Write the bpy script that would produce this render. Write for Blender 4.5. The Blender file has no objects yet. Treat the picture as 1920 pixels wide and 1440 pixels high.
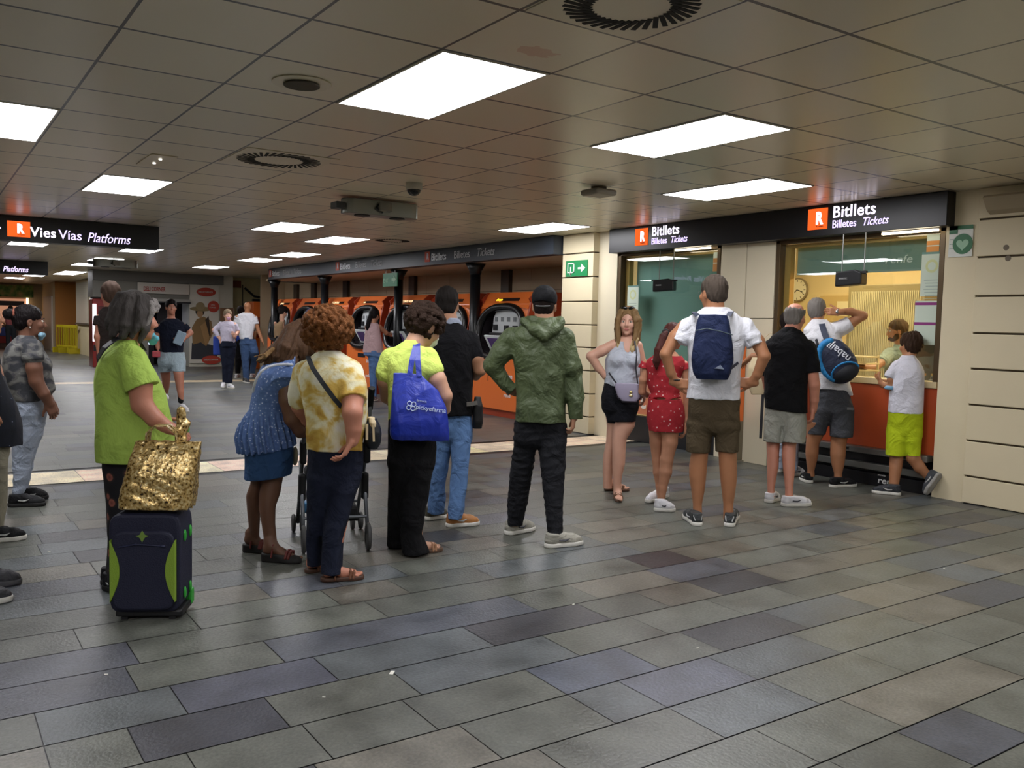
import bpy, math, random
import numpy as np
from mathutils import Matrix, Vector

# ---------------------------------------------------------------- camera, world, exposure
F_PX, YAW, PITCH, ROLL = 1642.23, -0.598061480, -0.0672972378, 0.0240914212
EYE = 1.45                      # height of the photographer's phone
CEIL = EYE + 1.2536             # underside of the ceiling tiles
TILE = 0.62575                  # ceiling module
TX0, TY0 = 2.34131, -2.64078    # a ceiling joint crossing

def _rot(yaw, pitch, roll):
    cy, sy, cp, sp = math.cos(yaw), math.sin(yaw), math.cos(pitch), math.sin(pitch)
    f = np.array([cy*cp, sy*cp, sp]); r = np.array([sy, -cy, 0.]); u = np.cross(r, f)
    cr, sr = math.cos(roll), math.sin(roll)
    return np.array([cr*r + sr*u, -sr*r + cr*u, f])
CR = _rot(YAW, PITCH, ROLL)
scene = bpy.context.scene
COL = scene.collection
cam_data = bpy.data.cameras.new('camera'); cam = bpy.data.objects.new('camera', cam_data); COL.objects.link(cam)
cam_data.sensor_width = 36.0; cam_data.lens = F_PX/1920*36.0; cam_data.clip_start = 0.05; cam_data.clip_end = 200
m = Matrix.Identity(4)
for i in range(3):
    m[i][0], m[i][1], m[i][2] = CR[0][i], CR[1][i], -CR[2][i]
m[2][3] = EYE
cam.matrix_world = m
scene.camera = cam
world = bpy.data.worlds.new('world'); scene.world = world; world.use_nodes = True
world.node_tree.nodes['Background'].inputs[0].default_value = (0.5, 0.5, 0.5, 1)
world.node_tree.nodes['Background'].inputs[1].default_value = 0.12
scene.view_settings.view_transform = 'Standard'; scene.view_settings.look = 'None'
scene.view_settings.gamma = 1.0; scene.view_settings.use_curve_mapping = False
scene.view_settings.exposure = 0.2
scene.cycles.use_denoising = True
scene.cycles.max_bounces = 6; scene.cycles.diffuse_bounces = 3; scene.cycles.glossy_bounces = 3
scene.cycles.transparent_max_bounces = 8; scene.cycles.sample_clamp_indirect = 4.0
LAMP_POWER = 14.5

def ray(u, v):
    return CR.T @ np.array([(u-960)/F_PX, -(v-720)/F_PX, 1.])
def on_floor(u, v, z=0.):
    d = ray(u, v); t = (z-EYE)/d[2]; return np.array([0, 0, EYE]) + t*d

# ---------------------------------------------------------------- materials
def lin(c):
    if isinstance(c, str):
        c = [int(c[i:i+2], 16)/255 for i in (0, 2, 4)]
    return tuple(x/12.92 if x <= .04045 else ((x+.055)/1.055)**2.4 for x in c)
MATS = {}
def mat(name, col, rough=.6, metal=0., bump=0., bscale=60., var=0., vscale=8., spec=.5, coat=0., emit=None, estr=1., alpha=1., stretch=None, bdist=.01, bdistort=0.):
    if name in MATS: return MATS[name]
    mt = bpy.data.materials.new(name); MATS[name] = mt; mt.use_nodes = True
    nt = mt.node_tree; b = nt.nodes['Principled BSDF']; c = lin(col)
    if name.startswith('hair'): spec = .12
    b.inputs['Base Color'].default_value = (*c, 1); b.inputs['Roughness'].default_value = rough
    b.inputs['Metallic'].default_value = metal; b.inputs['Specular IOR Level'].default_value = spec
    b.inputs['Coat Weight'].default_value = coat; b.inputs['Alpha'].default_value = alpha
    if emit is not None:
        b.inputs['Emission Color'].default_value = (*lin(emit), 1); b.inputs['Emission Strength'].default_value = estr
    if bump or var:
        tc = nt.nodes.new('ShaderNodeTexCoord'); src = tc.outputs['Object']
        if stretch:
            mp = nt.nodes.new('ShaderNodeMapping'); mp.inputs['Scale'].default_value = stretch
            nt.links.new(src, mp.inputs[0]); src = mp.outputs[0]
        if bump:
            n = nt.nodes.new('ShaderNodeTexNoise'); n.inputs['Scale'].default_value = bscale; n.inputs['Detail'].default_value = 4; n.inputs['Distortion'].default_value = bdistort
            bp = nt.nodes.new('ShaderNodeBump'); bp.inputs['Strength'].default_value = bump; bp.inputs['Distance'].default_value = bdist
            nt.links.new(src, n.inputs['Vector']); nt.links.new(n.outputs['Fac'], bp.inputs['Height']); nt.links.new(bp.outputs[0], b.inputs['Normal'])
        if var:
            n = nt.nodes.new('ShaderNodeTexNoise'); n.inputs['Scale'].default_value = vscale; n.inputs['Detail'].default_value = 3
            r = nt.nodes.new('ShaderNodeMix'); r.data_type = 'RGBA'
            r.inputs['A'].default_value = (*[x*(1-var) for x in c], 1); r.inputs['B'].default_value = (*[min(1, x*(1+var)) for x in c], 1)
            nt.links.new(src, n.inputs['Vector']); nt.links.new(n.outputs['Fac'], r.inputs['Factor']); nt.links.new(r.outputs['Result'], b.inputs['Base Color'])
    return mt
def ramp_mat(name, stops, kind='noise', scale=8., rough=.85, bump=.15, metal=0., detail=2., stretch=None, interp='LINEAR', dist=0., rand=1.):
    """noise or voronoi driven colour pattern (prints, tie-dye, camouflage, leather)"""
    mt = bpy.data.materials.new(name); MATS[name] = mt; mt.use_nodes = True
    nt = mt.node_tree; b = nt.nodes['Principled BSDF']; b.inputs['Roughness'].default_value = rough; b.inputs['Metallic'].default_value = metal
    tc = nt.nodes.new('ShaderNodeTexCoord'); src = tc.outputs['Object']
    if stretch:
        mp = nt.nodes.new('ShaderNodeMapping'); mp.inputs['Scale'].default_value = stretch; nt.links.new(src, mp.inputs[0]); src = mp.outputs[0]
    if kind == 'noise':
        n = nt.nodes.new('ShaderNodeTexNoise'); n.inputs['Scale'].default_value = scale; n.inputs['Detail'].default_value = detail; n.inputs['Distortion'].default_value = dist; out = n.outputs['Fac']
    elif kind == 'voronoi':
        n = nt.nodes.new('ShaderNodeTexVoronoi'); n.inputs['Scale'].default_value = scale; n.inputs['Randomness'].default_value = rand; out = n.outputs['Distance']
    nt.links.new(src, n.inputs['Vector'])
    r = nt.nodes.new('ShaderNodeValToRGB'); cr = r.color_ramp; cr.interpolation = interp
    while len(cr.elements) < len(stops): cr.elements.new(.5)
    for e, (p, c) in zip(cr.elements, stops): e.position = p; e.color = (*lin(c), 1)
    nt.links.new(out, r.inputs[0]); nt.links.new(r.outputs[0], b.inputs['Base Color'])
    if bump:
        n2 = nt.nodes.new('ShaderNodeTexNoise'); n2.inputs['Scale'].default_value = 45; n2.inputs['Detail'].default_value = 4
        bp = nt.nodes.new('ShaderNodeBump'); bp.inputs['Strength'].default_value = bump; bp.inputs['Distance'].default_value = .01
        nt.links.new(src, n2.inputs['Vector']); nt.links.new(n2.outputs['Fac'], bp.inputs['Height']); nt.links.new(bp.outputs[0], b.inputs['Normal'])
    return mt
def emis(name, col, s):
    if name in MATS: return MATS[name]
    mt = bpy.data.materials.new(name); MATS[name] = mt; mt.use_nodes = True; nt = mt.node_tree; nt.nodes.clear()
    e = nt.nodes.new('ShaderNodeEmission'); e.inputs[0].default_value = (*lin(col), 1); e.inputs[1].default_value = s
    o = nt.nodes.new('ShaderNodeOutputMaterial'); nt.links.new(e.outputs[0], o.inputs[0]); return mt
def glassy(name, tint=(1, 1, 1), base=.04):
    mt = bpy.data.materials.new(name); MATS[name] = mt; mt.use_nodes = True; nt = mt.node_tree; nt.nodes.clear()
    t = nt.nodes.new('ShaderNodeBsdfTransparent'); t.inputs[0].default_value = (*tint, 1)
    g = nt.nodes.new('ShaderNodeBsdfGlossy'); g.inputs['Roughness'].default_value = .01
    lw = nt.nodes.new('ShaderNodeLayerWeight'); lw.inputs[0].default_value = .5      # Schlick reflectance from the facing angle
    pw = nt.nodes.new('ShaderNodeMath'); pw.operation = 'POWER'; pw.inputs[1].default_value = 5; nt.links.new(lw.outputs['Facing'], pw.inputs[0])
    fr = nt.nodes.new('ShaderNodeMath'); fr.operation = 'MULTIPLY_ADD'; fr.inputs[1].default_value = 1-base; fr.inputs[2].default_value = base; nt.links.new(pw.outputs[0], fr.inputs[0])
    mx = nt.nodes.new('ShaderNodeMixShader'); o = nt.nodes.new('ShaderNodeOutputMaterial')
    nt.links.new(fr.outputs[0], mx.inputs[0]); nt.links.new(t.outputs[0], mx.inputs[1]); nt.links.new(g.outputs[0], mx.inputs[2]); nt.links.new(mx.outputs[0], o.inputs[0])
    return mt

# ---------------------------------------------------------------- object helpers
def tag(o, label=None, cat=None, group=None, kind=None):
    if label: o['label'] = label
    if cat: o['category'] = cat
    if group: o['group'] = group
    if kind: o['kind'] = kind
    return o
def root(name, loc, label, cat, group=None, rz=0.):
    o = bpy.data.objects.new(name, None); COL.objects.link(o); o.location = loc; o.rotation_euler = (0, 0, rz); o.empty_display_size = .1
    return tag(o, label, cat, group)
def link(name, me, mats, parent=None, loc=None, rot=None):
    o = bpy.data.objects.new(name, me); COL.objects.link(o)
    for q in (mats if isinstance(mats, (list, tuple)) else [mats]): me.materials.append(q)
    if parent is not None: o.parent = parent
    if loc is not None: o.location = loc
    if rot is not None: o.rotation_euler = rot
    return o
def copy_tree(o, parent=None):
    c = o.copy(); COL.objects.link(c); c.parent = parent
    for ch in list(o.children): copy_tree(ch, c)
    return c
class MB:
    """collects simple solids into one mesh"""
    def __init__(s): s.v = []; s.f = []; s.mi = []
    def add(s, v, f, mi=0, M=None):
        n = len(s.v); s.v += [tuple((M @ Vector(p)) if M else p) for p in v]; s.f += [tuple(i+n for i in q) for q in f]; s.mi += [mi]*len(f); return s
    def box(s, x0, x1, y0, y1, z0, z1, mi=0, M=None):
        v = [(x, y, z) for z in (z0, z1) for y in (y0, y1) for x in (x0, x1)]
        return s.add(v, [(0, 2, 3, 1), (4, 5, 7, 6), (0, 1, 5, 4), (2, 6, 7, 3), (0, 4, 6, 2), (1, 3, 7, 5)], mi, M)
    def prism(s, poly, axis, a, b, mi=0, M=None):
        """extrude a 2-D outline along axis ('x','y','z') from a to b"""
        def P(q, t): return {'x': (t, q[0], q[1]), 'y': (q[0], t, q[1]), 'z': (q[0], q[1], t)}[axis]
        n = len(poly); v = [P(q, a) for q in poly] + [P(q, b) for q in poly]
        f = [tuple(range(n))[::-1], tuple(range(n, 2*n))] + [(i, (i+1) % n, n+(i+1) % n, n+i) for i in range(n)]
        return s.add(v, f, mi, M)
    def tube(s, pts, r, n=10, mi=0, M=None, caps=True):
        pts = [Vector(p) for p in pts]; rr = r if isinstance(r, (list, tuple)) else [r]*len(pts); v = []; f = []
        up = None
        for i, p in enumerate(pts):
            t = (pts[min(i+1, len(pts)-1)] - pts[max(i-1, 0)]).normalized()
            if up is None: up = t.orthogonal().normalized()
            up = (up - t*up.dot(t)).normalized(); w = t.cross(up)
            for k in range(n):
                a = 2*math.pi*k/n; v.append(tuple(p + (up*math.cos(a) + w*math.sin(a))*rr[i]))
        for i in range(len(pts)-1):
            for k in range(n): f.append((i*n+k, i*n+(k+1) % n, (i+1)*n+(k+1) % n, (i+1)*n+k))
        if caps: f.append(tuple(range(n))[::-1]); f.append(tuple((len(pts)-1)*n+k for k in range(n)))
        return s.add(v, f, mi, M)
    def strap(s, pts, nrm, w, t=.004, mi=0):
        """flat ribbon through pts; nrm = outward normals (one or a list)"""
        pts = [Vector(p) for p in pts]; N = [Vector(q).normalized() for q in (nrm if isinstance(nrm, list) else [nrm]*len(pts))]; v = []; f = []
        for i, p in enumerate(pts):
            d = (pts[min(i+1, len(pts)-1)] - pts[max(i-1, 0)]).normalized(); sd = d.cross(N[i]).normalized()*w/2; nn = N[i]*t/2
            v += [tuple(p-sd-nn), tuple(p+sd-nn), tuple(p+sd+nn), tuple(p-sd+nn)]
        for i in range(len(pts)-1):
            for k in range(4): f.append((i*4+k, i*4+(k+1) % 4, i*4+4+(k+1) % 4, i*4+4+k))
        f += [(3, 2, 1, 0), tuple(len(pts)*4-4+k for k in range(4))]
        return s.add(v, f, mi)
    def disc(s, c, r, axis='z', n=24, t=.01, mi=0, M=None, ry=None):
        ry = ry or r; poly = [(c[0]+r*math.cos(2*math.pi*k/n), c[1]+ry*math.sin(2*math.pi*k/n)) for k in range(n)]
        return s.prism(poly, axis, c[2], c[2]+t, mi, M)
    def build(s, name, mats, parent=None, bevel=0., smooth=False, loc=None, rot=None):
        me = bpy.data.meshes.new(name); me.from_pydata(s.v, [], s.f); me.update()
        o = link(name, me, mats, parent, loc, rot); me.polygons.foreach_set('material_index', s.mi)
        if smooth: me.polygons.foreach_set('use_smooth', [True]*len(s.f))
        if bevel:
            b = o.modifiers.new('bevel', 'BEVEL'); b.width = bevel; b.segments = 2; b.limit_method = 'ANGLE'
        return o
def box(name, x0, x1, y0, y1, z0, z1, mt, parent=None, bevel=0.):
    return MB().box(x0, x1, y0, y1, z0, z1).build(name, mt, parent, bevel)
FACE_Y = Matrix(((-1, 0, 0), (0, 0, 1), (0, 1, 0))).to_4x4()      # lettering on a wall that faces +y
FACE_X = Matrix(((0, 0, -1), (-1, 0, 0), (0, 1, 0))).to_4x4()     # lettering on a wall that faces -x
def text(name, body, size, loc, R, mt, parent=None, bold=0., shear=0., ext=.002, sx=1., align='LEFT', space=1.):
    cu = bpy.data.curves.new(name, 'FONT'); cu.body = body; cu.size = size; cu.offset = bold*size; cu.shear = shear; cu.extrude = ext
    cu.align_x = align; cu.space_character = space; cu.resolution_u = 4
    ob = bpy.data.objects.new(name, cu); COL.objects.link(ob); bpy.context.view_layer.update()
    me = bpy.data.meshes.new_from_object(ob.evaluated_get(bpy.context.evaluated_depsgraph_get()))
    COL.objects.unlink(ob); bpy.data.objects.remove(ob); me.name = name; me.materials.clear()
    o = link(name, me, mt, parent); Mx = Matrix.Translation(Vector(loc)) @ R @ Matrix.Diagonal((sx, 1, 1, 1)); me.transform(Mx)
    return o

# ---------------------------------------------------------------- smooth solids: signed distances meshed with surface nets
def _seg(p0, p1, r0, r1):
    p0, p1 = np.array(p0, float), np.array(p1, float); R = max(r0, r1)
    def f(X, Y, Z):
        d = p1-p0; L = max(d @ d, 1e-12)
        t = np.clip(((X-p0[0])*d[0]+(Y-p0[1])*d[1]+(Z-p0[2])*d[2])/L, 0, 1)
        return np.sqrt((X-p0[0]-t*d[0])**2+(Y-p0[1]-t*d[1])**2+(Z-p0[2]-t*d[2])**2)-(r0+(r1-r0)*t)
    return f, np.minimum(p0, p1)-R, np.maximum(p0, p1)+R
def _ell(c, r, R=None):
    c = np.array(c, float); r = np.array(r, float); Rm = np.eye(3) if R is None else np.array(R, float)   # columns = axes
    ext = np.sqrt(((Rm*r)**2).sum(1))
    def f(X, Y, Z):
        dx, dy, dz = X-c[0], Y-c[1], Z-c[2]
        a = dx*Rm[0, 0]+dy*Rm[1, 0]+dz*Rm[2, 0]; b = dx*Rm[0, 1]+dy*Rm[1, 1]+dz*Rm[2, 1]; g = dx*Rm[0, 2]+dy*Rm[1, 2]+dz*Rm[2, 2]
        k0 = np.sqrt((a/r[0])**2+(b/r[1])**2+(g/r[2])**2); k1 = np.sqrt((a/r[0]**2)**2+(b/r[1]**2)**2+(g/r[2]**2)**2)+1e-9
        return k0*(k0-1)/k1
    return f, c-ext, c+ext
def _box(c, h, R=None, rd=.01):
    c = np.array(c, float); h = np.array(h, float)-rd; Rm = np.eye(3) if R is None else np.array(R, float)
    ext = (np.abs(Rm)*(h+rd)).sum(1)
    def f(X, Y, Z):
        dx, dy, dz = X-c[0], Y-c[1], Z-c[2]
        q = [np.abs(dx*Rm[0, i]+dy*Rm[1, i]+dz*Rm[2, i])-h[i] for i in range(3)]
        o = np.sqrt(sum(np.maximum(a, 0)**2 for a in q)); return o+np.minimum(np.maximum(q[0], np.maximum(q[1], q[2])), 0)-rd
    return f, c-ext, c+ext
def _stack(rows, p=2.):
    """rows (z, cx, cy, rx, ry): a lofted body; p = superellipse power of its cross-section"""
    rows = sorted(rows); A = np.array(rows, float); z = A[:, 0]
    zz = np.linspace(z[0], z[-1], 80); fine = np.stack([np.interp(zz, z, A[:, i]) for i in range(1, 5)], 1)
    L = (z[-1]-z[0])/80; w = np.exp(-.5*((np.arange(-8, 9)*L)/max(.010, .0001))**2); w /= w.sum()
    pad = np.pad(fine, ((8, 8), (0, 0)), mode='edge'); sm = np.stack([np.convolve(pad[:, i], w, 'valid') for i in range(4)], 1)
    lo = np.array([(A[:, 1]-A[:, 3]).min(), (A[:, 2]-A[:, 4]).min(), z[0]]); hi = np.array([(A[:, 1]+A[:, 3]).max(), (A[:, 2]+A[:, 4]).max(), z[-1]])
    def f(X, Y, Z):
        zv = Z.ravel(); q = [np.interp(zv, zz, sm[:, i]).reshape(Z.shape) for i in range(4)]
        a = np.abs(X-q[0])/q[2]; b = np.abs(Y-q[1])/q[3]
        k0 = (a**p+b**p)**(1/p)+1e-9; g = np.sqrt(((a**(p-1))/q[2])**2+((b**(p-1))/q[3])**2)/(k0**(p-1))+1e-9
        d = (k0-1)/g
        d = np.where(k0 < .5, -.5*np.minimum(q[2], q[3]), d)
        return np.maximum(d, np.maximum(Z-z[-1], z[0]-Z))
    return f, lo, hi
class Solid:
    """union of blended shapes, then cuts; to_mesh() returns vertices and quads"""
    def __init__(s, vox=.006): s.p = []; s.vox = vox; s.cuts = []; s.noise = None; s.k = .02
    def seg(s, a, b, ra, rb=None, k=None): s.p.append((_seg(a, b, ra, ra if rb is None else rb), s.k if k is None else k, 1)); return s
    def chain(s, pts, k=None):
        for a, b in zip(pts[:-1], pts[1:]): s.seg(a[:3], b[:3], a[3], b[3], k)
        return s
    def ell(s, c, r, R=None, k=None): s.p.append((_ell(c, r, R), s.k if k is None else k, 1)); return s
    def rbox(s, c, h, R=None, rd=.01, k=None): s.p.append((_box(c, h, R, rd), s.k if k is None else k, 1)); return s
    def stack(s, rows, p=2., k=None): s.p.append((_stack(rows, p), s.k if k is None else k, 1)); return s
    def minus(s, prim, k=.005): s.p.append((prim, k, -1)); return s
    def cut(s, pt, n): s.cuts.append((np.array(pt, float), np.array(n, float)/np.linalg.norm(n))); return s     # removes the side n points to
    def mesh(s):
        h = s.vox; add = [q for q in s.p if q[2] > 0]
        lo = np.min([q[0][1] for q in add], 0)-.03-2*h; hi = np.max([q[0][2] for q in add], 0)+.03+2*h
        n = np.ceil((hi-lo)/h).astype(int)+1
        xs = [(lo[i]+h*np.arange(n[i])).astype(np.float32) for i in range(3)]
        F = np.full(n, 1., np.float32)
        for (fn, a, b), k, sg in s.p:
            m_ = k+3*h+.004; i0 = np.clip(((a-m_-lo)/h).astype(int), 0, n-1); i1 = np.clip(((b+m_-lo)/h).astype(int)+2, 1, n)
            if (i1 <= i0).any(): continue
            sl = tuple(slice(i0[i], i1[i]) for i in range(3))
            X, Y, Z = np.meshgrid(*[xs[i][sl[i]] for i in range(3)], indexing='ij'); d = fn(X, Y, Z).astype(np.float32); g = F[sl]
            if sg > 0:
                q = np.maximum(k-np.abs(d-g), 0)/max(k, 1e-6); F[sl] = np.minimum(d, g)-q*q*k*.25
            else:
                d = -d; q = np.maximum(k-np.abs(d-g), 0)/max(k, 1e-6); F[sl] = np.maximum(d, g)+q*q*k*.25
        X, Y, Z = np.meshgrid(*xs, indexing='ij', sparse=True)
        if s.noise is not None: F += s.noise(X, Y, Z).astype(np.float32)
        for c, nn in s.cuts: F = np.maximum(F, ((X-c[0])*nn[0]+(Y-c[1])*nn[1]+(Z-c[2])*nn[2]).astype(np.float32))
        return surface_nets(F, lo, h)
    def build(s, name, mt, parent, label=None):
        v, f = s.mesh(); o = link(name, raw_mesh(name, v, f), mt, parent)
        if label: o['label'] = label
        return o
def surface_nets(F, lo, h):
    S = F < 0
    cnt = np.zeros(np.array(F.shape)-1, np.uint8)
    offs = [(i, j, k) for i in (0, 1) for j in (0, 1) for k in (0, 1)]
    nx, ny, nz = cnt.shape
    for i, j, k in offs: cnt += S[i:i+nx, j:j+ny, k:k+nz]
    act = np.argwhere((cnt > 0) & (cnt < 8)); idx = np.full(cnt.shape, -1, np.int32); idx[tuple(act.T)] = np.arange(len(act))
    V = np.stack([F[act[:, 0]+i, act[:, 1]+j, act[:, 2]+k] for i, j, k in offs], 1)
    pos = np.zeros((len(act), 3)); w = np.zeros(len(act))
    for a in range(8):
        for b in range(a+1, 8):
            oa, ob = np.array(offs[a]), np.array(offs[b])
            if np.abs(oa-ob).sum() != 1: continue
            fa, fb = V[:, a], V[:, b]; m_ = (fa < 0) != (fb < 0); t = np.where(m_, fa/np.where(m_, fa-fb, 1), 0)
            pos += np.where(m_[:, None], oa+t[:, None]*(ob-oa), 0); w += m_
    pos = lo+h*(act+pos/np.maximum(w, 1)[:, None])
    quads = []
    for ax in range(3):
        o1, o2 = [(1, 2), (2, 0), (0, 1)][ax]
        sl0 = [slice(1, -1)]*3; sl1 = [slice(1, -1)]*3; sl0[ax] = slice(0, -1); sl1[ax] = slice(1, None)
        A = S[tuple(sl0)]; B = S[tuple(sl1)]; e = np.argwhere(A != B)
        if len(e) == 0: continue
        ins = A[tuple(e.T)]; g = e+1; g[:, ax] -= 1
        def at(d1, d2):
            q = g.copy(); q[:, o1] += d1; q[:, o2] += d2; return idx[tuple(q.T)]
        Q = np.stack([at(-1, -1), at(0, -1), at(0, 0), at(-1, 0)], 1); Q[~ins] = Q[~ins][:, ::-1]; quads.append(Q)
    Q = np.concatenate(quads) if quads else np.zeros((0, 4), int)
    return pos, Q[(Q >= 0).all(1)]
def raw_mesh(name, v, f, smooth=True):
    me = bpy.data.meshes.new(name); me.vertices.add(len(v)); me.vertices.foreach_set('co', np.asarray(v, np.float32).ravel())
    me.loops.add(len(f)*4); me.polygons.add(len(f)); me.loops.foreach_set('vertex_index', np.asarray(f, np.int32).ravel())
    me.polygons.foreach_set('loop_start', np.arange(0, len(f)*4, 4, dtype=np.int32)); me.polygons.foreach_set('loop_total', np.full(len(f), 4, np.int32))
    if smooth: me.polygons.foreach_set('use_smooth', np.ones(len(f), bool))
    me.update(calc_edges=True); me.validate(); return me
def waves(amp, freq, seed, aniso=(1, 1, 1), n=5):
    g = np.random.default_rng(seed); K = g.normal(size=(n, 3))*freq*np.array(aniso); ph = g.uniform(0, 6.28, n)
    return lambda X, Y, Z: amp/n**.5*sum(np.sin(K[i, 0]*X+K[i, 1]*Y+K[i, 2]*Z+ph[i]+1.3*np.sin(K[(i+1) % n, 0]*.6*X+K[(i+1) % n, 2]*.6*Z)) for i in range(n))

def creases(amp, freq, seed, aniso=(1, 1, 1), n=4):
    """sharp-edged cloth folds: ridged, warped waves that come and go"""
    g = np.random.default_rng(seed); K = g.normal(size=(n, 3))*freq*np.array(aniso); ph = g.uniform(0, 6.28, n); Wk = g.normal(size=(n, 3))*freq*.35; W2 = g.normal(size=(n, 3))*freq*.3
    def f(X, Y, Z):
        t = 0
        for i in range(n):
            w = 1.9*np.sin(Wk[i, 0]*X+Wk[i, 1]*Y+Wk[i, 2]*Z+ph[i])
            m_ = .5+.5*np.sin(W2[i, 0]*X+W2[i, 1]*Y+W2[i, 2]*Z+2*ph[i])
            t = t+m_*(np.abs(np.sin(K[i, 0]*X+K[i, 1]*Y+K[i, 2]*Z+ph[i]+w))**.7-.5)
        return amp*t/n**.5
    return f

# ================================================================ THE STATION HALL
rnd = random.Random(7)
WALL = -7.54
# ---- floor of slate slabs, laid in courses 0.2925 m wide
def build_floor():
    me_v, me_f, cols = [], [], []
    def slab(x0, x1, y0, y1, c, z=0.):
        n = len(me_v); g = .0036; h = .0022
        me_v.extend([(x0+g, y0+h, z), (x1-g, y0+h, z), (x1-g, y1-h, z), (x0+g, y1-h, z)]); me_f.append((n, n+1, n+2, n+3)); cols.append(c)
    def tone():
        t = rnd.random(); b = rnd.uniform(.89, 1.05)
        if t < .06: c = (66, 67, 70)
        elif t < .10: c = (80, 83, 90)
        elif t < .24: c = (90, 95, 97)
        elif t < .42: c = (104, 101, 92)
        else: c = (94, 96, 89)
        return [x*b for x in c]
    fixed = {1: ([-3.9, -3.0, -2.5, -1.74], {}), 2: ([-4.11, -3.5, -2.9, -2.36, -1.74, -1.1], {}),
             3: ([-4.72, -4.15, -3.45, -2.88, -2.36, -2.1, -1.6], {(-2.88, -2.36): (84, 87, 98)}),
             4: ([-4.2, -3.6, -3.0, -2.61, -2.1, -1.52], {(-2.61, -2.1): (80, 85, 97)}),
             5: ([-2.94, -2.4, -1.61, -1.08, -.59, -.33], {(-1.08, -.59): (64, 65, 72)}),
             6: ([-2.14, -1.39, -.8, -.33], {(-2.6, -2.14): (62, 62, 66), (-1.39, -.8): (82, 84, 95)}),
             7: ([-2.6, -1.27, -.69, -.1], {(-.69, -.1): (72, 74, 82)}),
             8: ([-4.05, -3.66, -1.9, -.75, 0.], {(-4.05, -3.66): (54, 50, 52), (-.75, 0.): (74, 76, 84)})}
    for k in range(-14, 152):
        x0 = 1.765+.2925*(k-1); x1 = x0+.2925
        if x1 > 8.35 and x0 < 8.95:                    # the cream guide strip takes these two courses
            continue
        ys = fixed.get(k, ([], {}))[0]
        hi = ys[-1] if ys else rnd.uniform(-1, 0); lo_ = ys[0] if ys else hi
        js = sorted(ys) if ys else [hi]
        while js[-1] < 9: js.append(js[-1]+rnd.choice((.4, .5, .6, .7, .55)))
        while js[0] > -12: js.insert(0, js[0]-rnd.choice((.4, .5, .6, .7, .55)))
        sp = fixed.get(k, ([], {}))[1]
        for a, b in zip(js[:-1], js[1:]):
            c = tone()
            for (p, q), cc in sp.items():
                if abs(p-a) < .05 or abs(q-b) < .05 and abs(q-p) >= 0: c = cc if abs((a+b)/2-(p+q)/2) < .15 else c
            if 20.0 < x0 < 20.6: c = (205, 185, 150)
            slab(x0, x1, a, b, c)
    y = 9.
    while y > -7.35:
        slab(8.33, 8.97, y-.6, y, [v*rnd.uniform(.95, 1.03) for v in (250, 228, 192)]); y -= .6
    n = len(me_v); me_v.extend([(-4, -12, -.004), (47, -12, -.004), (47, 9, -.004), (-4, 9, -.004)]); me_f.append((n, n+1, n+2, n+3)); cols.append((20, 20, 19))
    me = bpy.data.meshes.new('floor'); me.from_pydata(me_v, [], me_f)
    at = me.color_attributes.new('slab_colour', 'FLOAT_COLOR', 'CORNER')
    data = np.ones((len(me.loops), 4), np.float32); data[:, :3] = np.repeat(np.array([lin([min(x, 255)/255 for x in c]) for c in cols]), 4, 0)
    at.data.foreach_set('color', data.ravel())
    mt = bpy.data.materials.new('slate'); mt.use_nodes = True; nt = mt.node_tree; b = nt.nodes['Principled BSDF']
    ca = nt.nodes.new('ShaderNodeVertexColor'); ca.layer_name = 'slab_colour'
    tc = nt.nodes.new('ShaderNodeTexCoord')
    n1 = nt.nodes.new('ShaderNodeTexNoise'); n1.inputs['Scale'].default_value = 5; n1.inputs['Detail'].default_value = 6
    n2 = nt.nodes.new('ShaderNodeTexNoise'); n2.inputs['Scale'].default_value = 70; n2.inputs['Detail'].default_value = 5
    for q in (n1, n2): nt.links.new(tc.outputs['Object'], q.inputs['Vector'])
    r1 = nt.nodes.new('ShaderNodeMapRange'); r1.inputs['To Min'].default_value = .62; r1.inputs['To Max'].default_value = 1.38; r1.inputs['From Min'].default_value = .25; r1.inputs['From Max'].default_value = .75
    r2 = nt.nodes.new('ShaderNodeMapRange'); r2.inputs['To Min'].default_value = .72; r2.inputs['To Max'].default_value = 1.28; r2.inputs['From Min'].default_value = .25; r2.inputs['From Max'].default_value = .75
    mu = nt.nodes.new('ShaderNodeMath'); mu.operation = 'MULTIPLY'; vm = nt.nodes.new('ShaderNodeVectorMath'); vm.operation = 'SCALE'
    nt.links.new(n1.outputs[0], r1.inputs[0]); nt.links.new(n2.outputs[0], r2.inputs[0]); nt.links.new(r1.outputs[0], mu.inputs[0]); nt.links.new(r2.outputs[0], mu.inputs[1])
    nt.links.new(ca.outputs[0], vm.inputs[0]); nt.links.new(mu.outputs[0], vm.inputs['Scale']); nt.links.new(vm.outputs[0], b.inputs['Base Color'])
    rr = nt.nodes.new('ShaderNodeMapRange'); rr.inputs['To Min'].default_value = .26; rr.inputs['To Max'].default_value = .5; nt.links.new(n1.outputs[0], rr.inputs[0]); nt.links.new(rr.outputs[0], b.inputs['Roughness'])
    bp = nt.nodes.new('ShaderNodeBump'); bp.inputs['Strength'].default_value = .35; bp.inputs['Distance'].default_value = .006
    ad = nt.nodes.new('ShaderNodeMath'); ad.operation = 'ADD'; nt.links.new(n1.outputs[0], ad.inputs[0]); nt.links.new(n2.outputs[0], ad.inputs[1]); nt.links.new(ad.outputs[0], bp.inputs['Height']); nt.links.new(bp.outputs[0], b.inputs['Normal'])
    b.inputs['Specular IOR Level'].default_value = .55
    tag(link('floor', me, mt), kind='structure')
build_floor()
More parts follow.
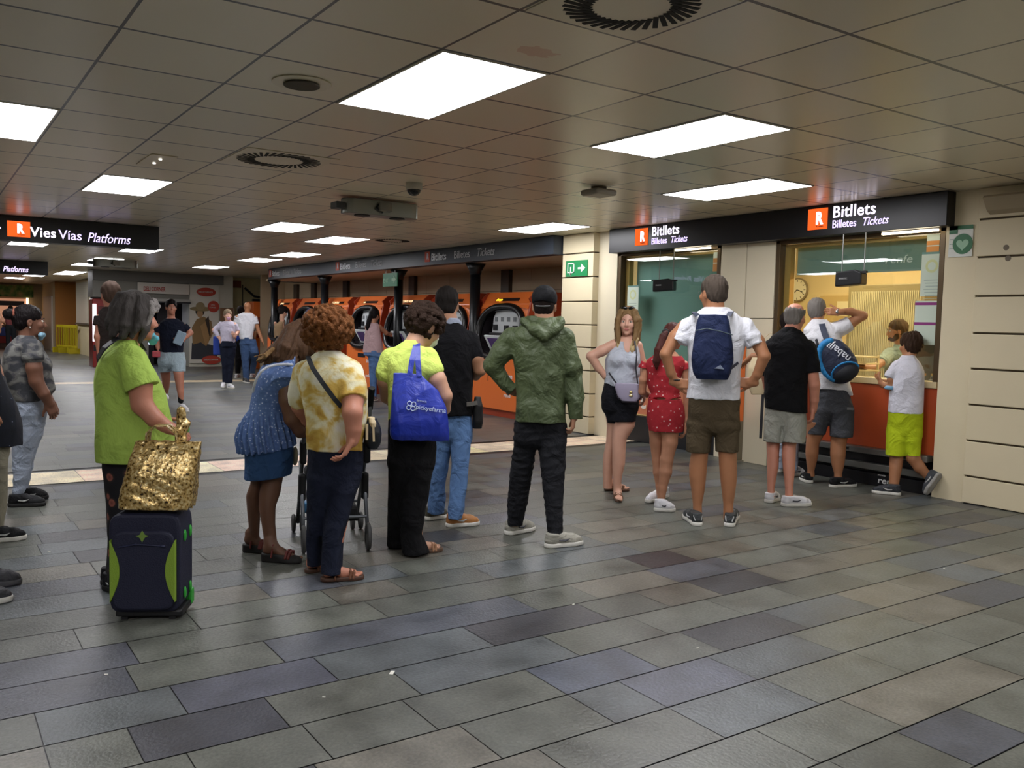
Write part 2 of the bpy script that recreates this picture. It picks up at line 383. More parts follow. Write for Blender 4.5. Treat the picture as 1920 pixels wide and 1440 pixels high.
for (u, v, s) in [(735, 1262, .018), (607, 1308, .006), (199, 1265, .007), (92, 1035, .008), (1075, 1134, .008), (1308, 1216, .006), (1770, 1066, .006)]:
    p = on_floor(u, v); o = MB().box(-s, s, -s*.45, s*.45, .001, .003).build('paper_scrap', mat('scrap', 'e8e6dc', .8), None, loc=(p[0], p[1], 0), rot=(0, 0, u*.7))
    tag(o, 'tiny white scrap of paper lying on the slate slabs', 'litter', 'paper scraps on the floor')

# ---- ceiling of lacquered metal tiles with open joints
def ceiling_material():
    mt = bpy.data.materials.new('ceiling_tile'); mt.use_nodes = True; nt = mt.node_tree; b = nt.nodes['Principled BSDF']; N = nt.nodes.new; L = nt.links.new
    tc = N('ShaderNodeTexCoord'); sp = N('ShaderNodeSeparateXYZ'); L(tc.outputs['Object'], sp.inputs[0])
    def M(op, a, b_=None):
        q = N('ShaderNodeMath'); q.operation = op
        for i, x in enumerate([a, b_]):
            if x is None: continue
            if isinstance(x, (int, float)): q.inputs[i].default_value = x
            else: L(x, q.inputs[i])
        return q.outputs[0]
    gx = M('DIVIDE', M('SUBTRACT', sp.outputs[0], TX0), TILE); gy = M('DIVIDE', M('SUBTRACT', sp.outputs[1], TY0), TILE)
    def edge(g): return M('MULTIPLY', M('SUBTRACT', .5, M('ABSOLUTE', M('SUBTRACT', M('SUBTRACT', g, M('FLOOR', g)), .5))), TILE)
    ex, ey = edge(gx), edge(gy)
    line = M('MAXIMUM', M('LESS_THAN', ex, .0105), M('LESS_THAN', ey, .0075))
    cell = N('ShaderNodeCombineXYZ'); L(M('FLOOR', gx), cell.inputs[0]); L(M('FLOOR', gy), cell.inputs[1])
    wn = N('ShaderNodeTexWhiteNoise'); wn.noise_dimensions = '2D'; L(cell.outputs[0], wn.inputs[0])
    mix = N('ShaderNodeMix'); mix.data_type = 'RGBA'; mix.inputs['A'].default_value = (*lin('d6cbb2'), 1); mix.inputs['B'].default_value = (*lin('e0d5bc'), 1); L(wn.outputs[0], mix.inputs['Factor'])
    dk = N('ShaderNodeMix'); dk.data_type = 'RGBA'; L(mix.outputs['Result'], dk.inputs['A']); dk.inputs['B'].default_value = (*lin('16120c'), 1); L(line, dk.inputs['Factor'])
    # a faded orange smear on one tile near the big diffuser
    px = M('SUBTRACT', sp.outputs[0], TX0+1.62*TILE); py = M('SUBTRACT', sp.outputs[1], TY0-(-.42)*TILE)
    nz = N('ShaderNodeTexNoise'); nz.inputs['Scale'].default_value = 14; L(tc.outputs['Object'], nz.inputs['Vector'])
    dd = M('SQRT', M('ADD', M('POWER', px, 2), M('MULTIPLY', M('POWER', py, 2), .5)))
    sm = M('MULTIPLY', M('LESS_THAN', M('ADD', dd, M('MULTIPLY', nz.outputs[0], .12)), .125), .4)
    st = N('ShaderNodeMix'); st.data_type = 'RGBA'; L(dk.outputs['Result'], st.inputs['A']); st.inputs['B'].default_value = (*lin('c0704c'), 1); L(sm, st.inputs['Factor'])
    L(st.outputs['Result'], b.inputs['Base Color']); b.inputs['Roughness'].default_value = .3; b.inputs['Specular IOR Level'].default_value = .6
    sc = N('ShaderNodeVectorMath'); sc.operation = 'SUBTRACT'; L(wn.outputs['Color'], sc.inputs[0]); sc.inputs[1].default_value = (.5, .5, .5)
    s2 = N('ShaderNodeVectorMath'); s2.operation = 'SCALE'; L(sc.outputs[0], s2.inputs[0]); s2.inputs['Scale'].default_value = .018
    ge = N('ShaderNodeNewGeometry'); av = N('ShaderNodeVectorMath'); av.operation = 'ADD'; L(ge.outputs['Normal'], av.inputs[0]); L(s2.outputs[0], av.inputs[1])
    nn = N('ShaderNodeVectorMath'); nn.operation = 'NORMALIZE'; L(av.outputs[0], nn.inputs[0]); L(nn.outputs[0], b.inputs['Normal'])
    return mt
me = bpy.data.meshes.new('ceiling'); me.from_pydata([(-4, -12, CEIL), (-4, 9, CEIL), (47, 9, CEIL), (47, -12, CEIL)], [], [(0, 1, 2, 3)])
tag(link('ceiling', me, ceiling_material()), kind='structure')

def cx(i): return TX0+TILE*i
def cy(j): return TY0-TILE*j
lamp_face = emis('lamp_face', 'f8f7fb', LAMP_POWER); white_metal = mat('white_metal', 'd9d4c6', .4)
def ceiling_lamp(i, j, label, di=2., dj=1., grp='lit panels in the tiled ceiling'):
    x0, x1 = cx(i)+.02, cx(i+di)-.02; y1, y0 = cy(j)-.02, cy(j+dj)+.02
    r = root('ceiling_light', ((x0+x1)/2, (y0+y1)/2, CEIL), label, 'ceiling light', grp); a, b = (x1-x0)/2, (y1-y0)/2
    MB().box(-a, a, -b, b, -.006, -.001).build('diffuser', lamp_face, r)
    f = MB()
    for s in ((-a-.012, a+.012, -b-.012, -b), (-a-.012, a+.012, b, b+.012), (-a-.012, -a, -b, b), (a, a+.012, -b, b)): f.box(*s, -.007, -.0005)
    f.build('frame', white_metal, r)
for i, j, lb in [(2, -1, 'largest bright ceiling panel, between the round speaker and the orange smear'), (2, 2, 'long bright ceiling panel above the man with the navy backpack, touching a dark gap'),
        (4, 5, 'bright ceiling panel nearest the lit ticket counter fascia'), (6, -4, 'bright ceiling panel cut by the left edge of the picture'),
        (10, -2, 'bright ceiling panel hanging over the larger platforms sign'), (14, 2, 'bright ceiling panel in front of the fan unit, upper one of the close pair'),
        (16, 4, 'bright ceiling panel in front of the grey ticket fascia, lower one of the close pair'), (10, 6, 'bright ceiling panel above the rusticated column with the exit sign'),
        (21.6, 5, 'bright ceiling panel above the curved end of the grey fascia'), (25, 5, 'bright ceiling panel just beyond the curved end of the grey fascia'), (31, 5, 'bright ceiling panel above the shop with the hat poster'),
        (24, -2, 'bright ceiling panel just under the larger platforms sign, left part'), (24, 1, 'bright ceiling panel under the right end of the larger platforms sign'), (30, 1, 'bright ceiling panel behind the far fan unit'),
        (34, 1, 'small distant bright panel, left of the far fan unit'), (41.6, 1.5, 'small distant bright panel, below the far fan unit'), (44, 1.5, 'small distant bright panel, lowest of the row over the far cream wall'),
        (48, .5, 'thin distant bright panel under the smaller platforms sign'), (53, 0, 'tiny most distant bright panel by the green shop front')]:
    ceiling_lamp(i, j, lb)
for i, j in [(-4, -1), (-4, 2), (-4, 5), (-4, -9), (-2, -6), (6, -8), (14, -6), (22, -6), (34, -4), (-4, -6)]:       # unseen panels of the same kind, added outside the frame for lighting
    ceiling_lamp(i, j, 'unseen ceiling panel added outside the picture for lighting', grp='added ceiling panels beyond the frame')

# ---- ceiling fittings
dark_slot = mat('dark_slot', '14120f', .8); tile_mt = mat('tile_lacquer', 'd6cbb2', .35)
def swirl_diffuser(i0, j0, w, label):
    c = (cx(i0+w/2), cy(j0+w/2), CEIL); r = root('air_diffuser', c, label, 'air vent', 'swirl air diffusers in the ceiling'); h = w*TILE/2-.015
    MB().box(-h, h, -h, h, -.006, -.001).build('face_plate', tile_mt, r, .002)
    s = MB()
    for k in range(36):
        a = 2*math.pi*k/36; M = Matrix.Translation((math.cos(a)*h*.70, math.sin(a)*h*.70, 0)) @ Matrix.Rotation(a+.5, 4, 'Z'); s.box(-h*.21, h*.21, -.011, .011, -.0085, -.006, 0, M)
    s.build('vent_slot', dark_slot, r)
swirl_diffuser(0, -1, 1, 'large swirl air diffuser cut by the top edge of the picture')
swirl_diffuser(6.6, -1, 1.2, 'swirl air diffuser left of the fan unit')
swirl_diffuser(15.4, 5.0, 1, 'distant swirl air diffuser right of the paired bright panels')
swirl_diffuser(6, -12, 1, 'swirl air diffuser outside the picture')
r = root('ceiling_speaker', (cx(3.55), cy(-1.48), CEIL), 'round ceiling loudspeaker with dark grille', 'loudspeaker')
MB().disc((0, 0, -.007), .155, n=40, t=.006).build('rim', tile_mt, r, .004); MB().disc((0, 0, -.02), .095, n=32, t=.008).build('grille', mat('grille', '4a4338', .7, bump=.6, bscale=300), r, .003)
r = root('access_hatch', (cx(8.3), cy(-1.62), CEIL), 'slim recessed slot plate behind the round speaker', 'ceiling fitting')
MB().box(-.28, .28, -.1, .1, -.008, -.001).build('plate', tile_mt, r, .002)
for q in (-.12, .1): MB().disc((q, 0, -.016), .012, t=.008).build('indicator', emis('spark', 'fff6e8', 3), r)
o = MB().box(-.12, .12, -.12, .12, -.075, -.02).build('ceiling_sensor_box', mat('sensor_box', '8f897c', .5), None, .02, loc=(cx(6.15), cy(3.95), CEIL)); MB().disc((0, 0, -.02), .07, t=.02).build('mounting_disc', mat('sensor_box', '8f897c'), o)
tag(o, 'shallow square grey box mounted under the ceiling left of the ticket signs', 'ceiling box')
r = root('dome_camera', (cx(7.65), cy(1.75), CEIL), 'small white dome camera above the fan unit', 'camera')
MB().tube([(0, 0, 0), (0, 0, -.06)], .075, 24).build('housing', mat('dome_white', 'b9b6ab', .4), r)
s = Solid(.004); s.ell((0, 0, -.06), (.062, .062, .055)); s.build('dome', mat('dome_dark', '151515', .1), r)
def fan_unit(x, y, label, k=1.):
    r = root('air_curtain_unit', (x, y, CEIL), label, 'ventilation unit', 'grey twin fan units under the ceiling'); gm = mat('galvanised', '84867f', .38, .7, bump=.1, bscale=12)
    out = []
    for (c, a0, a1) in (((0, .42*k), -math.pi/2, math.pi/2), ((0, -.42*k), math.pi/2, math.pi*1.5)):
        pass
    L_ = .47*k; R_ = .17*k
    poly = [(R_*math.cos(t), L_+R_*math.sin(t)) for t in np.linspace(0, math.pi, 12)] + [(R_*math.cos(t), -L_+R_*math.sin(t)) for t in np.linspace(math.pi, 2*math.pi, 12)]
    MB().prism(poly, 'z', -.26*k, -.02).build('housing', gm, r, .006)
    for q in (-.3, .3):
        MB().disc((0, q*k, -.275*k), .125*k, t=.012).build('fan_mouth', mat('fan_black', '0c0c0c', .6), r, .003)
    b = MB().box(-.26*k, -.17*k, -.09*k, .12*k, -.2*k, -.06*k).build('junction_box', mat('junction', '77756c', .5), r, .01)
    MB().tube([(-.19*k, .1*k, -.05), (-.2*k, .16*k, -.16*k), (-.2*k, .05*k, -.22*k)], .01).build('cable', mat('cable_black', '0e0e0e', .5), r)
    MB().box(-.12*k, .12*k, L_+R_-.01, L_+R_+.09, -.2*k, -.1*k).build('end_bracket', mat('bracket', '3b3f42', .5), r, .01)
fan_unit(cx(9.6), cy(2.15), 'grey twin fan unit hanging under the ceiling near the dome camera', .66)
fan_unit(21.2, -3.7, 'distant grey twin fan unit behind the larger platforms sign', .72)

# ---- lettering helpers
sign_black = mat('sign_black', '0b0d14', .35); lav = emis('letter_light', 'dcc8ff', 1.5); wht = emis('letter_white', 'f4eaff', 1.9)
org_e = emis('logo_orange', 'ff6426', 1.05); org_p = mat('logo_orange_print', 'c25238', .5); grey_p = mat('letter_grey', 'c4c5ca', .5); orange = mat('machine_orange', 'e6742f', .38, coat=.15)
def r_logo(parent, R, loc, w, h, sqm, rm, small=True):
    M = Matrix.Translation(Vector(loc)) @ R
    o = MB().box(0, w, 0, h, 0, .006, 0, M).build('logo_panel', sqm, parent)
    text('logo_letter', 'R', h*.78, (M @ Vector((w*.42, h*.27, .007))), R, rm, o, bold=.05, sx=.78)
    if small: text('logo_caption', 'Rodalies', h*.12, (M @ Vector((w*.45, h*.1, .007))), R, mat('logo_caption', '7a2410', .6), o)

# ---- lit ticket counter fascia on the right
r = root('ticket_fascia', (6.48, -7.4, 2.40), 'long black lit fascia reading Bitllets over both ticket windows', 'sign')
o_ = Vector((6.48, -7.4, 2.40))
def L3(x, y, z): return (x-6.48, y+7.4, z-2.40)
MB().box(-2.24, 2.24, -.22, 0, 0, CEIL-2.40-.003).build('case', sign_black, r, .004)
for x1, x2, sz, l2 in ((8.22, 7.93, .158, .108), (5.67, 5.39, .158, .108)):
    r_logo(r, FACE_Y, L3(x1, -7.398, 2.465), .225, .205, org_e, wht)
    text('headline', 'Bitllets', sz, L3(x2, -7.396, 2.565), FACE_Y, wht, r, bold=.012, sx=1.0, space=1.06)
    text('subline', 'Billetes', l2, L3(x2, -7.396, 2.465), FACE_Y, lav, r, bold=.006, sx=.86)
    text('subline', 'Tickets', l2, L3(x2-.325, -7.396, 2.465), FACE_Y, lav, r, bold=.004, shear=.28, sx=.86)
# ---- grey fascia over the machines
r = root('machine_fascia', (15.7, -7.3, 2.44), 'grey unlit fascia reading Bitllets Billetes Tickets over the ticket machines', 'sign')
fg = mat('fascia_grey', '2b323c', .4)
cur = [(21.2, -7.3), (21.7, -7.34), (22.15, -7.47), (22.5, -7.7), (22.75, -8.0), (22.9, -8.5), (22.9, -9.0), (22.7, -9.0), (22.7, -8.5), (22.3, -7.85), (21.7, -7.55), (21.2, -7.5)]
f = MB().box(9.78-15.7, 21.2-15.7, -.2, 0, 0, CEIL-2.44-.003); f.prism([(a-15.7, b+7.3) for a, b in cur], 'z', 0, CEIL-2.44-.003); f.build('case', fg, r)
for x in (13.47, 17.36, 21.55):
    r_logo(r, FACE_Y, (x-15.7, .003, .055), .17, .175, org_p, grey_p, False)
    text('headline', 'Bitllets', .175, (x-.22-15.7, .004, .07), FACE_Y, mat('letter_pale', 'eceef4', .5), r, bold=.012, space=1.05)
    text('subline', 'Billetes', .175, (x-.98-15.7, .004, .07), FACE_Y, grey_p, r)
    text('subline', 'Tickets', .175, (x-1.68-15.7, .004, .07), FACE_Y, grey_p, r, shear=.28)
# ---- hanging platform signs
def platform_sign(x, y0, y1, z0, z1, label):
    r = root('platform_sign', (x, y0, z0), label, 'sign', 'hanging platform signs')
    MB().box(-.02, .22, 0, y1-y0, 0, z1-z0-.003).build('case', sign_black, r, .003)
    return r
r = platform_sign(13.05, -2.84, .6, 2.38, CEIL, 'larger black hanging sign reading Vies Vías Platforms with an arrow')
def S(y, z): return (-.023, y+2.84, z-2.38)
r_logo(r, FACE_X, S(-.99, 2.43), .26, .2, org_e, wht)
text('headline', 'Vies', .175, S(-1.25, 2.45), FACE_X, wht, r, bold=.018, sx=.98, space=1.05); text('subline', 'Vías', .175, S(-1.58, 2.44), FACE_X, lav, r, bold=.006, sx=.98); text('subline', 'Platforms', .175, S(-1.92, 2.43), FACE_X, lav, r, bold=.004, shear=.28, sx=.8)
a = MB(); Mx = Matrix.Translation(Vector(S(-.72, 2.53))) @ FACE_X
a.box(0, .2, -.012, .012, 0, .004, 0, Mx); a.prism([(0, 0), (.09, .08), (.09, .045), (.04, 0), (.09, -.045), (.09, -.08)], 'z', 0, .004, 0, Mx); a.build('arrow', lav, r)
r = platform_sign(24., -2.67, .6, 2.375, CEIL, 'smaller more distant black hanging sign ending in Platforms')
text('headline', 'Vías', .18, (-.023, 1.38, .055), FACE_X, lav, r); text('subline', 'Platforms', .17, (-.023, .95, .055), FACE_X, lav, r, shear=.28, bold=.02, sx=.8)
text('headline', 'Vies', .18, (-.023, 1.85, .055), FACE_X, wht, r, bold=.02); r_logo(r, FACE_X, (-.023, 2.3, .05), .26, .2, org_e, wht)
r = root('information_screen', (30., -1.9, 2.0), 'small dark hanging screen under the smaller platforms sign', 'screen'); MB().box(0, .12, 0, 1.2, 0, .42).build('case', sign_black, r, .01); MB().box(.05, .07, .3, .33, .42, .7).box(.05, .07, .9, .93, .42, .7).build('hanger', sign_black, r)

# ---- right-hand stone walls
stone = mat('cream_stone', 'dccfae', .55, bump=.08, bscale=40, var=.07, vscale=2.2); stone_l = mat('cream_panel', 'e0d6bb', .45, bump=.04, bscale=30, var=.05, vscale=1.5)
groove = mat('groove_dark', '4c4130', .9)
def rusticated(name, x0, x1, y0, y1, label=None, z0=0., side='both'):
    """wall of stone blocks with recessed joints"""
    b = MB(); zs = [0, .24, .55, .86, 1.17, 1.475, 1.79, 2.12, 2.44, CEIL-.002]
    for a, c in zip(zs[:-1], zs[1:]): b.box(x0, x1, y0, y1, a+.008, c-.008 if c < CEIL-.01 else c)
    b.box(x0+.02, x1-.02, y0+.01, y1-.02, 0, CEIL-.002, 1)
    o = b.build(name, [stone, groove], None, .006); tag(o, kind='structure'); return o
rusticated('wall_right', -3.9, 4.02, -8.2, -7.5)
o = box('column_right', 4.02, 4.31, -8.2, -7.53, 0, CEIL, stone); tag(o, kind='structure')
rusticated('column_exit', 9.09, 9.76, -8.3, -7.45)
o = box('wall_exit_side', 8.72, 9.09, -8.3, -7.55, 0, CEIL, stone_l); tag(o, kind='structure')
o = box('wall_behind_fascia', 4.31, 8.72, -7.66, -7.56, 2.40, CEIL, stone_l); tag(o, kind='structure')
# pilaster between the two windows, with its joint, and the steel corner post
b = MB(); b.box(6.19, 6.574, -7.9, -7.56, 0, 1.58).box(6.19, 6.574, -7.9, -7.56, 1.588, CEIL-.3).box(6.586, 6.95, -7.9, -7.56, 0, 1.58).box(6.586, 6.95, -7.9, -7.56, 1.588, CEIL-.3).box(6.2, 6.94, -7.88, -7.58, 0, CEIL-.3, 1)
tag(b.build('wall_pier', [stone_l, groove], None, .003), kind='structure')
r = root('counter_divider', (6.56, -7.56, 0), 'brushed steel post with an orange edge between the two ticket counters', 'divider')
MB().box(-.035, .035, 0, .22, .02, 1.5).build('post', mat('brushed_steel', '8c8577', .35, .8), r, .006); MB().box(-.045, -.036, .02, .2, .45, 1.45).build('edge_strip', orange, r, .002); MB().box(-.06, .06, 0, .25, 0, .02).build('foot_plate', mat('steel_light', 'bdbab0', .3, .8), r)

# ---- ticket windows and counters
steel = mat('steel', '8d8f8c', .35, .75, bump=.05, bscale=90); black_m = mat('black_panel', '141419', .4); frame_br = mat('bronze_frame', '5b4b34', .4, .5); glass = glassy('glass', (.93, .97, .95), .07)
teal = mat('teal_blind', '86aba3', .75, bump=.1, bscale=160); gold_trim = mat('gold_trim', 'c29a55', .4, .3)
office_light = emis('office_light', 'ffe6bb', 26.)
def counter(n, x0, x1, print_mt, glass_y, zs):
    w = root('window_%d' % n, ((x0+x1)/2, glass_y, 0), None, None); tag(w, kind='structure'); ox = (x0+x1)/2
    f = MB()
    f.box(x0-ox, x0-ox+.05, -.06, .06, zs, 2.41).box(x1-ox-.05, x1-ox, -.06, .06, zs, 2.41).box(x0-ox, x1-ox, -.06, .06, 2.37, 2.41).build('window_frame', frame_br, w, .004)
    MB().box(x0-ox+.05, x1-ox-.05, -.006, .006, zs, 2.37).build('window_pane', glass, w)
    g = MB(); g.box(x1-ox-.12, x1-ox-.05, -.1, -.03, zs, 2.33).box(x0-ox+.05, x1-ox-.05, -.1, -.03, 2.33, 2.365).build('window_trim', gold_trim, w)
    r = root('ticket_counter', (ox, glass_y, 0), None, 'ticket counter', 'ticket counters'); c = MB()
    a, b_ = x0-ox+.01, x1-ox-.01
    MB().box(a, b_, -.1, .06, zs-.06, zs).build('counter_sill', mat('sill_cream', 'dcca9f', .3), r, .006)
    MB().box(a, b_, -.1, .03, .36, zs-.065).build('front_panel', print_mt, r, .004)
    MB().box(a, b_, -.1, .01, 0, .33).build('plinth', black_m, r, .004)
    return w, r
w2, c2 = counter(2, 4.33, 6.18, mat('counter_orange', 'c4552d', .42), -7.62, 1.03)
w1, c1 = counter(1, 6.96, 8.71, mat('counter_salmon', 'cf7f5c', .42), -7.62, .92)
tag(c2, 'orange ticket counter with steel bumper bars in front of the lit office', 'ticket counter', 'ticket counters'); tag(c1, 'salmon ticket counter under the teal window, large white letters on it', 'ticket counter', 'ticket counters')
for z0, z1, dy in ((.30, .36, .12), (.15, .215, .1)):
    MB().box(-.9, .9, .02, dy, z0, z1).build('bumper_bar', steel, c2, .008)
for q in (-.62, -.1, .35): MB().box(q, q+.09, .121, .126, .32, .345).build('bar_slot', black_m, c2)
MB().box(-.9, .9, .01, .07, 0, .12).build('kick_box', black_m, c2, .004)
text('logo_letters', 'renfe', .085, (4.86-5.255, .0725, .035), FACE_Y, mat('logo_white', 'e6e6e6', .5), c2, bold=.01, shear=.1, sx=1.25); text('small_letters', 'atendo', .03, (4.86-5.255, .0725, .105-.0), FACE_Y, mat('logo_white', 'e6e6e6'), c2)
text('panel_letters', 'nt', .34, (8.42-7.835, .0325, .44), FACE_Y, mat('panel_white', 'e9dcd2', .5), c1, bold=.02)
MB().box(.31, .32+.11, .032, .042, .62, .9).build('accent_strip', orange, c1)
# blinds behind the panes
r = root('roller_blind', (7.83, -7.78, .95), 'teal roller blind drawn fully down behind the closed ticket window', 'blind', 'teal roller blinds'); MB().box(-.83, .75, -.005, .005, 0, 1.4).build('blind_fabric', teal, r); MB().box(-.83, .75, -.02, .02, 0, .025).build('bottom_rail', mat('blind_rail', '8fa39e', .4), r, .004)
r = root('roller_blind', (5.25, -7.78, 2.07), 'short teal roller blind printed renfe behind the lit ticket window', 'blind', 'teal roller blinds'); MB().box(-.88, .82, -.005, .005, 0, .28).build('blind_fabric', mat('teal_grey_blind', '7d988f', .7), r)
MB().box(-.88, .82, -.012, .012, -.02, 0).build('bottom_rail', mat('blind_rail', '8fa39e'), r); text('blind_letters', 'renfe', .105, (-.2, .008, .06), FACE_Y, mat('blind_print', 'e2eae4', .6), r, shear=.15, sx=1.3)
# small lit strips over the windows
for x0, x1, lb in ((4.36, 4.9, 'thin bright tube under the fascia above the right ticket window'), (7.05, 7.6, 'thin bright tube under the fascia above the left ticket window')):
    o = box('strip_lamp', x0, x1, -7.5, -7.47, 2.37, 2.39, emis('strip_glow', 'fff0cf', 5)); tag(o, lb, 'lamp', 'strip lamps over the windows')
# intercom speakers hanging on twin rods
def intercom(x, y, label, tilt):
    r = root('hanging_intercom', (x, y, 2.40), label, 'loudspeaker', 'small black boxes hung on twin rods')
    MB().tube([(.1, 0, 0), (.1, 0, -.36)], .006, 8).build('rod', steel, r); MB().tube([(-.14, 0, 0), (-.14, 0, -.36)], .006, 8).build('rod', steel, r)
    M = Matrix.Translation((-.02, .02, -.43)) @ Matrix.Rotation(tilt, 4, 'Z')
    MB().prism([(-.13, -.06), (.13, -.08), (.13, .06), (-.06, .08), (-.13, .05)], 'y', -.06, .07, 0, M).build('casing', mat('intercom_black', '0d0e12', .35), r, .012)
    MB().box(-.15, .15, -.02, .02, .05, .07, 0, M).build('bracket', mat('intercom_black', '0d0e12'), r)
    text('maker_mark', 'SMARTEC', .022, (M @ Vector((.09, .073, -.01))), FACE_Y, mat('mark_grey', 'a0a0a0', .5), r)
intercom(7.78, -7.5, 'small black box on twin rods in front of the teal window', .5); intercom(5.17, -7.42, 'small black box on twin rods in front of the lit office', .15)
# notices stuck on the panes
def notice(x, z, w, h, y, label, bands, circ=True):
    r = root('window_notice', (x, y, z), label, 'notice', 'paper notices on the glass'); MB().box(-w/2, w/2, 0, .003, 0, h).build('sheet', mat('paper_pale', 'c9d6c6', .7), r)
    if circ:
        g = MB(); n = 24; R0, R1 = w*.3, w*.19
        for k in range(n):
            a, b = 2*math.pi*k/n, 2*math.pi*(k+1)/n; g.add([(R0*math.cos(a), .004, h*.68+R0*math.sin(a)), (R0*math.cos(b), .004, h*.68+R0*math.sin(b)), (R1*math.cos(b), .004, h*.68+R1*math.sin(b)), (R1*math.cos(a), .004, h*.68+R1*math.sin(a))], [(3, 2, 1, 0)])
        g.build('ring_emblem', mat('pale_yellow', 'c8cf9a', .7), r)
        ln = MB()
        for k in range(7): ln.box(-w*.34, w*.34-(.05*w*(k % 3)), .0035, .004, h*.36-k*.028, h*.36-k*.028+.006)
        ln.build('print_lines', mat('print_grey', '93a49b', .7), r); MB().box(-w*.5, w*.5, .0035, .004, h*.95, h).build('top_band', mat('print_teal', '6a8f86', .7), r)
    for z0, z1, c in bands: MB().box(-w/2, w/2, .0035, .0045, z0, z1).build('colour_band', mat('band_'+c, c, .6), r)
    return r
notice(8.46, 1.63, .21, .36, -7.608, 'pale notice with ring emblem on the left ticket window', []); notice(4.47, 1.80, .2, .40, -7.608, 'pale notice with ring emblem on the right ticket window', [])
notice(4.50, 1.36, .22, .40, -7.608, 'white notice with two purple bands below the ring emblem notice', [(.36, .385, '8a2f78'), (.18, .205, '8a2f78')], False)
r = notice(4.47, 2.2, .12, .16, -7.608, 'small orange sticker in the top corner of the right ticket window', [(0, .05, 'd08a3c'), (.06, .1, 'd08a3c')], False)
r = notice(7.06, 2.12, .1, .22, -7.608, 'small orange sticker in the top corner of the left ticket window', [(0, .09, 'b98242'), (.1, .15, 'b98242')], False)
# defibrillator sign and exit sign
gr = mat('sign_green', '1c6b3c', .45); gw = mat('sign_white', 'dfe2da', .5)
r = root('defibrillator_sign', (4.17, -7.525, 2.135), 'white and green heart sign on the column right of the ticket windows', 'sign'); MB().box(-.105, .105, 0, .006, 0, .27).build('plate', gw, r)
MB().box(-.105, .105, .006, .009, .235, .27).box(.03, .105, .006, .009, .2, .27).build('green_band', gr, r); MB().disc((-.02, .11, .006), .088, 'y', 32, .004).build('green_disc', gr, r)
hp = [(.055*(16*math.sin(t)**3)/16-.02, .105+.055*(13*math.cos(t)-5*math.cos(2*t)-2*math.cos(3*t)-math.cos(4*t))/16) for t in np.linspace(0, 2*math.pi, 30)[:-1]]
MB().prism(hp, 'y', .010, .013).build('heart', mat('heart_pale', '9cc5a4', .5), r)
for k in range(3): MB().box(.06, .098, .006, .008, .15-.04*k, .156-.04*k).build('text_line', mat('print_grey', '93a49b'), r)
r = root('exit_sign', (9.43, -7.445, 2.13), 'green emergency exit sign with white arrow on the cream column', 'sign', 'green exit signs'); MB().box(-.235, .235, 0, .008, 0, .215).build('plate', mat('exit_green', '138048', .4), r)
m_ = MB(); M = Matrix.Translation((.235, .009, 0)) @ FACE_Y
def xs(P, b): b.prism(P, 'z', 0, .003, 0, M)
b = MB(); xs([(.27, .095), (.34, .095), (.34, .05), (.43, .108), (.34, .166), (.34, .12), (.27, .12)], b); b.build('arrow', gw, r)
b = MB(); b.box(.04, .055, .06, .18, 0, .003, 0, M).box(.04, .19, .17, .185, 0, .003, 0, M).box(.175, .19, .05, .185, 0, .003, 0, M).box(.13, .19, .05, .062, 0, .003, 0, M).box(.04, .09, .05, .062, 0, .003, 0, M).box(.1, .12, .02, .13, 0, .003, 0, M); xs([(.085, .05), (.135, .05), (.11, .012)], b); b.build('door_pictogram', gw, r)
# spots left by fixings and a projecting ledge on the right wall
for k, (x, z) in enumerate([(3.77, 2.19), (3.5, 2.2), (3.75, 2.1), (3.51, 2.1)]):
    o = MB().disc((x, z, -7.5), .024, 'y', 16, .002).build('fixing_patch', mat('patch_grey', '7d7263', .8)); tag(o, 'round grey filler patch on the cream stone wall', 'wall patch', 'filler patches on the right wall')
o = MB().prism([(-7.5, 2.47), (-7.5, 2.60), (-7.38, 2.62), (-7.36, 2.60), (-7.44, 2.50)], 'x', 2.4, 3.92).build('cable_trunking', mat('trunking', 'a89a80', .5), None, .004); tag(o, 'slanted beige trunking high on the right wall under the ceiling', 'trunking')
r = root('pipe_bracket', (3.35, -7.5, 2.33), 'dark tangled cable bracket below the trunking', 'bracket'); MB().tube([(.12, .02, .1), (.05, .06, -.02), (-.03, .05, .03), (-.1, .04, -.06)], .012).build('cable', mat('cable_brown', '4a3b30', .7), r); MB().box(-.05, .06, 0, .07, -.04, .03).build('clamp', mat('cable_brown', '4a3b30'), r, .01)

# ---- the ticket office behind the right window
warm = mat('office_wall', 'dcc493', .7)
o = MB().box(3.6, 9.0, -10.6, -10.5, 0, CEIL).build('wall_office_back', warm); tag(o, kind='structure')
o = MB().box(3.5, 3.6, -10.6, -8.2, 0, CEIL).build('wall_office_right', warm); tag(o, kind='structure')
o = MB().box(8.6, 8.7, -10.6, -8.3, 0, CEIL).build('wall_office_left', warm); tag(o, kind='structure')
for x in (4.9, 6.8):
    r = root('office_light', (x, -9.2, CEIL), 'warm ceiling lamp inside the ticket office', 'ceiling light', 'warm lamps in the ticket office'); MB().box(-.6, .6, -.28, .28, -.012, -.002).build('diffuser', office_light, r)
r = root('filing_cabinet', (6.42, -10.15, 0), 'tall olive roller-shutter cabinet behind the clerk', 'cabinet'); cm = mat('cabinet_olive', 'a39877', .5)
MB().box(-.52, .52, -.25, .22, 0, 2.06).build('carcass', mat('cabinet_frame', '7a6c4a', .5), r, .006)
sh = MB(); [sh.box(-.47+.025*k, -.452+.025*k, .22, .228, .08, 1.98) for k in range(38)]; sh.build('shutter', cm, r)
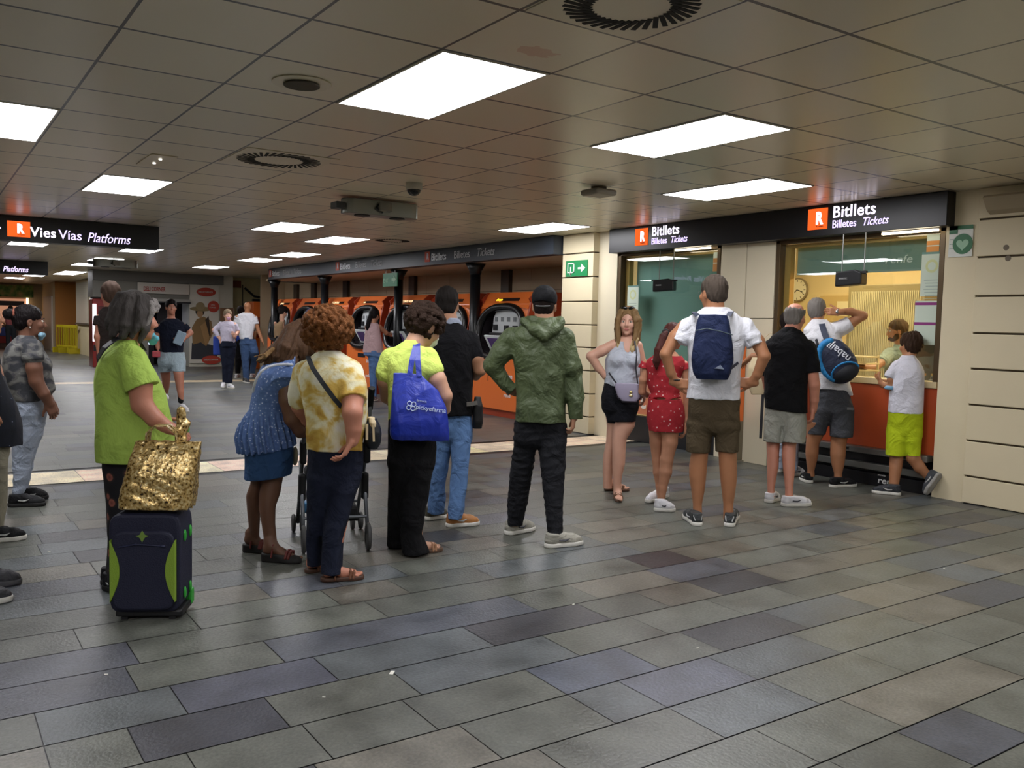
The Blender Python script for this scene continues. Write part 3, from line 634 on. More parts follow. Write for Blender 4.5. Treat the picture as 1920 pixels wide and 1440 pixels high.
r = root('wall_clock', (8.14, -10.48, 2.05), 'round white wall clock in the ticket office', 'clock'); MB().disc((0, 0, 0), .17, 'y', 40, .03).build('clock_rim', mat('clock_rim', '8d7c5c', .4), r, .005); MB().disc((0, 0, .03), .15, 'y', 40, .004).build('clock_face', mat('clock_face', 'ece3c8', .5), r)
h = MB(); [h.box(-.004, .004, .035, .037, .11, .14, 0, Matrix.Rotation(k*math.pi/6, 4, 'Y')) for k in range(12)]; h.build('hour_marks', black_m, r); MB().box(-.005, .005, .038, .041, 0, .1, 0, Matrix.Rotation(-1.9, 4, 'Y')).build('hand', black_m, r); MB().box(-.006, .006, .038, .041, 0, .07, 0, Matrix.Rotation(2.3, 4, 'Y')).build('hand', black_m, r)
r = root('cork_board', (7.5, -10.49, 1.78), 'framed pin board on the office wall behind the counter', 'notice board'); MB().box(-.26, .26, 0, .03, -.18, .18).build('board', mat('board_tan', 'c3a56c', .8), r, .004); MB().box(-.2, -.02, .031, .034, -.1, .1).build('pinned_sheet', mat('paper_warm', 'e5d5aa', .7), r); MB().box(.04, .2, .031, .034, -.02, .02).build('pinned_sheet', mat('paper_warm', 'e5d5aa'), r)
o = box('door_1', 5.1, 5.7, -10.5, -10.44, 0, 2.1, mat('door_cream', 'e2cf9e', .5)); tag(o, kind='structure')
r = root('office_desk', (5.25, -8.15, 0), 'pale office desk behind the counter glass', 'desk'); MB().box(-.9, .9, -.35, .35, .93, .97).build('desk_top', mat('desk_pale', 'd4bd88', .4), r, .005)
for a in (-.86, .82):
    MB().box(a, a+.04, -.33, .33, 0, .93).build('leg', mat('desk_leg', '8a8272', .5), r)
r = root('computer_monitor', (4.85, -8.3, .97), 'dark computer monitor seen from behind on the office desk', 'monitor'); M = Matrix.Rotation(.5, 4, 'Z')
MB().box(-.2, .2, -.02, .02, .1, .44, 0, M).build('screen', mat('monitor_grey', '3a3833', .4), r, .01); MB().box(-.02, .02, -.03, .03, 0, .2, 0, M).build('stand', mat('monitor_grey', '3a3833'), r); MB().box(-.1, .1, -.08, .08, 0, .015, 0, M).build('foot', mat('monitor_grey', '3a3833'), r)
r = root('document_tray', (5.56, -8.2, .97), 'stack of pale document trays on the office desk', 'tray')
for k in range(4): MB().box(-.16, .16, -.12, .12, .02+.07*k, .035+.07*k).build('tray', mat('tray_pale', 'd9c79a', .4), r, .004)
for q in ((-.15, -.1), (.15, -.1)): MB().box(q[0]-.008, q[0]+.008, q[1]-.01, q[1]+.01, 0, .26).build('post', mat('tray_pale', 'd9c79a'), r)
r = root('desk_phone', (4.62, -7.85, .97), 'dark desk telephone by the glass', 'telephone'); MB().prism([(-.09, 0), (.09, 0), (.09, .05), (-.09, .02)], 'x', -.08, .08).build('body', black_m, r, .006); MB().tube([(-.07, -.06, .06), (-.07, .06, .045)], .018).build('handset', black_m, r)

# ---- recess with the ticket machines
bs = mat('back_stone', 'cbb596', .6, bump=.08, bscale=30, var=.08, vscale=1.2)
b = MB(); 
for k in range(16):
    for z0, z1 in ((0, .62), (.628, 1.3), (1.308, 2.06), (2.068, CEIL-.002)): b.box(9.7+.95*k, 9.7+.95*k+.942, -9.1, -8.9, z0, z1)
b.box(9.6, 24.9, -9.08, -8.91, 0, CEIL-.002, 1); tag(b.build('wall_machines', [bs, groove], None), kind='structure')
o = box('ceiling_soffit', 9.76, 22.4, -8.9, -7.5, 2.44, 2.47, mat('soffit_beige', 'd6c0a0', .6)); tag(o, kind='structure')
for k, x in enumerate((13.26, 16.88, 20.42, 22.55, 23.87)):
    o = box('trim_%d' % (k+1), x-.13, x+.13, -8.9, -8.82, 0, 2.44, mat('trim_brown', '4d4136', .5)); tag(o, kind='structure')
o = box('wall_machines_end', 24.9, 25.0, -9.1, -8.2, 0, CEIL, bs); tag(o, kind='structure')
cast = mat('cast_black', '101216', .35, bump=.05)
for k, x in enumerate((12.33, 15.1, 18.75, 22.1)):
    r = root('iron_column', (x, -7.62, 0), ['slim black round column beside the machine reading alunya', 'slim black round column under the small green sign', 'slim black round column between the third and fourth ticket machines', 'slim black round column beside the farthest ticket machine'][k], 'column', 'black columns under the grey fascia')
    MB().tube([(0, 0, 0), (0, 0, 2.3)], .085, 20).build('shaft', cast, r, smooth=True); MB().tube([(0, 0, 2.26), (0, 0, 2.33), (0, 0, 2.44)], [.09, .11, .17], 20).build('capital', cast, r, smooth=True); MB().tube([(0, 0, 0), (0, 0, .1)], [.14, .11], 20).build('foot', cast, r)
r = root('hanging_exit_sign', (15.05, -7.42, 2.12), 'small green exit sign hung below the grey fascia', 'sign', 'green exit signs'); MB().box(-.3, .3, -.01, .01, 0, .25).build('plate', mat('exit_green_dim', '2f8059', .5), r)
b = MB(); M = Matrix.Translation((.3, .011, 0)) @ FACE_Y; b.prism([(.38, .1), (.46, .1), (.46, .05), (.56, .125), (.46, .2), (.46, .15), (.38, .15)], 'z', 0, .003, 0, M); b.build('arrow', mat('sign_pale_green', '9cc5a4', .5), r); text('sign_letters', 'EXIT', .1, (.27, .012, .08), FACE_Y, mat('sign_pale_green', '9cc5a4'), r); MB().box(-.2, -.19, -.004, .004, .25, .31).box(.19, .2, -.004, .004, .25, .31).build('hanger', steel, r)

# ---- orange ticket machines
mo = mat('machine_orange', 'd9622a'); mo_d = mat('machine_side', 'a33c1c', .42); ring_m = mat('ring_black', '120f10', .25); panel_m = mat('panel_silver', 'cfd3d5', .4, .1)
led = emis('led_amber', 'ffb52a', 2.2); led_w = emis('led_pale', 'ffcf9a', 1.3)
def machine(x, label, words, sh=False):
    r = root('ticket_machine', (x, -7.55, 0), label, 'ticket machine', 'orange ticket machines in a row'); W = .66
    # front shell with an oval porthole, drawn as one face ring
    n = 56; cz = 1.335; outer = []; inner = []; rx, rz = .625, .40; se = lambda c: math.copysign(abs(c)**.8, c)
    for k in range(n):
        a = 2*math.pi*k/n; c, s_ = math.cos(a), math.sin(a); c2, s2 = se(c), se(s_); inner.append((rx*c2, cz+rz*s2))
        t = min(W/abs(c2) if abs(c2) > 1e-6 else 9, ((1.78-cz) if s2 > 0 else (cz-.12))/abs(s2) if abs(s2) > 1e-6 else 9); outer.append((t*c2, cz+t*s2))
    b = MB()
    def yy(z): return 0. if z < .95 else -.18*(z-.95)/.85
    v = [(p[0], yy(p[1]), p[1]) for p in outer]+[(p[0], yy(p[1]), p[1]) for p in inner]
    f = [(k, (k+1) % n, n+(k+1) % n, n+k) for k in range(n)]
    for c_ in [(W, .12), (-W, .12), (-W, 1.78), (W, 1.78)]:
        near = sorted(range(n), key=lambda k: (outer[k][0]-c_[0])**2+(outer[k][1]-c_[1])**2)[:2]; i = len(v); v.append((c_[0], yy(c_[1]), c_[1])); f.append((near[0], near[1], i))
    b.add(v, f); b.build('front_shell', mo, r)
    side = [(0, .12), (0, .95), (-.18, 1.8), (-.15, 1.86), (-.28, 1.97), (-1.0, 1.97), (-1.0, .12)]
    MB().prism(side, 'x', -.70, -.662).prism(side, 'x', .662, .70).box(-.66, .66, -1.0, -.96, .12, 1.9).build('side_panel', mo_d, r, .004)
    arch = [(-.66, 1.97), (.66, 1.97), (.66, 1.70)]+[(.66-1.32*k/16, 1.70+.055*math.sin(math.pi*k/16)) for k in range(1, 16)]+[(-.66, 1.70)]
    q = MB(); q.prism([(p[0], p[1]) for p in arch], 'y', -.34, -.13); q.v = [(x, y-(.17*(z-1.70)/.27 if y > -.2 else .5), z) for x, y, z in q.v]; q.build('header', mo, r, .005)
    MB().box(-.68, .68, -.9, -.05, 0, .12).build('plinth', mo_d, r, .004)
    g = MB(); g.tube([(rx*se(math.cos(t)), yy(cz+rz*se(math.sin(t)))+.005, cz+rz*se(math.sin(t))) for t in np.linspace(0, 2*math.pi, n+1)], .062, 10, caps=False); g.build('porthole_ring', ring_m, r, smooth=True)
    q = MB(); ins = [(rx*.98*se(math.cos(t)), cz+rz*.98*se(math.sin(t))) for t in np.linspace(0, 2*math.pi, n+1)[:-1]]
    q.add([(p[0], yy(p[1])-.01, p[1]) for p in ins]+[(p[0], -.42, p[1]) for p in ins], [(k, (k+1) % n, n+(k+1) % n, n+k) for k in range(n)]+[tuple(range(n, 2*n))]); q.build('recess_wall', mat('recess_dark', '2a2528', .12), r)
    pp = [(-.52, 1.0), (-.58, 1.3), (-.50, 1.60), (-.1, 1.69), (.30, 1.66), (.37, 1.56), (.47, 1.0)]
    q = MB(); q.prism(pp, 'y', -.30, -.20); q.build('control_panel', panel_m, r, .01)
    MB().box(-.5, .45, -.19, -.17, 1.70, 1.715).build('inner_lamp', emis('machine_lamp', 'f4f6ff', 14.), r)
    ic = MB(); [ic.box(.24-.175*k, .32-.175*k, -.198, -.192, 1.50, 1.57) for k in range(4)]; ic.build('payment_icon', mat('icon_grey', '75797c', .5), r)
    for q_ in ((.24, .34, -.198, -.17, 1.36, 1.45), (-.08, .0, -.198, -.15, 1.34, 1.44), (-.33, -.2, -.198, -.18, 1.37, 1.44)): MB().box(*q_).build('slot', black_m, r, .004)
    M = Matrix.Translation((.16, -.13, 1.13)) @ Matrix.Rotation(math.radians(-30), 4, 'X')
    MB().box(-.26, .27, -.03, .0, -.15, .16, 0, M).build('screen_bezel', mat('bezel_white', 'e4e8ea', .3), r, .008); MB().box(-.17, .19, .0, .004, -.10, .12, 0, M).build('screen', mat('screen_dark', '2b1f36', .15, emit='4b3a60', estr=.35), r)
    MB().box(-.15, .36, -.20, -.11, 1.28, 1.325).build('shelf_band', black_m, r, .004)
    # header display
    M = Matrix.Translation((0, -.222, 1.845)) @ Matrix.Rotation(math.radians(32.2), 4, 'X')
    MB().box(-.33, .33, .006, .01, -.028, .028, 0, M).build('header_display', mat('display_dark', '241413', .3), r)
    if words: text('display_letters', words, .07, (M @ Vector((.31, .0115, -.024))), Matrix.Rotation(math.radians(32.2), 4, 'X') @ FACE_Y, led if words == 'alunya' else led_w, r, shear=.12, bold=.012)
    MB().box(-.25, .1, .0, .012, .72, .80).build('ticket_slot', black_m, r, .004)
    MB().box(.18, .19, .0, .004, .55, .66).build('lock', black_m, r)
    text('logo_letters', 'renfe', .085, (-.27, .002, .33), FACE_Y, mat('logo_white', 'e6e6e6'), r, shear=.12, bold=.008, sx=1.1)
    text('panel_letters', 'tren', .12, (-.3, .002, .62), FACE_Y, mat('logo_white', 'e6e6e6'), r, bold=.005)
ML = ['nearest orange ticket machine, its display reading alunya', 'second orange ticket machine, behind the man in black', 'orange ticket machine behind the curly-haired woman in yellow', 'orange ticket machine used by the woman in pink', 'orange ticket machine above the copper curls', 'orange ticket machine used by the person in the navy cap', 'farthest orange ticket machine, used by the woman with bare shoulders']
for k, w in enumerate(['alunya', 'T OFICI', 'T CONTE 10-20', 'ans', 'T CONTROL', '', 'LINIA R']):
    machine(11.58+1.692*k, ML[k], w)

# ---- the far end: shop with posters, corridor, stalls
pale = mat('far_cream', 'd8c8a0', .6, var=.06, vscale=1.); greyband = mat('far_grey', '6d6c68', .6)
o = box('wall_far_right', 27.5, 27.7, -12, -7.9, 0, CEIL, mat('far_ochre', 'd2c28f', .6, var=.08)); tag(o, kind='structure')
for k, y in enumerate((-8.0, -8.45)):
    o = box('trim_%d' % (k+8), 27.46, 27.5, y-.02, y, 0, 2.5, mat('trim_brown', '4d4136')); tag(o, kind='structure')
o = MB().tube([(27.4, -8.5, 2.4), (27.4, -8.8, 2.15), (27.4, -9.2, 2.1), (27.4, -9.6, 2.1)], .035).build('sagging_cable', mat('cable_black', '0e0e0e')); tag(o, 'dark cable sagging across the ochre far wall', 'cable')
r = root('fire_notice', (27.49, -8.25, 2.4), 'small brown-red notice high on the ochre far wall', 'notice'); MB().box(-.02, 0, -.16, .16, 0, .22).build('plate', mat('notice_red', '7d3b22', .6), r)
# shop block
o = box('wall_shop', 26.6, 27.4, -7.9, -6.62, 0, CEIL, mat('shop_pale', 'd0ccbc', .5)); tag(o, kind='structure')
o = MB().box(26.6, 27.4, -6.62, -4.05, 1.95, CEIL).box(26.6, 27.4, -5.5, -4.62, 0, 1.9).build('wall_shop_front', mat('shop_grey', '807e76', .5)); tag(o, kind='structure')
o = box('trim_6', 26.52, 26.6, -7.6, -4.05, 2.42, CEIL, greyband); tag(o, kind='structure')
o = box('wall_shop_inside', 28.6, 28.7, -7.9, -4.3, 0, CEIL, mat('shop_inner', '3d3a40', .5)); tag(o, kind='structure')
r = root('shop_sign', (26.5, -5.55, 2.1), 'pale shop sign with red letters reading Deli Corner', 'sign'); MB().box(0, .08, -1.05, .35, 0, .3).build('board', mat('shop_board', 'd0cac0', .5), r); text('sign_letters', 'DELI CORNER', .17, (-.01, .2, .07), FACE_X, mat('sign_red', 'b03a34', .5), r, sx=.55, bold=.02)
r = root('shop_awning', (26.45, -5.5, 1.86), 'white shutter box above the shop doorway', 'shutter'); MB().box(0, .12, -1.12, .0, 0, .1).build('box', mat('shutter_pale', 'a3a19a', .4), r); MB().box(-.02, 0, -1.13, .01, -.02, .02).build('rail', black_m, r)
for k, (y, z) in enumerate([(-5.7, 1.1), (-6.3, 1.2)]):
    r = root('drinks_fridge', (28.3, y, 0), ['lit drinks fridge behind the walking man, left part of the shop doorway', 'dark display fridge in the shop doorway behind the walking man'][k], 'fridge'); MB().box(-.25, .25, -.26, .26, 0, 1.85).build('cabinet', mat('fridge_dark', '2a2c34', .3), r, .01); MB().box(-.27, -.255, -.2, -.02 if k == 0 else -.16, .6, 1.6).build('lit_strip', emis('fridge_lit', 'cfd8ff', 2.0), r)
def far_poster():
    r = root('hat_poster', (26.58, -7.05, .1), 'tall shop poster of a person in a straw hat', 'poster'); MB().box(-.03, 0, -.42, .42, 0, 2.3).build('sheet', mat('poster_sheet', 'd6d2c6', .5), r)
    def P(name, poly, c, d): MB().prism([(p[0], p[1]) for p in poly], 'x', -.034-d, -.031-d).build(name, mat('poster_'+c, c, .6), r)
    def E(cy_, cz_, ry, rz, n=20): return [(cy_+ry*math.cos(t), cz_+rz*math.sin(t)) for t in np.linspace(0, 2*math.pi, n+1)[:-1]]
    P('printed_jeans', [(.38, .12), (-.38, .12), (-.36, .5), (.1, .62), (.36, .6)], '34363c', 0)
    P('printed_body', [(.34, .55), (.36, 1.05), (.22, 1.3), (.02, 1.38), (-.2, 1.25), (-.26, .9), (-.05, .5), (.1, .62)], '8f7147', .001)
    P('printed_arm', [(.12, 1.1), (-.02, .55), (-.12, .6), (-.16, 1.25), (-.06, 1.25)], 'a98456', .002)
    P('printed_strap', [(-.02, 1.28), (-.14, .8), (-.18, .82), (-.12, 1.4)], '3a2c22', .003)
    P('printed_hair', E(.13, 1.52, .13, .13), '2e251d', .003); P('printed_face', E(.13, 1.46, .085, .12), 'b08b64', .004); P('printed_hat_brim', E(.1, 1.6, .32, .07), '8b7a54', .005); P('printed_hat_crown', E(.12, 1.68, .13, .12), '958460', .006)
    P('printed_band', E(-.05, 2.1, .28, .13), 'b5402f', .002); text('band_letters', 'DELICORNER', .07, (-.045, .18, 2.075), FACE_X, mat('poster_white', 'cfc8bd', .6), r, bold=.01)
    P('printed_disc', E(-.26, 1.68, .17, .17), 'b5402f', .007); text('disc_letters', 'DELI', .06, (-.05, -.18, 1.71), FACE_X, mat('poster_white', 'cfc8bd'), r); text('disc_letters', 'CORNER', .06, (-.05, -.14, 1.63), FACE_X, mat('poster_white', 'cfc8bd'), r, sx=.8)
    P('printed_band', E(-.2, .0+.1, .28, .13), 'b5402f', .004); text('band_letters', 'DELICORNER', .07, (-.045, .02, .08), FACE_X, mat('poster_white', 'cfc8bd'), r, bold=.01)
far_poster()
r = root('face_poster', (26.57, -7.70, .75), 'small framed menu poster with a printed face right of the straw hat poster', 'poster'); MB().box(-.03, 0, -.2, .2, 0, 1.0).build('sheet', mat('menu_dark', '25262a', .4), r); MB().box(-.036, -.031, -.2, .2, .62, 1.0).build('printed_picture', mat('menu_face', '8d6a4c', .6), r)
MB().box(-.04, -.03, -.22, -.2, 0, 1).box(-.04, -.03, .2, .22, 0, 1).box(-.04, -.03, -.22, .22, .58, .62).box(-.04, -.03, -.22, .22, -.02, 0).build('frame', mat('menu_frame', '9a968a', .4), r)
r = root('red_cooler', (26.9, -4.28, 0), 'red vending cooler with a bright white strip', 'vending machine'); MB().box(-.3, .3, -.26, .24, 0, 1.9).build('cabinet', mat('cooler_red', '8e2520', .35), r, .02); MB().box(-.315, -.301, .14, .235, .72, 1.75).build('lit_strip', emis('cooler_lit', 'f6f3ff', 3.), r); MB().box(-.31, -.3, .05, .22, .45, .62).build('slot', black_m, r); MB().box(-.31, -.3, -.24, .1, .8, 1.7).build('door', mat('cooler_red_dark', '5e1a17', .3), r)
r = root('standing_kiosk', (26.5, -8.75, 0), 'black screen kiosk on a stand at the far end of the machines', 'screen'); MB().box(-.05, .05, -.3, .3, 1.3, 2.05).build('screen', mat('kiosk_black', '0b0c0e', .3), r, .01); MB().box(-.03, .03, -.03, .03, 0, 1.3).build('post', mat('kiosk_black', '0b0c0e'), r); MB().box(-.2, .2, -.2, .2, 0, .02).build('foot', mat('kiosk_black', '0b0c0e'), r); MB().box(-.06, -.051, .1, .28, 1.45, 1.75).build('sheet', mat('kiosk_paper', '9aa3ad', .6), r)
r = root('orange_cabinet', (25.6, -8.4, 0), 'orange cabinet beyond the farthest ticket machine', 'cabinet'); MB().box(-.3, .3, -.3, .3, 0, 1.95).build('body', mo, r, .01); MB().box(-.31, -.3, -.2, .2, .9, 1.5).build('door', mo_d, r)
# corridor side wall and what stands there
o = box('wall_corridor', 33.2, 36.6, -6.2, -5.0, 0, CEIL, pale); tag(o, kind='structure')
o = box('wall_corridor_near', 27.42, 33.2, -5.2, -5.0, 0, CEIL, pale); tag(o, kind='structure')
r = root('white_board', (34.9, -4.98, 1.15), 'large blank pale board on the far cream wall', 'board'); MB().box(-1.35, 1.35, 0, .03, 0, 1.45).build('panel', mat('board_white', 'b9b6a6', .4), r); MB().box(-1.4, 1.4, 0, .06, -.06, 0).build('ledge', mat('board_ledge', '4c463c', .5), r)
o = box('wall_corridor_far', 38.4, 42.5, -6.2, -4.5, 0, CEIL, pale); tag(o, kind='structure')
o = box('wall_passage', 38.3, 38.4, -6.6, -4.5, 0, CEIL, mat('passage_orange', 'b0722e', .6)); tag(o, kind='structure')
o = box('wall_passage_back', 36.6, 38.4, -7.2, -6.6, 0, CEIL, mat('passage_orange', 'b0722e')); tag(o, kind='structure')
o = box('door_2', 39.0, 41.6, -4.5, -4.44, 0, 2.15, mat('white_door', 'cdbfae', .5)); tag(o, kind='structure')
def barrier(x, y, rz, label):
    r = root('yellow_barrier', (x, y, 0), label, 'barrier', 'folded yellow barriers', rz); ym = mat('barrier_yellow', 'c9b51c', .5)
    MB().box(-.6, .6, -.02, .02, .95, 1.05).box(-.6, .6, -.02, .02, .2, .28).build('rail', ym, r, .01)
    for k in range(9): MB().box(-.58+.145*k-.02, -.58+.145*k+.02, -.01, .01, .25, 1.0).build('upright', ym, r)
    for q in (-.45, .45): MB().box(q-.04, q+.04, -.25, .25, 0, .2).build('foot', ym, r, .01)
barrier(36.9, -4.7, .45, 'yellow plastic barrier standing left of its twin by the orange passage'); barrier(36.2, -4.75, .25, 'yellow plastic barrier standing right of its twin by the orange passage')
o = box('wall_far_end', 42.5, 42.7, -6.2, 9, 0, CEIL, mat('far_end', '9c8f72', .6)); tag(o, kind='structure')
r = root('snack_stall', (42.4, -3.4, 0), 'distant lit stall under a green patterned canopy', 'stall'); MB().box(-.1, 0, -.75, 2.5, 2.12, 2.62).build('canopy', ramp_mat('canopy_green', [(.35, '2c5a35'), (.5, '7da05c'), (.65, 'c7b27a')], scale=3), r)
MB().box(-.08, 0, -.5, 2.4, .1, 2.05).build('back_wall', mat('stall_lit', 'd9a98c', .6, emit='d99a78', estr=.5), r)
MB().box(-.14, -.09, -.4, .5, 1.75, 1.95).build('menu_panel', mat('stall_dark', '3a2a24', .5), r); MB().box(-.5, -.1, -.6, 2.3, 0, .95).build('counter', mat('stall_counter', '6b4a3a', .5), r)
MB().box(-.56, -.5, .0, .9, .5, .85).build('blue_panel', mat('stall_blue', '3c4fa6', .5), r); MB().box(-.56, -.5, .0, .9, .2, .48).build('red_panel', mat('stall_red', 'a82c2c', .5), r); MB().box(-.12, -.08, -.56, -.48, .5, 2.1).build('lit_strip', emis('stall_strip', 'ffdcb8', 2.5), r)
# closing walls behind and beside the photographer
o = box('wall_left', -4, 42.7, 9, 9.2, 0, CEIL, pale); tag(o, kind='structure')
o = box('wall_back', -4.2, -4, -12, 9.2, 0, CEIL, pale); tag(o, kind='structure')

# ================================================================ PEOPLE
def _cone(p0, p1, r0, r1):
    p0, p1 = np.array(p0, float), np.array(p1, float); R = max(r0, r1); L = np.linalg.norm(p1-p0); d = (p1-p0)/L
    def f(X, Y, Z):
        t = (X-p0[0])*d[0]+(Y-p0[1])*d[1]+(Z-p0[2])*d[2]; q = np.clip(t/L, 0, 1)
        rad = np.sqrt(np.maximum((X-p0[0])**2+(Y-p0[1])**2+(Z-p0[2])**2-t*t, 0))
        return np.maximum(rad-(r0+(r1-r0)*q), np.maximum(t-L, -t))
    return f, np.minimum(p0, p1)-R, np.maximum(p0, p1)+R
Solid.cone = lambda s, a, b, ra, rb, k=None: (s.p.append((_cone(a[:3], b[:3], ra, rb), s.k if k is None else k, 1)), s)[1]
def unit(v): v = np.array(v, float); return v/np.linalg.norm(v)
SKIN = dict(light='c99a80', mid='b98466', tan='a87350', red='be8068', brown='7c5340', dark='6c4a38', olive='a87a5e', pink='cf9f88')
def skin_mat(k): return mat('skin_'+k, SKIN[k], .5, bump=.06, bscale=120, var=.08, vscale=14)
def cloth(name, c, rough=.9, bump=.55, bs=7, var=.05, **kw): return mat('cloth_'+name, c, rough, bump=max(bump, .9), bscale=7 if bs < 50 else bs, var=var, spec=.25, bdist=.055, bdistort=.5, **kw)

class Person:
    def __init__(s, px, label, skin='mid', vox=.0055, name='person', cat='person', at=None, group=None):
        g = np.array([at[0], at[1], 0.]) if at is not None else on_floor(*px)
        s.g = g; d = np.hypot(g[0], g[1]); s.ef = np.array([g[0], g[1], 0])/d; s.er = np.array([s.ef[1], -s.ef[0], 0]); s.d = d
        s.root = root(name, tuple(g), label, cat, group, math.atan2(s.er[1], s.er[0])); s.vox = vox; s.B = Solid(vox); s.skin = skin_mat(skin); s.sk = skin
    def pt(s, u, v, d=0.):
        r = ray(u, v); t = (s.d+d)/(r @ s.ef); p = np.array([0, 0, EYE])+t*r-s.g; return np.array([p @ s.er, d, p[2]])
    def w2l(s, p): q = np.array(p, float)-s.g; return np.array([q @ s.er, q @ s.ef, q[2]])
    def foot(s, u, v, z=0.): return s.w2l(on_floor(u, v, z))
    def leg(s, L, heel, fac=.9):
        """rows of one leg, leaning in depth from the hip to where its foot stands"""
        y = s.foot(*heel)[1]+.005; v0, v1 = L[0][0], heel[1]-12; out = []
        for q in L:
            w = (q[2]-q[1])/2/F_PX*(s.d+y); out.append((q[0], q[1], q[2], (q[3] if len(q) > 3 and q[3] else w*fac), y*max(0, min(1, (q[0]-v0)/(v1-v0)))))
        return out
    def rows(s, L, fac=.62, inset=0.):
        out = []
        for q in L:
            v, a, b = q[:3]; cy_ = q[4] if len(q) > 4 else 0.
            pa, pb = s.pt(a, v, cy_), s.pt(b, v, cy_); rx = (pb[0]-pa[0])/2
            ry = (q[3] if len(q) > 3 and q[3] else rx*fac); out.append(((pa[2]+pb[2])/2, (pa[0]+pb[0])/2, cy_, max(rx-inset, .01), max(ry-inset, .01)))
        return out
    def ch(s, L): return [(*s.pt(q[0], q[1], q[2]), q[3]) for q in L]
    # -- limbs
    def arm(s, L, hand=None):
        c = s.ch(L); c[0] = (*c[0][:3], c[0][3]*.84); s.B.chain(c, k=.012)
        if hand: s.hand(c[-1], **hand)
    def hand(s, w, dir, nrm, k=.95, side=1, curl=(25, 30, 35, 40), thumb=.6, S=None):
        B = S or s.B; w = np.array(w[:3]); D = unit(dir); N = unit(np.array(nrm, float)-D*np.dot(nrm, D)); Sd = np.cross(D, N)*side
        B.rbox(w+D*.045*k, (.039*k, .048*k, .0135*k), np.stack([Sd, D, N], 1), .012*k, k=.012); B.seg(w-D*.03, w+D*.01, .027*k, .026*k, k=.015)
        for i in range(4):
            b = w+D*(.086-.006*abs(i-1.2))*k+Sd*(.029-.0195*i)*k; L_ = (.070, .079, .073, .058)[i]*k; dr = D.copy(); a = 0
            for j, (f_, r0) in enumerate(((.45, .0088), (.3, .0080), (.25, .0074))):
                a += math.radians(curl[i])*(.6 if j == 0 else 1.); dr = D*math.cos(a)+N*math.sin(a); e = b+dr*L_*f_; B.seg(b, e, r0*k, (r0-.0008)*k, k=.004); b = e
        tb = w+D*.02*k+Sd*.03*k+N*.004*k; td = unit(D*.75+Sd*thumb+N*.35); e = tb+td*.045*k; B.seg(tb, e, .0125*k, .0105*k, k=.012); e2 = e+unit(td+D*.35)*.032*k; B.seg(e, e2, .0102*k, .0085*k, k=.004)
    # -- head
    def head(s, u, v, d=0., a=0., pitch=0., roll=0., k=1., neck=None, nr=.053, face=True, hairline=True):
        c = s.pt(u, v, d); a, pi_, ro = math.radians(a), math.radians(pitch), math.radians(roll)
        F = np.array([math.sin(a)*math.cos(pi_), math.cos(a)*math.cos(pi_), -math.sin(pi_)]); U = unit(np.array([0, 0, 1.])-F*F[2]); Rt = np.cross(F, U)
        U, Rt = U*math.cos(ro)+Rt*math.sin(ro), Rt*math.cos(ro)-U*math.sin(ro)
        M = np.stack([Rt, F, U], 1); s.hM, s.hc, s.hk = M, c, k
        P_ = s.hp; B = s.B
        B.ell(P_(0, -.012, .032), np.array((.074, .093, .082))*k, M); B.ell(P_(0, .022, -.03), np.array((.059, .068, .084))*k, M, k=.03)
        B.ell(P_(0, .042, -.078), np.array((.040, .044, .030))*k, M, k=.025)
        if face:
            B.minus(_ell(P_(.031, .097, .004), np.array((.019, .016, .012))*k, M), .012); B.minus(_ell(P_(-.031, .097, .004), np.array((.019, .016, .012))*k, M), .012)
            B.seg(P_(0, .088, .006), P_(0, .106, -.030), .0075*k, .0115*k, k=.010); B.ell(P_(0, .098, -.036), np.array((.017, .011, .009))*k, M, k=.008)
            B.ell(P_(0, .088, -.060), np.array((.024, .011, .0055))*k, M, k=.006); B.ell(P_(0, .087, -.069), np.array((.020, .011, .0065))*k, M, k=.006)
            B.ell(P_(0, .074, -.098), np.array((.020, .018, .016))*k, M, k=.015)
            for q in (-1, 1): B.ell(P_(q*.036, .070, -.028), np.array((.024, .022, .026))*k, M, k=.02)
        for q in (-1, 1): B.ell(P_(q*.074, -.004, -.012), np.array((.010, .019, .032))*k, M, k=.006); B.minus(_ell(P_(q*.085, .0, -.010), np.array((.007, .010, .018))*k, M), .004)
        nb = np.array(neck) if neck is not None else c-np.array([0, 0, .20]); B.seg(P_(0, -.022, -.055), nb, nr*k, nr*1.12*k, k=.03)
    def hp(s, x, y, z): return s.hc+s.hM @ np.array([x, y, z])*s.hk
    def eyes(s, iris='3a2a1c', lips=None, brow='3a2c22'):
        k = s.hk
        for q in (-1, 1):
            o = Solid(.0025); o.ell(s.hp(q*.031, .0785, .002), np.array((.0125, .0120, .0092))*k, s.hM); e = o.build('eye', mat('eye_white', 'd8d2c8', .25), s.root)
            o = Solid(.0015); o.ell(s.hp(q*.031, .0895, .002), np.array((.0056, .0030, .0056))*k, s.hM); o.build('iris', mat('iris_'+iris, iris, .2), e)
            o = Solid(.002); o.k = .002; o.seg(s.hp(q*.018, .096, .021), s.hp(q*.034, .093, .026), .0026*k); o.seg(s.hp(q*.034, .093, .026), s.hp(q*.050, .081, .019), .0026*k, .0016*k); o.build('eyebrow', mat('brow_'+brow, brow, .9), s.root)
            o = Solid(.0015); o.k = .002; o.seg(s.hp(q*.019, .0885, .008), s.hp(q*.031, .0925, .0125), .0014*k); o.seg(s.hp(q*.031, .0925, .0125), s.hp(q*.044, .0855, .007), .0014*k); o.build('eyelashes', mat('lash', '1a1310', .8), s.root)
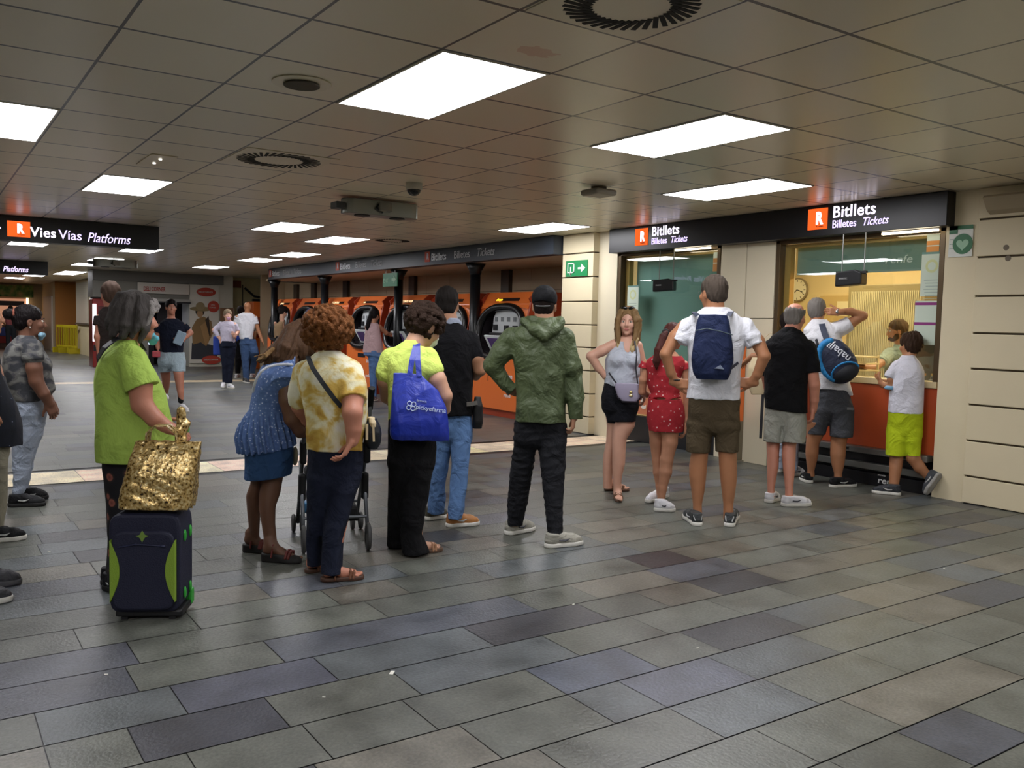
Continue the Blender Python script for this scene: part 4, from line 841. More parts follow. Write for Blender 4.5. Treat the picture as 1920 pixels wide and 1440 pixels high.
        if lips:
            o = Solid(.002); o.k = .003; o.ell(s.hp(0, .0905, -.0605), np.array((.0235, .010, .0052))*k, s.hM); o.ell(s.hp(0, .0895, -.069), np.array((.019, .010, .0062))*k, s.hM); o.build('lips', mat('lips_'+lips, lips, .45), s.root)
    # -- hair
    def hair_short(s, m_, th=.010, bald=None, low=-.075, front=.085, name='hair', amp=.003, vox=.004):
        k = s.hk; H = Solid(vox); H.k = .02; M = s.hM
        H.ell(s.hp(0, -.016, .036), np.array((.076+th, .095+th, .084+th))*k, M); H.ell(s.hp(0, -.045, -.012), np.array((.070+th*.7, .056+th*.7, .075))*k, M)
        H.minus(_ell(s.hp(0, front+.035, -.035), np.array((.10, .085, .095))*k, M), .006)
        for q in (-1, 1): H.minus(_ell(s.hp(q*.092, .004, -.022), np.array((.022, .024, .036))*k, M), .004); H.minus(_ell(s.hp(q*.07, .05, -.07), np.array((.05, .06, .065))*k, M), .004)
        H.cut(s.hp(0, 0, low), s.hM @ np.array([0, .3, -1.]))
        if bald is not None: H.minus(_ell(s.hp(*bald[:3]), np.array(bald[3:])*k, M), .012)
        if amp: H.noise = waves(amp, 70, 3, n=6)
        return H.build(name, m_, s.root)
    def curly(s, m_, c, r, n=260, br=(.016, .028), seed=1, cutface=True, name='hair', vox=.005):
        g = np.random.default_rng(seed); H = Solid(vox); H.k = .012; k = s.hk; H.ell(s.hp(*c), np.array(r)*k*.9, s.hM)
        for i in range(n):
            v = unit(g.normal(size=3)); b = g.uniform(*br); H.ell(s.hp(*(np.array(c)+v*(np.array(r)-b*.35))), (b*k, b*k*.85, b*k), k=.006)
        if cutface: H.minus(_ell(s.hp(0, .115, -.045), np.array((.075, .075, .085))*k, s.hM), .01)
        H.noise = waves(.004, 110, seed, n=7); return H.build(name, m_, s.root)
    def strands(s, m_, paths, name='hair', vox=.004, k=.006, extra=None, seed=2, jit=.006, parent=None, cuts=()):
        """paths = lists of local points with radius; each becomes several wavy locks"""
        g = np.random.default_rng(seed); H = Solid(vox); H.k = k
        for p, n in paths:
            p = [np.array(q, float) for q in p]
            for i in range(n):
                off = g.normal(size=3)*jit; H.chain([(*(q[:3]+off*min(1, .3+j*.5)+g.normal(size=3)*.0015), q[3]*g.uniform(.75, 1.15)) for j, q in enumerate(p)])
        if extra: extra(H)
        for c in cuts: H.cut(*c)
        H.noise = waves(.0015, 160, seed, n=6); return H.build(name, m_, parent or s.root)
    # -- garments
    def garment(s, name, m_, stacks=(), tubes=(), sleeves=(), cuts=(), amp=.006, freq=16, seed=1, vox=None, p=2.2, fac=.62, aniso=(1, 1, .45), k=.025, parent=None, label=None, extra=None):
        G = Solid(vox or s.vox*1.05); G.k = k
        if len(stacks) >= 3:      # the hips taper off inside the two legs
            h0, hp_ = stacks[0] if isinstance(stacks[0], tuple) else (stacks[0], p); q = h0[-1]; w = (q[2]-q[1])/2
            h0 = list(h0)+[(q[0]+w*.18, q[1]+w*.10, q[2]-w*.10, (q[3] if len(q) > 3 and q[3] else w/F_PX*s.d*fac)*.8), (q[0]+w*.34, q[1]+w*.3, q[2]-w*.3, .03)]; dome = lambda L: [(L[0][0]-9, L[0][1]+(L[0][2]-L[0][1])*.10, L[0][2]-(L[0][2]-L[0][1])*.10, (L[0][3] if len(L[0]) > 3 and L[0][3] else .1)*.72)+tuple(L[0][4:5] or (0.,)), *L]
            stacks = [(h0, hp_)]+[(dome(q_[0]), q_[1]) if isinstance(q_, tuple) else dome(q_) for q_ in stacks[1:]]
        for st in stacks:
            if isinstance(st, tuple): rw, pp = st
            else: rw, pp = st, p
            G.stack(s.rows(rw, fac), pp)
        for t in tubes: G.chain(s.ch(t))
        for t in sleeves:
            c = s.ch(t); G.chain(c[:-1], k=k)
            G.cone(c[-2], c[-1], c[-2][3], c[-1][3], k=.008)
        if extra: extra(G)
        for c in cuts: G.cut(*c)
        if amp: G.noise = creases(amp*1.5, freq, seed, aniso)
        return G.build(name, m_, parent or s.root, label)
    def shoe(s, heel, toe, style='trainer', upper=None, sole=None, k=1., h=.0, w=1., open_=.095, name='shoe', parent=None, tz=None):
        """heel, toe: pixels where the sole meets the floor"""
        a, b = s.foot(*heel), s.foot(*toe); return s.shoe_at(a, b, style, upper, sole, h, w, open_, name)
    def shoe_at(s, a, b, style='trainer', upper=None, sole=None, h=.0, w=1., open_=.095, name='shoe', frame=None):
        L = np.linalg.norm(b-a); D = unit(b-a); UP = unit(np.array([0, 0, 1.])-D*D[2]) if frame is None else unit(frame); q = lambda t, z, sd=0.: a+D*t*L+UP*z+np.cross(D, UP)*sd
        if style == 'trainer':
            S = Solid(.005); S.k = .015; S.chain([(*q(.16, .075), .036*w), (*q(.14, .045), .037*w), (*q(.42, .055), .038*w), (*q(.70, .036), .042*w), (*q(.87, .030), .033*w)]); S.seg(q(.16, .085), q(.36, .075), .036*w, .036*w)
            S.cut(q(0, open_), UP); S.cut(q(0, .018), -UP); o = S.build(name, upper, s.root)
            S = Solid(.005); S.k = .012; S.chain([(*q(.13, .014), .042*w), (*q(.45, .014), .040*w), (*q(.72, .016), .047*w), (*q(.88, .018), .037*w)]); S.cut(q(0, .030), UP); S.cut(q(0, .001), -UP); S.build('sole', sole, o)
            S = Solid(.003); S.k = .003
            for i in range(4):
                t = .42+.075*i; z = .092-.012*i; S.seg(q(t, z, -.018*w), q(t+.03, z, .018*w), .0032)
            S.build('laces', mat('laces_pale', 'b9b9b4', .8) if upper.name != 'cloth_shoe_black' else mat('laces_black', '151515', .8), o)
            S = Solid(.003); S.k = .003
            for sg in (-1, 1):
                S.chain([(*q(.30, .050, sg*.038*w), .005), (*q(.45, .046, sg*.041*w), .0065), (*q(.62, .060, sg*.032*w), .004)]); S.chain([(*q(.05, .045, sg*.022*w), .005), (*q(.10, .075, sg*.030*w), .005)])
            S.build('side_stripe', mat('stripe_dark', '45464d', .6) if upper.name in ('cloth_shoe_white', 'cloth_runner_grey') else mat('stripe_pale', 'a9aaa8', .6), o)
            return o
        if style == 'sandal':
            S = Solid(.005); S.k = .01; hh = .012+h; S.chain([(*q(.12, hh), .036*w), (*q(.45, hh*.9), .034*w), (*q(.72, .010), .043*w), (*q(.88, .010), .034*w)]); S.cut(q(0, .024+h), UP)
            S.cut(q(0, .001), -UP)
            if h: S.seg(q(.12, .01), q(.6, .008), .036*w, .036*w)
            o = S.build(name, sole, s.root)
            z0 = .012+h*.6
            st = Solid(.0035); st.k = .004
            for t, hz, r_ in ((.66, .052, .008), (.74, .046, .008), (.30, .085+h*.6, .006)):
                pts = [(*q(t, z0+.005, -.040*w), r_), (*q(t+.02, z0+hz*.75, -.026*w), r_), (*q(t+.02, z0+hz*.86, 0), r_), (*q(t+.02, z0+hz*.75, .026*w), r_), (*q(t, z0+.005, .040*w), r_)]; st.chain(pts)
            st.build('strap', upper, o)
            # the foot itself belongs to the body
            B = s.B; f0 = .020+h*.9; B.chain([(*q(.14, f0+.030), .028), (*q(.26, f0+.045), .030), (*q(.50, .03+h*.5+.012), .026), (*q(.74, .034), .026)], k=.02); B.seg(q(.24, f0+.05), q(.19, f0+.075), .030, .030, k=.02)
            for i, tl in enumerate((.97, .95, .92, .89, .85)):
                sd = (-.026+.013*i)*w; B.seg(q(.76, .030, sd), q(tl, .026, sd*1.05), .011-.001*i, .010-.001*i, k=.006)
            return o
    def mask(s, pts, c='6fb3c9', r=.02):
        S = Solid(.004); S.k = .01; S.chain([(*s.hp(*p[:3]), p[3]) for p in pts]); o = S.build('face_mask', mat('mask_'+c, c, .8, bump=.2, bscale=90), s.root); return o
    def done(s, name='body'):
        return s.B.build(name, s.skin, s.root)
def tr(c, o=0): return c
shoe_black = cloth('shoe_black', '17181b', .6); sole_white = mat('sole_white', 'd6d4cc', .6); sole_black = mat('sole_black', '141414', .7); shoe_white = cloth('shoe_white', 'dcdce0', .6, .1)
denim = lambda n, c: mat('denim_'+n, c, .85, bump=.9, bscale=9, var=.2, vscale=7, spec=.2, bdist=.045, bdistort=.6)

# ---------------------------------------------------------------- man in the green hooded jacket
def hooded_man():
    P = Person((1010, 1010), 'man in a green hooded jacket and black cap, hand in his pocket', 'olive')
    nk = P.pt(1021, 606, -.02); P.head(1021, 572, .01, a=8, pitch=3, neck=nk, k=1.0, nr=.06)
    P.B.stack(P.rows([(790, 968, 1058), (740, 972, 1056), (660, 968, 1060), (625, 972, 1050), (604, 1002, 1040)], .6, .015))
    P.arm([(957, 632, 0, .06), (926, 682, .02, .038), (950, 722, .02, .030)], dict(dir=(.6, .3, -.5), nrm=(.3, .8, .2), side=-1))
    P.arm([(1060, 632, 0, .06), (1073, 700, -.01, .040), (1076, 780, -.03, .030)], dict(dir=(-.05, -.05, -1), nrm=(-1, .1, 0), side=1, curl=(35, 40, 45, 50)))
    legs = [[(792, 966, 1011, .10), (840, 962, 1006, .085), (890, 955, 999, .075), (940, 951, 990, .068), (985, 951, 980, .062)], [(792, 1009, 1062, .10), (840, 1009, 1062, .085), (890, 1014, 1060, .075), (940, 1020, 1056, .068), (1000, 1026, 1056, .062)]]
    legs = [P.leg(legs[0], (952, 1002)), P.leg(legs[1], (1028, 1024))]
    for l in legs: P.B.stack(P.rows(l, .8, .012))
    P.done()
    g = mat('jacket_green', '4a5638', .55, bump=1., bscale=6.5, var=.08, spec=.4, bdist=.07, bdistort=.4)
    fold = waves(.010, 22, 5, (.6, 1, 1.3))
    P.garment('jacket', g, [([(790, 966, 1062, .155), (770, 966, 1062, .155), (740, 968, 1060, .14), (700, 964, 1062, .14), (660, 958, 1064, .14), (632, 955, 1064, .13), (615, 968, 1053, .11), (603, 990, 1040, .085), (598, 1000, 1038, .075)], 2.4)],
              sleeves=[[(960, 634, 0, .078), (940, 662, .0, .074), (924, 684, .0, .066), (948, 720, .02, .047), (962, 731, .03, .042)], [(1056, 634, 0, .08), (1072, 690, -.01, .072), (1079, 745, -.03, .062), (1079, 786, -.03, .05)]], amp=.008, freq=15, seed=7, aniso=(1.1, 1, 1.))
    # hood lying on the back, and its folds
    H = Solid(.0065); H.k = .02; H.chain([(*P.pt(985, 603, -.06), .030), (*P.pt(1000, 618, -.11), .035), (*P.pt(1020, 630, -.125), .036), (*P.pt(1040, 618, -.11), .035), (*P.pt(1052, 605, -.06), .030)])
    H.chain([(*P.pt(988, 598, -.02), .026), (*P.pt(1022, 607, -.09), .034), (*P.pt(1050, 600, -.02), .026)]); H.ell(P.pt(1020, 622, -.10), (.085, .05, .055)); H.noise = waves(.006, 30, 8); H.build('hood', g, P.root)
    j = denim('black', '1b1c20'); P.garment('jeans', j, [([(775, 972, 1058, .125), (800, 963, 1062, .12), (826, 962, 1062, .11)], 2.3), legs[0], legs[1]], amp=.007, freq=26, seed=9, aniso=(.5, .5, 1.6), fac=.8)
    cm = cloth('cap_black', '101114', .8); C = Solid(.004); C.k = .012; C.ell(P.hp(0, -.014, .045), np.array((.086, .106, .088)), P.hM); C.cut(P.hp(0, 0, -.002), P.hM @ np.array([0, -.18, -1])); C.minus(_ell(P.hp(0, -.115, -.002), (.030, .03, .024), P.hM), .003)
    C.build('cap', cm, P.root); C = Solid(.004); C.ell(P.hp(0, .12, .012), (.07, .07, .010), P.hM); C.cut(P.hp(0, .08, 0), P.hM @ np.array([0, -1., 0])); C.build('cap_peak', cm, P.root)
    C = Solid(.003); C.k = .003; C.chain([(*P.hp(-.045, -.085, -.012), .006), (*P.hp(-.02, -.105, -.016), .006), (*P.hp(.02, -.105, -.016), .006), (*P.hp(.045, -.085, -.012), .006)]); C.build('cap_strap', mat('cap_strap', '5a5a5a', .7), P.root)
    up = cloth('runner_grey', '9d9b90', .6); P.shoe((950, 1003), (1000, 993), 'trainer', up, sole_white, w=1.05); P.shoe((1023, 1027), (1091, 1020), 'trainer', up, sole_white, w=1.05)
    P.hair_short(mat('hair_dark', '1c1512', .8, bump=.5, bscale=200), th=-.002, low=-.045, amp=.001)
hooded_man()

# ---------------------------------------------------------------- man with the navy backpack
def backpack_man():
    P = Person((1335, 980), 'tall man in white t-shirt and brown shorts, hands on hips, wearing a navy backpack', 'tan')
    P.head(1337, 549, .02, a=-38, pitch=2, neck=P.pt(1342, 592, 0), k=1.06, nr=.06)
    P.B.stack(P.rows([(745, 1295, 1382), (700, 1296, 1383), (640, 1294, 1396), (605, 1296, 1396), (590, 1318, 1368)], .6, .015))
    P.arm([(1284, 612, 0, .062), (1266, 632, -.02, .050), (1248, 664, -.05, .043), (1258, 700, -.02, .034), (1268, 718, 0, .027)], dict(dir=(1, .1, -.1), nrm=(0, 1, -.2), side=-1, k=1.0, curl=(10, 12, 15, 20), thumb=.5))
    P.arm([(1402, 616, 0, .062), (1420, 640, -.02, .052), (1433, 668, -.05, .044), (1420, 702, -.02, .034), (1408, 718, 0, .027)], dict(dir=(-1, .1, .0), nrm=(0, 1, -.2), side=1, k=1.0, curl=(10, 12, 15, 20), thumb=.5))
    for l in ([(780, 1291, 1337, .09), (850, 1296, 1328, .075, .0), (872, 1292, 1326, .072), (895, 1292, 1324, .066), (920, 1296, 1321, .055), (945, 1299, 1316, .038), (975, 1299, 1317, .042)],
              [(780, 1340, 1387, .09), (850, 1347, 1381, .075), (872, 1348, 1382, .072), (895, 1350, 1382, .066), (920, 1353, 1379, .055), (945, 1356, 1375, .038), (975, 1356, 1376, .042)]): P.B.stack(P.rows(l, .9))
    P.done(); P.hair_short(mat('hair_grey_brown', '4d443c', .8, bump=.6, bscale=220, var=.2, vscale=30), th=.009)
    w = cloth('white_tee', 'd9dae0', .9, .15)
    P.garment('t_shirt', w, [([(748, 1288, 1388, .135), (720, 1290, 1388, .135), (690, 1291, 1389, .135), (650, 1289, 1398, .14), (618, 1286, 1402, .125), (600, 1288, 1396, .11), (590, 1298, 1386, .095), (582, 1312, 1374, .08), (576, 1322, 1366, .07)], 2.3)],
              sleeves=[[(1290, 612, 0, .068), (1279, 630, -.02, .066), (1272, 642, -.03, .066)], [(1397, 612, 0, .068), (1410, 632, -.02, .067), (1417, 648, -.03, .067)]], amp=.007, seed=3)
    b = cloth('brown_shorts', '4d4230', .9, .25, var=.12)
    P.garment('shorts', b, [([(742, 1290, 1388, .125), (770, 1289, 1389, .125), (800, 1288, 1389, .115)], 2.3), [(792, 1288, 1340, .10), (847, 1286, 1332, .095)], [(792, 1337, 1388, .10), (847, 1341, 1387, .095)]], amp=.008, freq=20, seed=7)
    up = cloth('runner_dark', '3c3f40', .6); P.shoe((1310, 988), (1285, 968), 'trainer', up, sole_white); P.shoe((1366, 990), (1378, 965), 'trainer', up, sole_white)
    G = Solid(.003); G.k = .002; G.seg(P.hp(-.05, .095, .005), P.hp(-.076, .0, .0), .0016); G.seg(P.hp(.05, .095, .005), P.hp(.076, 0, .0), .0016)
    for q in (-1, 1): G.chain([(*P.hp(q*.031+.02*math.cos(t), .103, .0+.016*math.sin(t)), .0018) for t in np.linspace(0, 6.28, 12)])
    G.build('glasses', mat('glasses_wire', '8a8a8a', .3, .8), P.root)
    W = Solid(.004); W.k = .003; W.chain([(*(P.pt(1266, 712, 0)+np.array([.034*math.cos(t), .034*math.sin(t), 0])), .006) for t in np.linspace(0, 6.28, 14)]); W.build('wristwatch', mat('watch_black', '131313', .4), P.root)
    # backpack hangs from the shoulders: a thing of its own
    nv = cloth('navy_pack', '1b2647', .75, .35, 40); K = Person((1335, 980), 'small navy backpack with grey straps on the white-shirted man', vox=.005, name='backpack', cat='backpack')
    K.garment('pack_body', nv, [([(590, 1312, 1364, .05, -.20), (604, 1306, 1368, .06, -.20), (642, 1300, 1374, .085, -.20), (675, 1296, 1376, .09, -.20), (700, 1299, 1370, .085, -.20), (711, 1306, 1364, .06, -.20)], 2.6)], amp=.006, freq=18, seed=4, vox=.0055)
    S = Solid(.003); S.k = .002; S.chain([(*K.pt(1304, 620, -.27), .004), (*K.pt(1325, 616, -.285), .004), (*K.pt(1350, 621, -.285), .004), (*K.pt(1373, 628, -.26), .004)]); S.build('zip', mat('zip_grey', '4c5a60', .5), K.root)
    t = MB(); e = K.pt(1348, 689, -.295); t.prism([(e[0]-.03, e[2]-.008), (e[0]+.035, e[2]-.012), (e[0]+.01, e[2]+.018)], 'y', e[1]-.004, e[1]+.03); t.build('maker_patch', mat('patch_silver', '7e8799', .4), K.root)
    for L in (([(1308, 592, -.16), (1302, 586, -.08), (1302, 585, -.0), (1300, 600, .10)], [(1366, 592, -.16), (1370, 585, -.08), (1372, 584, 0), (1374, 600, .10)])):
        P3 = [K.pt(*q) for q in L]; MB().strap([tuple(q) for q in P3], [(0, -1, .3), (0, -.5, 1), (0, 0, 1), (0, .6, 1)], .035, .006).build('shoulder_strap', mat('strap_slate', '2c3346', .7), K.root)
    MB().strap([tuple(K.pt(1372, 690, -.18)), tuple(K.pt(1384, 680, -.08)), tuple(K.pt(1393, 655, .02))], [(1, -.6, 0)]*3, .02, .004).build('lower_strap', mat('strap_slate', '2c3346'), K.root)
backpack_man()

# ---------------------------------------------------------------- woman in the lime tunic with suitcase and gold bag
def lime_woman():
    P = Person((222, 1105), 'woman in a long lime tunic and floral trousers, holding a green suitcase handle', 'red')
    P.head(254, 596, .0, a=78, pitch=4, neck=P.pt(238, 645, 0), k=1.0, nr=.055)
    P.B.stack(P.rows([(860, 190, 300, .14), (760, 188, 300, .15), (700, 188, 280, .15), (675, 200, 268, .14), (645, 222, 252, .06)], .8, .02))
    P.arm([(248, 672, -.17, .062), (262, 722, -.21, .060), (266, 758, -.22, .052), (290, 785, -.24, .043), (318, 803, -.25, .030)], dict(dir=(.85, .1, -.35), nrm=(.2, .5, -1), side=1, k=1.0, curl=(50, 55, 58, 60), thumb=.3))
    P.arm([(248, 672, .17, .058), (270, 735, .22, .05), (300, 790, .2, .03)], dict(dir=(.8, 0, -.6), nrm=(0, -1, 0), side=-1))
    P.B.stack(P.rows([(870, 204, 262, .06, 0.), (980, 212, 240, .05, 0.), (1070, 208, 226, .04, 0.), (1094, 206, 224, .04, 0.)], .8))
    P.done()
    P.mask([(-.02, .10, -.10, .014), (.02, .105, -.10, .014), (0, .095, -.115, .020), (0, .085, -.08, .018)], '5fb0c4')
    S = Solid(.002); S.k = .001; S.chain([(*P.hp(.076, 0, -.005), .0012), (*P.hp(.06, .06, -.06), .0012), (*P.hp(.03, .10, -.10), .0012)]); S.chain([(*P.hp(.076, .0, .0), .0016), (*P.hp(.066, .05, .028), .0018), (*P.hp(.05, .098, .04), .002), (*P.hp(.0, .11, .042), .002)]); S.build('glasses_and_loop', mat('glasses_gold', 'a08a5a', .35, .6), P.root)
    hm = mat('hair_grey_black', '4a4644', .75, bump=1.0, bscale=60, var=.6, vscale=18, stretch=(1, 1, .35))
    g = np.random.default_rng(3)
    paths = []
    for i in range(46):
        th = g.uniform(.25, 5.6); x, y = math.sin(th), -math.cos(th)     # around the crown, from the parting outward; face (y>0) left open
        if y > .72: continue
        e = g.uniform(-.11, -.06); paths.append(([(*P.hp(x*.02, -.01+y*.02, .125), .018), (*P.hp(x*.062, -.015+y*.075, .10), .020), (*P.hp(x*.086, -.02+y*.103, .03), .022), (*P.hp(x*.092, -.03+y*.108, -.04), .020), (*P.hp(x*.078, -.045+y*.098, e), .014)], 1))
    P.strands(hm, paths, extra=lambda H: (H.ell(P.hp(0, -.02, .035), np.array((.09, .11, .097)), P.hM), H.minus(_ell(P.hp(0, .115, -.05), (.085, .085, .085), P.hM), .01)), vox=.0045)
    hw = mat('hair_silver', '8b8683', .7, bump=.8, bscale=90)
    P.strands(hw, [([(*P.hp(.06, .055, .085), .010), (*P.hp(.078, .055, .03), .011), (*P.hp(.083, .035, -.03), .009)], 5), ([(*P.hp(.02, .08, .10), .010), (*P.hp(.05, .085, .07), .009), (*P.hp(.07, .07, .04), .006)], 4)], name='silver_fringe', jit=.008)
    lm = cloth('lime', 'a9c75c', .85, .12, var=.04)
    P.garment('tunic', lm, [([(862, 178, 290, .17), (850, 177, 322, .18), (830, 176, 330, .19), (800, 177, 326, .19), (770, 177, 319, .19), (742, 176, 313, .19), (715, 176, 302, .19), (690, 179, 288, .19), (668, 188, 274, .18), (652, 203, 264, .13), (636, 220, 258, .075)], 2.3)],
              sleeves=[[(246, 676, -.16, .085), (256, 704, -.20, .085), (266, 728, -.215, .088)], [(246, 676, .16, .085), (262, 715, .2, .082), (266, 728, .215, .085)]], amp=.008, freq=14, seed=12, aniso=(1.6, 1, .15))
    fl = ramp_mat('floral_dark', [(.0, '6b3a35'), (.22, '9a5a4c'), (.3, '2c2420'), (.42, '15131a'), (1., '121016')], 'voronoi', 13, rough=.85)
    P.garment('trousers', fl, [[(850, 190, 300, .13), (880, 191, 285, .12), (960, 198, 262, .10), (1040, 201, 244, .085), (1090, 196, 236, .075)]], amp=.008, seed=2, freq=18)
    P.shoe((203, 1104), (232, 1112), 'trainer', shoe_black, sole_black); P.shoe((200, 1096), (226, 1090), 'trainer', shoe_black, sole_black)
    MB().strap([tuple(P.pt(*q)) for q in ((183, 672, -.12), (195, 652, -.13), (215, 637, -.10), (238, 628, -.07), (258, 637, .02), (270, 655, .1))], [(-.8, -.6, .8), (-.6, -.5, 1), (-.3, -.4, 1), (0, -.4, 1), (.4, 0, 1), (.7, .2, .8)], .035, .006).build('bag_strap', mat('strap_black', '14141a', .6), P.root)
    # suitcase
    nv = mat('case_navy', '12152e', .7, bump=.35, bscale=160); gm = mat('case_green', '7d9c2c', .6, bump=.3, bscale=200); gb = mat('case_bright_green', '2f9e35', .35)
    p0 = on_floor(285, 1150); r = root('suitcase', tuple(p0), 'small navy wheeled suitcase with lime side panels', 'suitcase', None, math.atan2(P.er[1], P.er[0])-.32)
    X = lambda: None
    W_, D_, H_ = .165, .115, .475
    MB().prism([(W_*math.copysign(abs(math.cos(t))**.25, math.cos(t)), H_/2+.04+H_/2*math.copysign(abs(math.sin(t))**.25, math.sin(t))) for t in np.linspace(0, 2*math.pi, 57)[:-1]], 'y', -D_, D_).build('case_body', nv, r, .015)
    MB().prism([(.145*math.copysign(abs(math.cos(t))**.3, math.cos(t)), .25+.19*math.copysign(abs(math.sin(t))**.3, math.sin(t))) for t in np.linspace(0, 2*math.pi, 49)[:-1]], 'y', -D_-.03, -D_+.001).build('front_pocket', nv, r, .012)
    for sg in (-1, 1):
        pl = [(sg*.148, .40-.30*t) for t in np.linspace(0, 1, 9)] + [(sg*(.148-.045*math.sin(math.pi*t)), .10+.30*t) for t in np.linspace(0, 1, 13)[1:-1]]
        MB().prism(pl, 'y', -D_-.036, -D_-.001).build('side_panel', gm, r, .003)
    MB().prism([(0, .445), (.012, .425), (.028, .42), (.012, .412), (0, .39), (-.012, .412), (-.028, .42), (-.012, .425)], 'y', -D_-.034, -D_-.029).build('star_emblem', mat('emblem_green', '6f8a3a', .4), r)
    S = Solid(.003); S.k = .002; S.chain([(-.11, -D_-.032, .365, .004), (-.03, -D_-.034, .38, .004), (.09, -D_-.034, .372, .004)]); S.ell((.095, -D_-.038, .372), (.012, .006, .007)); S.build('zip', mat('zip_navy', '1f2440', .4), r)
    for z in (.40, .12):
        for y in (-.05, .05):
            S = Solid(.004); S.ell((W_+.004, y, z), (.008, .014, .03)); S.build('stud', gb, r)
    MB().box(-.14, .17, -.1, .115, .015, .05).build('base_tray', mat('base_black', '131316', .5), r, .01); MB().box(.10, .172, .06, .12, .02, .10).build('corner_guard', gb, r, .01)
    for sx in (-.12, .13): MB().disc((.07, .035, sx-.012), .034, 'x', 20, .026).build('wheel', mat('wheel_black', '161616', .5), r, .004)
    for sx in (-.1, .12): MB().box(sx-.014, sx+.014, -.09, -.06, 0, .03).build('foot', mat('base_black', '131316'), r)
    # telescopic handle reaches up to her hand
    hpt = P.pt(344, 806, -.26); hw_ = P.g+P.er*hpt[0]+P.ef*hpt[1]+np.array([0, 0, hpt[2]]); A = Matrix.Rotation(-r.rotation_euler[2], 4, 'Z') @ Vector(hw_-np.array(p0)); A = np.array(A)
    for q in (-.03, .03): MB().tube([(A[0]-.01, .07+q, .5), (A[0], A[1]+q, A[2])], .006, 10).build('handle_tube', mat('tube_steel', 'b8b8b8', .25, .9), r)
    S = Solid(.004); S.k = .01; S.seg(A+[0, -.05, 0], A+[0, .05, 0], .018); S.seg(A+[-.04, 0, 0], A+[.012, 0, 0.], .017); S.build('handle_grip', gb, r)
    # gold bag standing on the suitcase
    gold = ramp_mat('gold_foil', [(.34, '2a2012'), (.40, '94763f'), (.52, 'c9ab6c'), (.72, 'ead9a8')], 'noise', 75, rough=.25, bump=.6, metal=.55, detail=3)
    r2 = root('shopping_bag', (p0[0], p0[1], 0), 'crumpled gold foil shopping bag standing on the navy suitcase', 'bag', None, r.rotation_euler[2])
    S = Solid(.006); S.k = .02; S.stack([(.53, .03, -.01, .170, .105), (.58, .035, -.01, .172, .10), (.70, .055, -.01, .165, .085), (.79, .072, -.005, .158, .055), (.835, .080, 0, .155, .030), (.852, .082, 0, .155, .020)], 5.)
    S.noise = creases(.009, 26, 21, n=6); S.build('bag_body', gold, r2)
    for y in (-.02, .03): MB().strap([(-.02, y, .83), (-.015, y, .89), (.02, y, .925), (.08, y, .925), (.12, y, .89), (.125, y, .83)], [(-1, 0, 0), (-1, 0, .4), (-.4, 0, 1), (.2, 0, 1), (1, 0, .5), (1, 0, 0)], .03, .006).build('bag_handle', gold, r2)
    S = Solid(.005); S.k = .01; S.chain([(.12, .07, .86, .025), (.125, .08, .93, .03), (.115, .08, .99, .02)]); S.noise = waves(.007, 45, 4); S.build('crumpled_flap', gold, r2)
lime_woman()

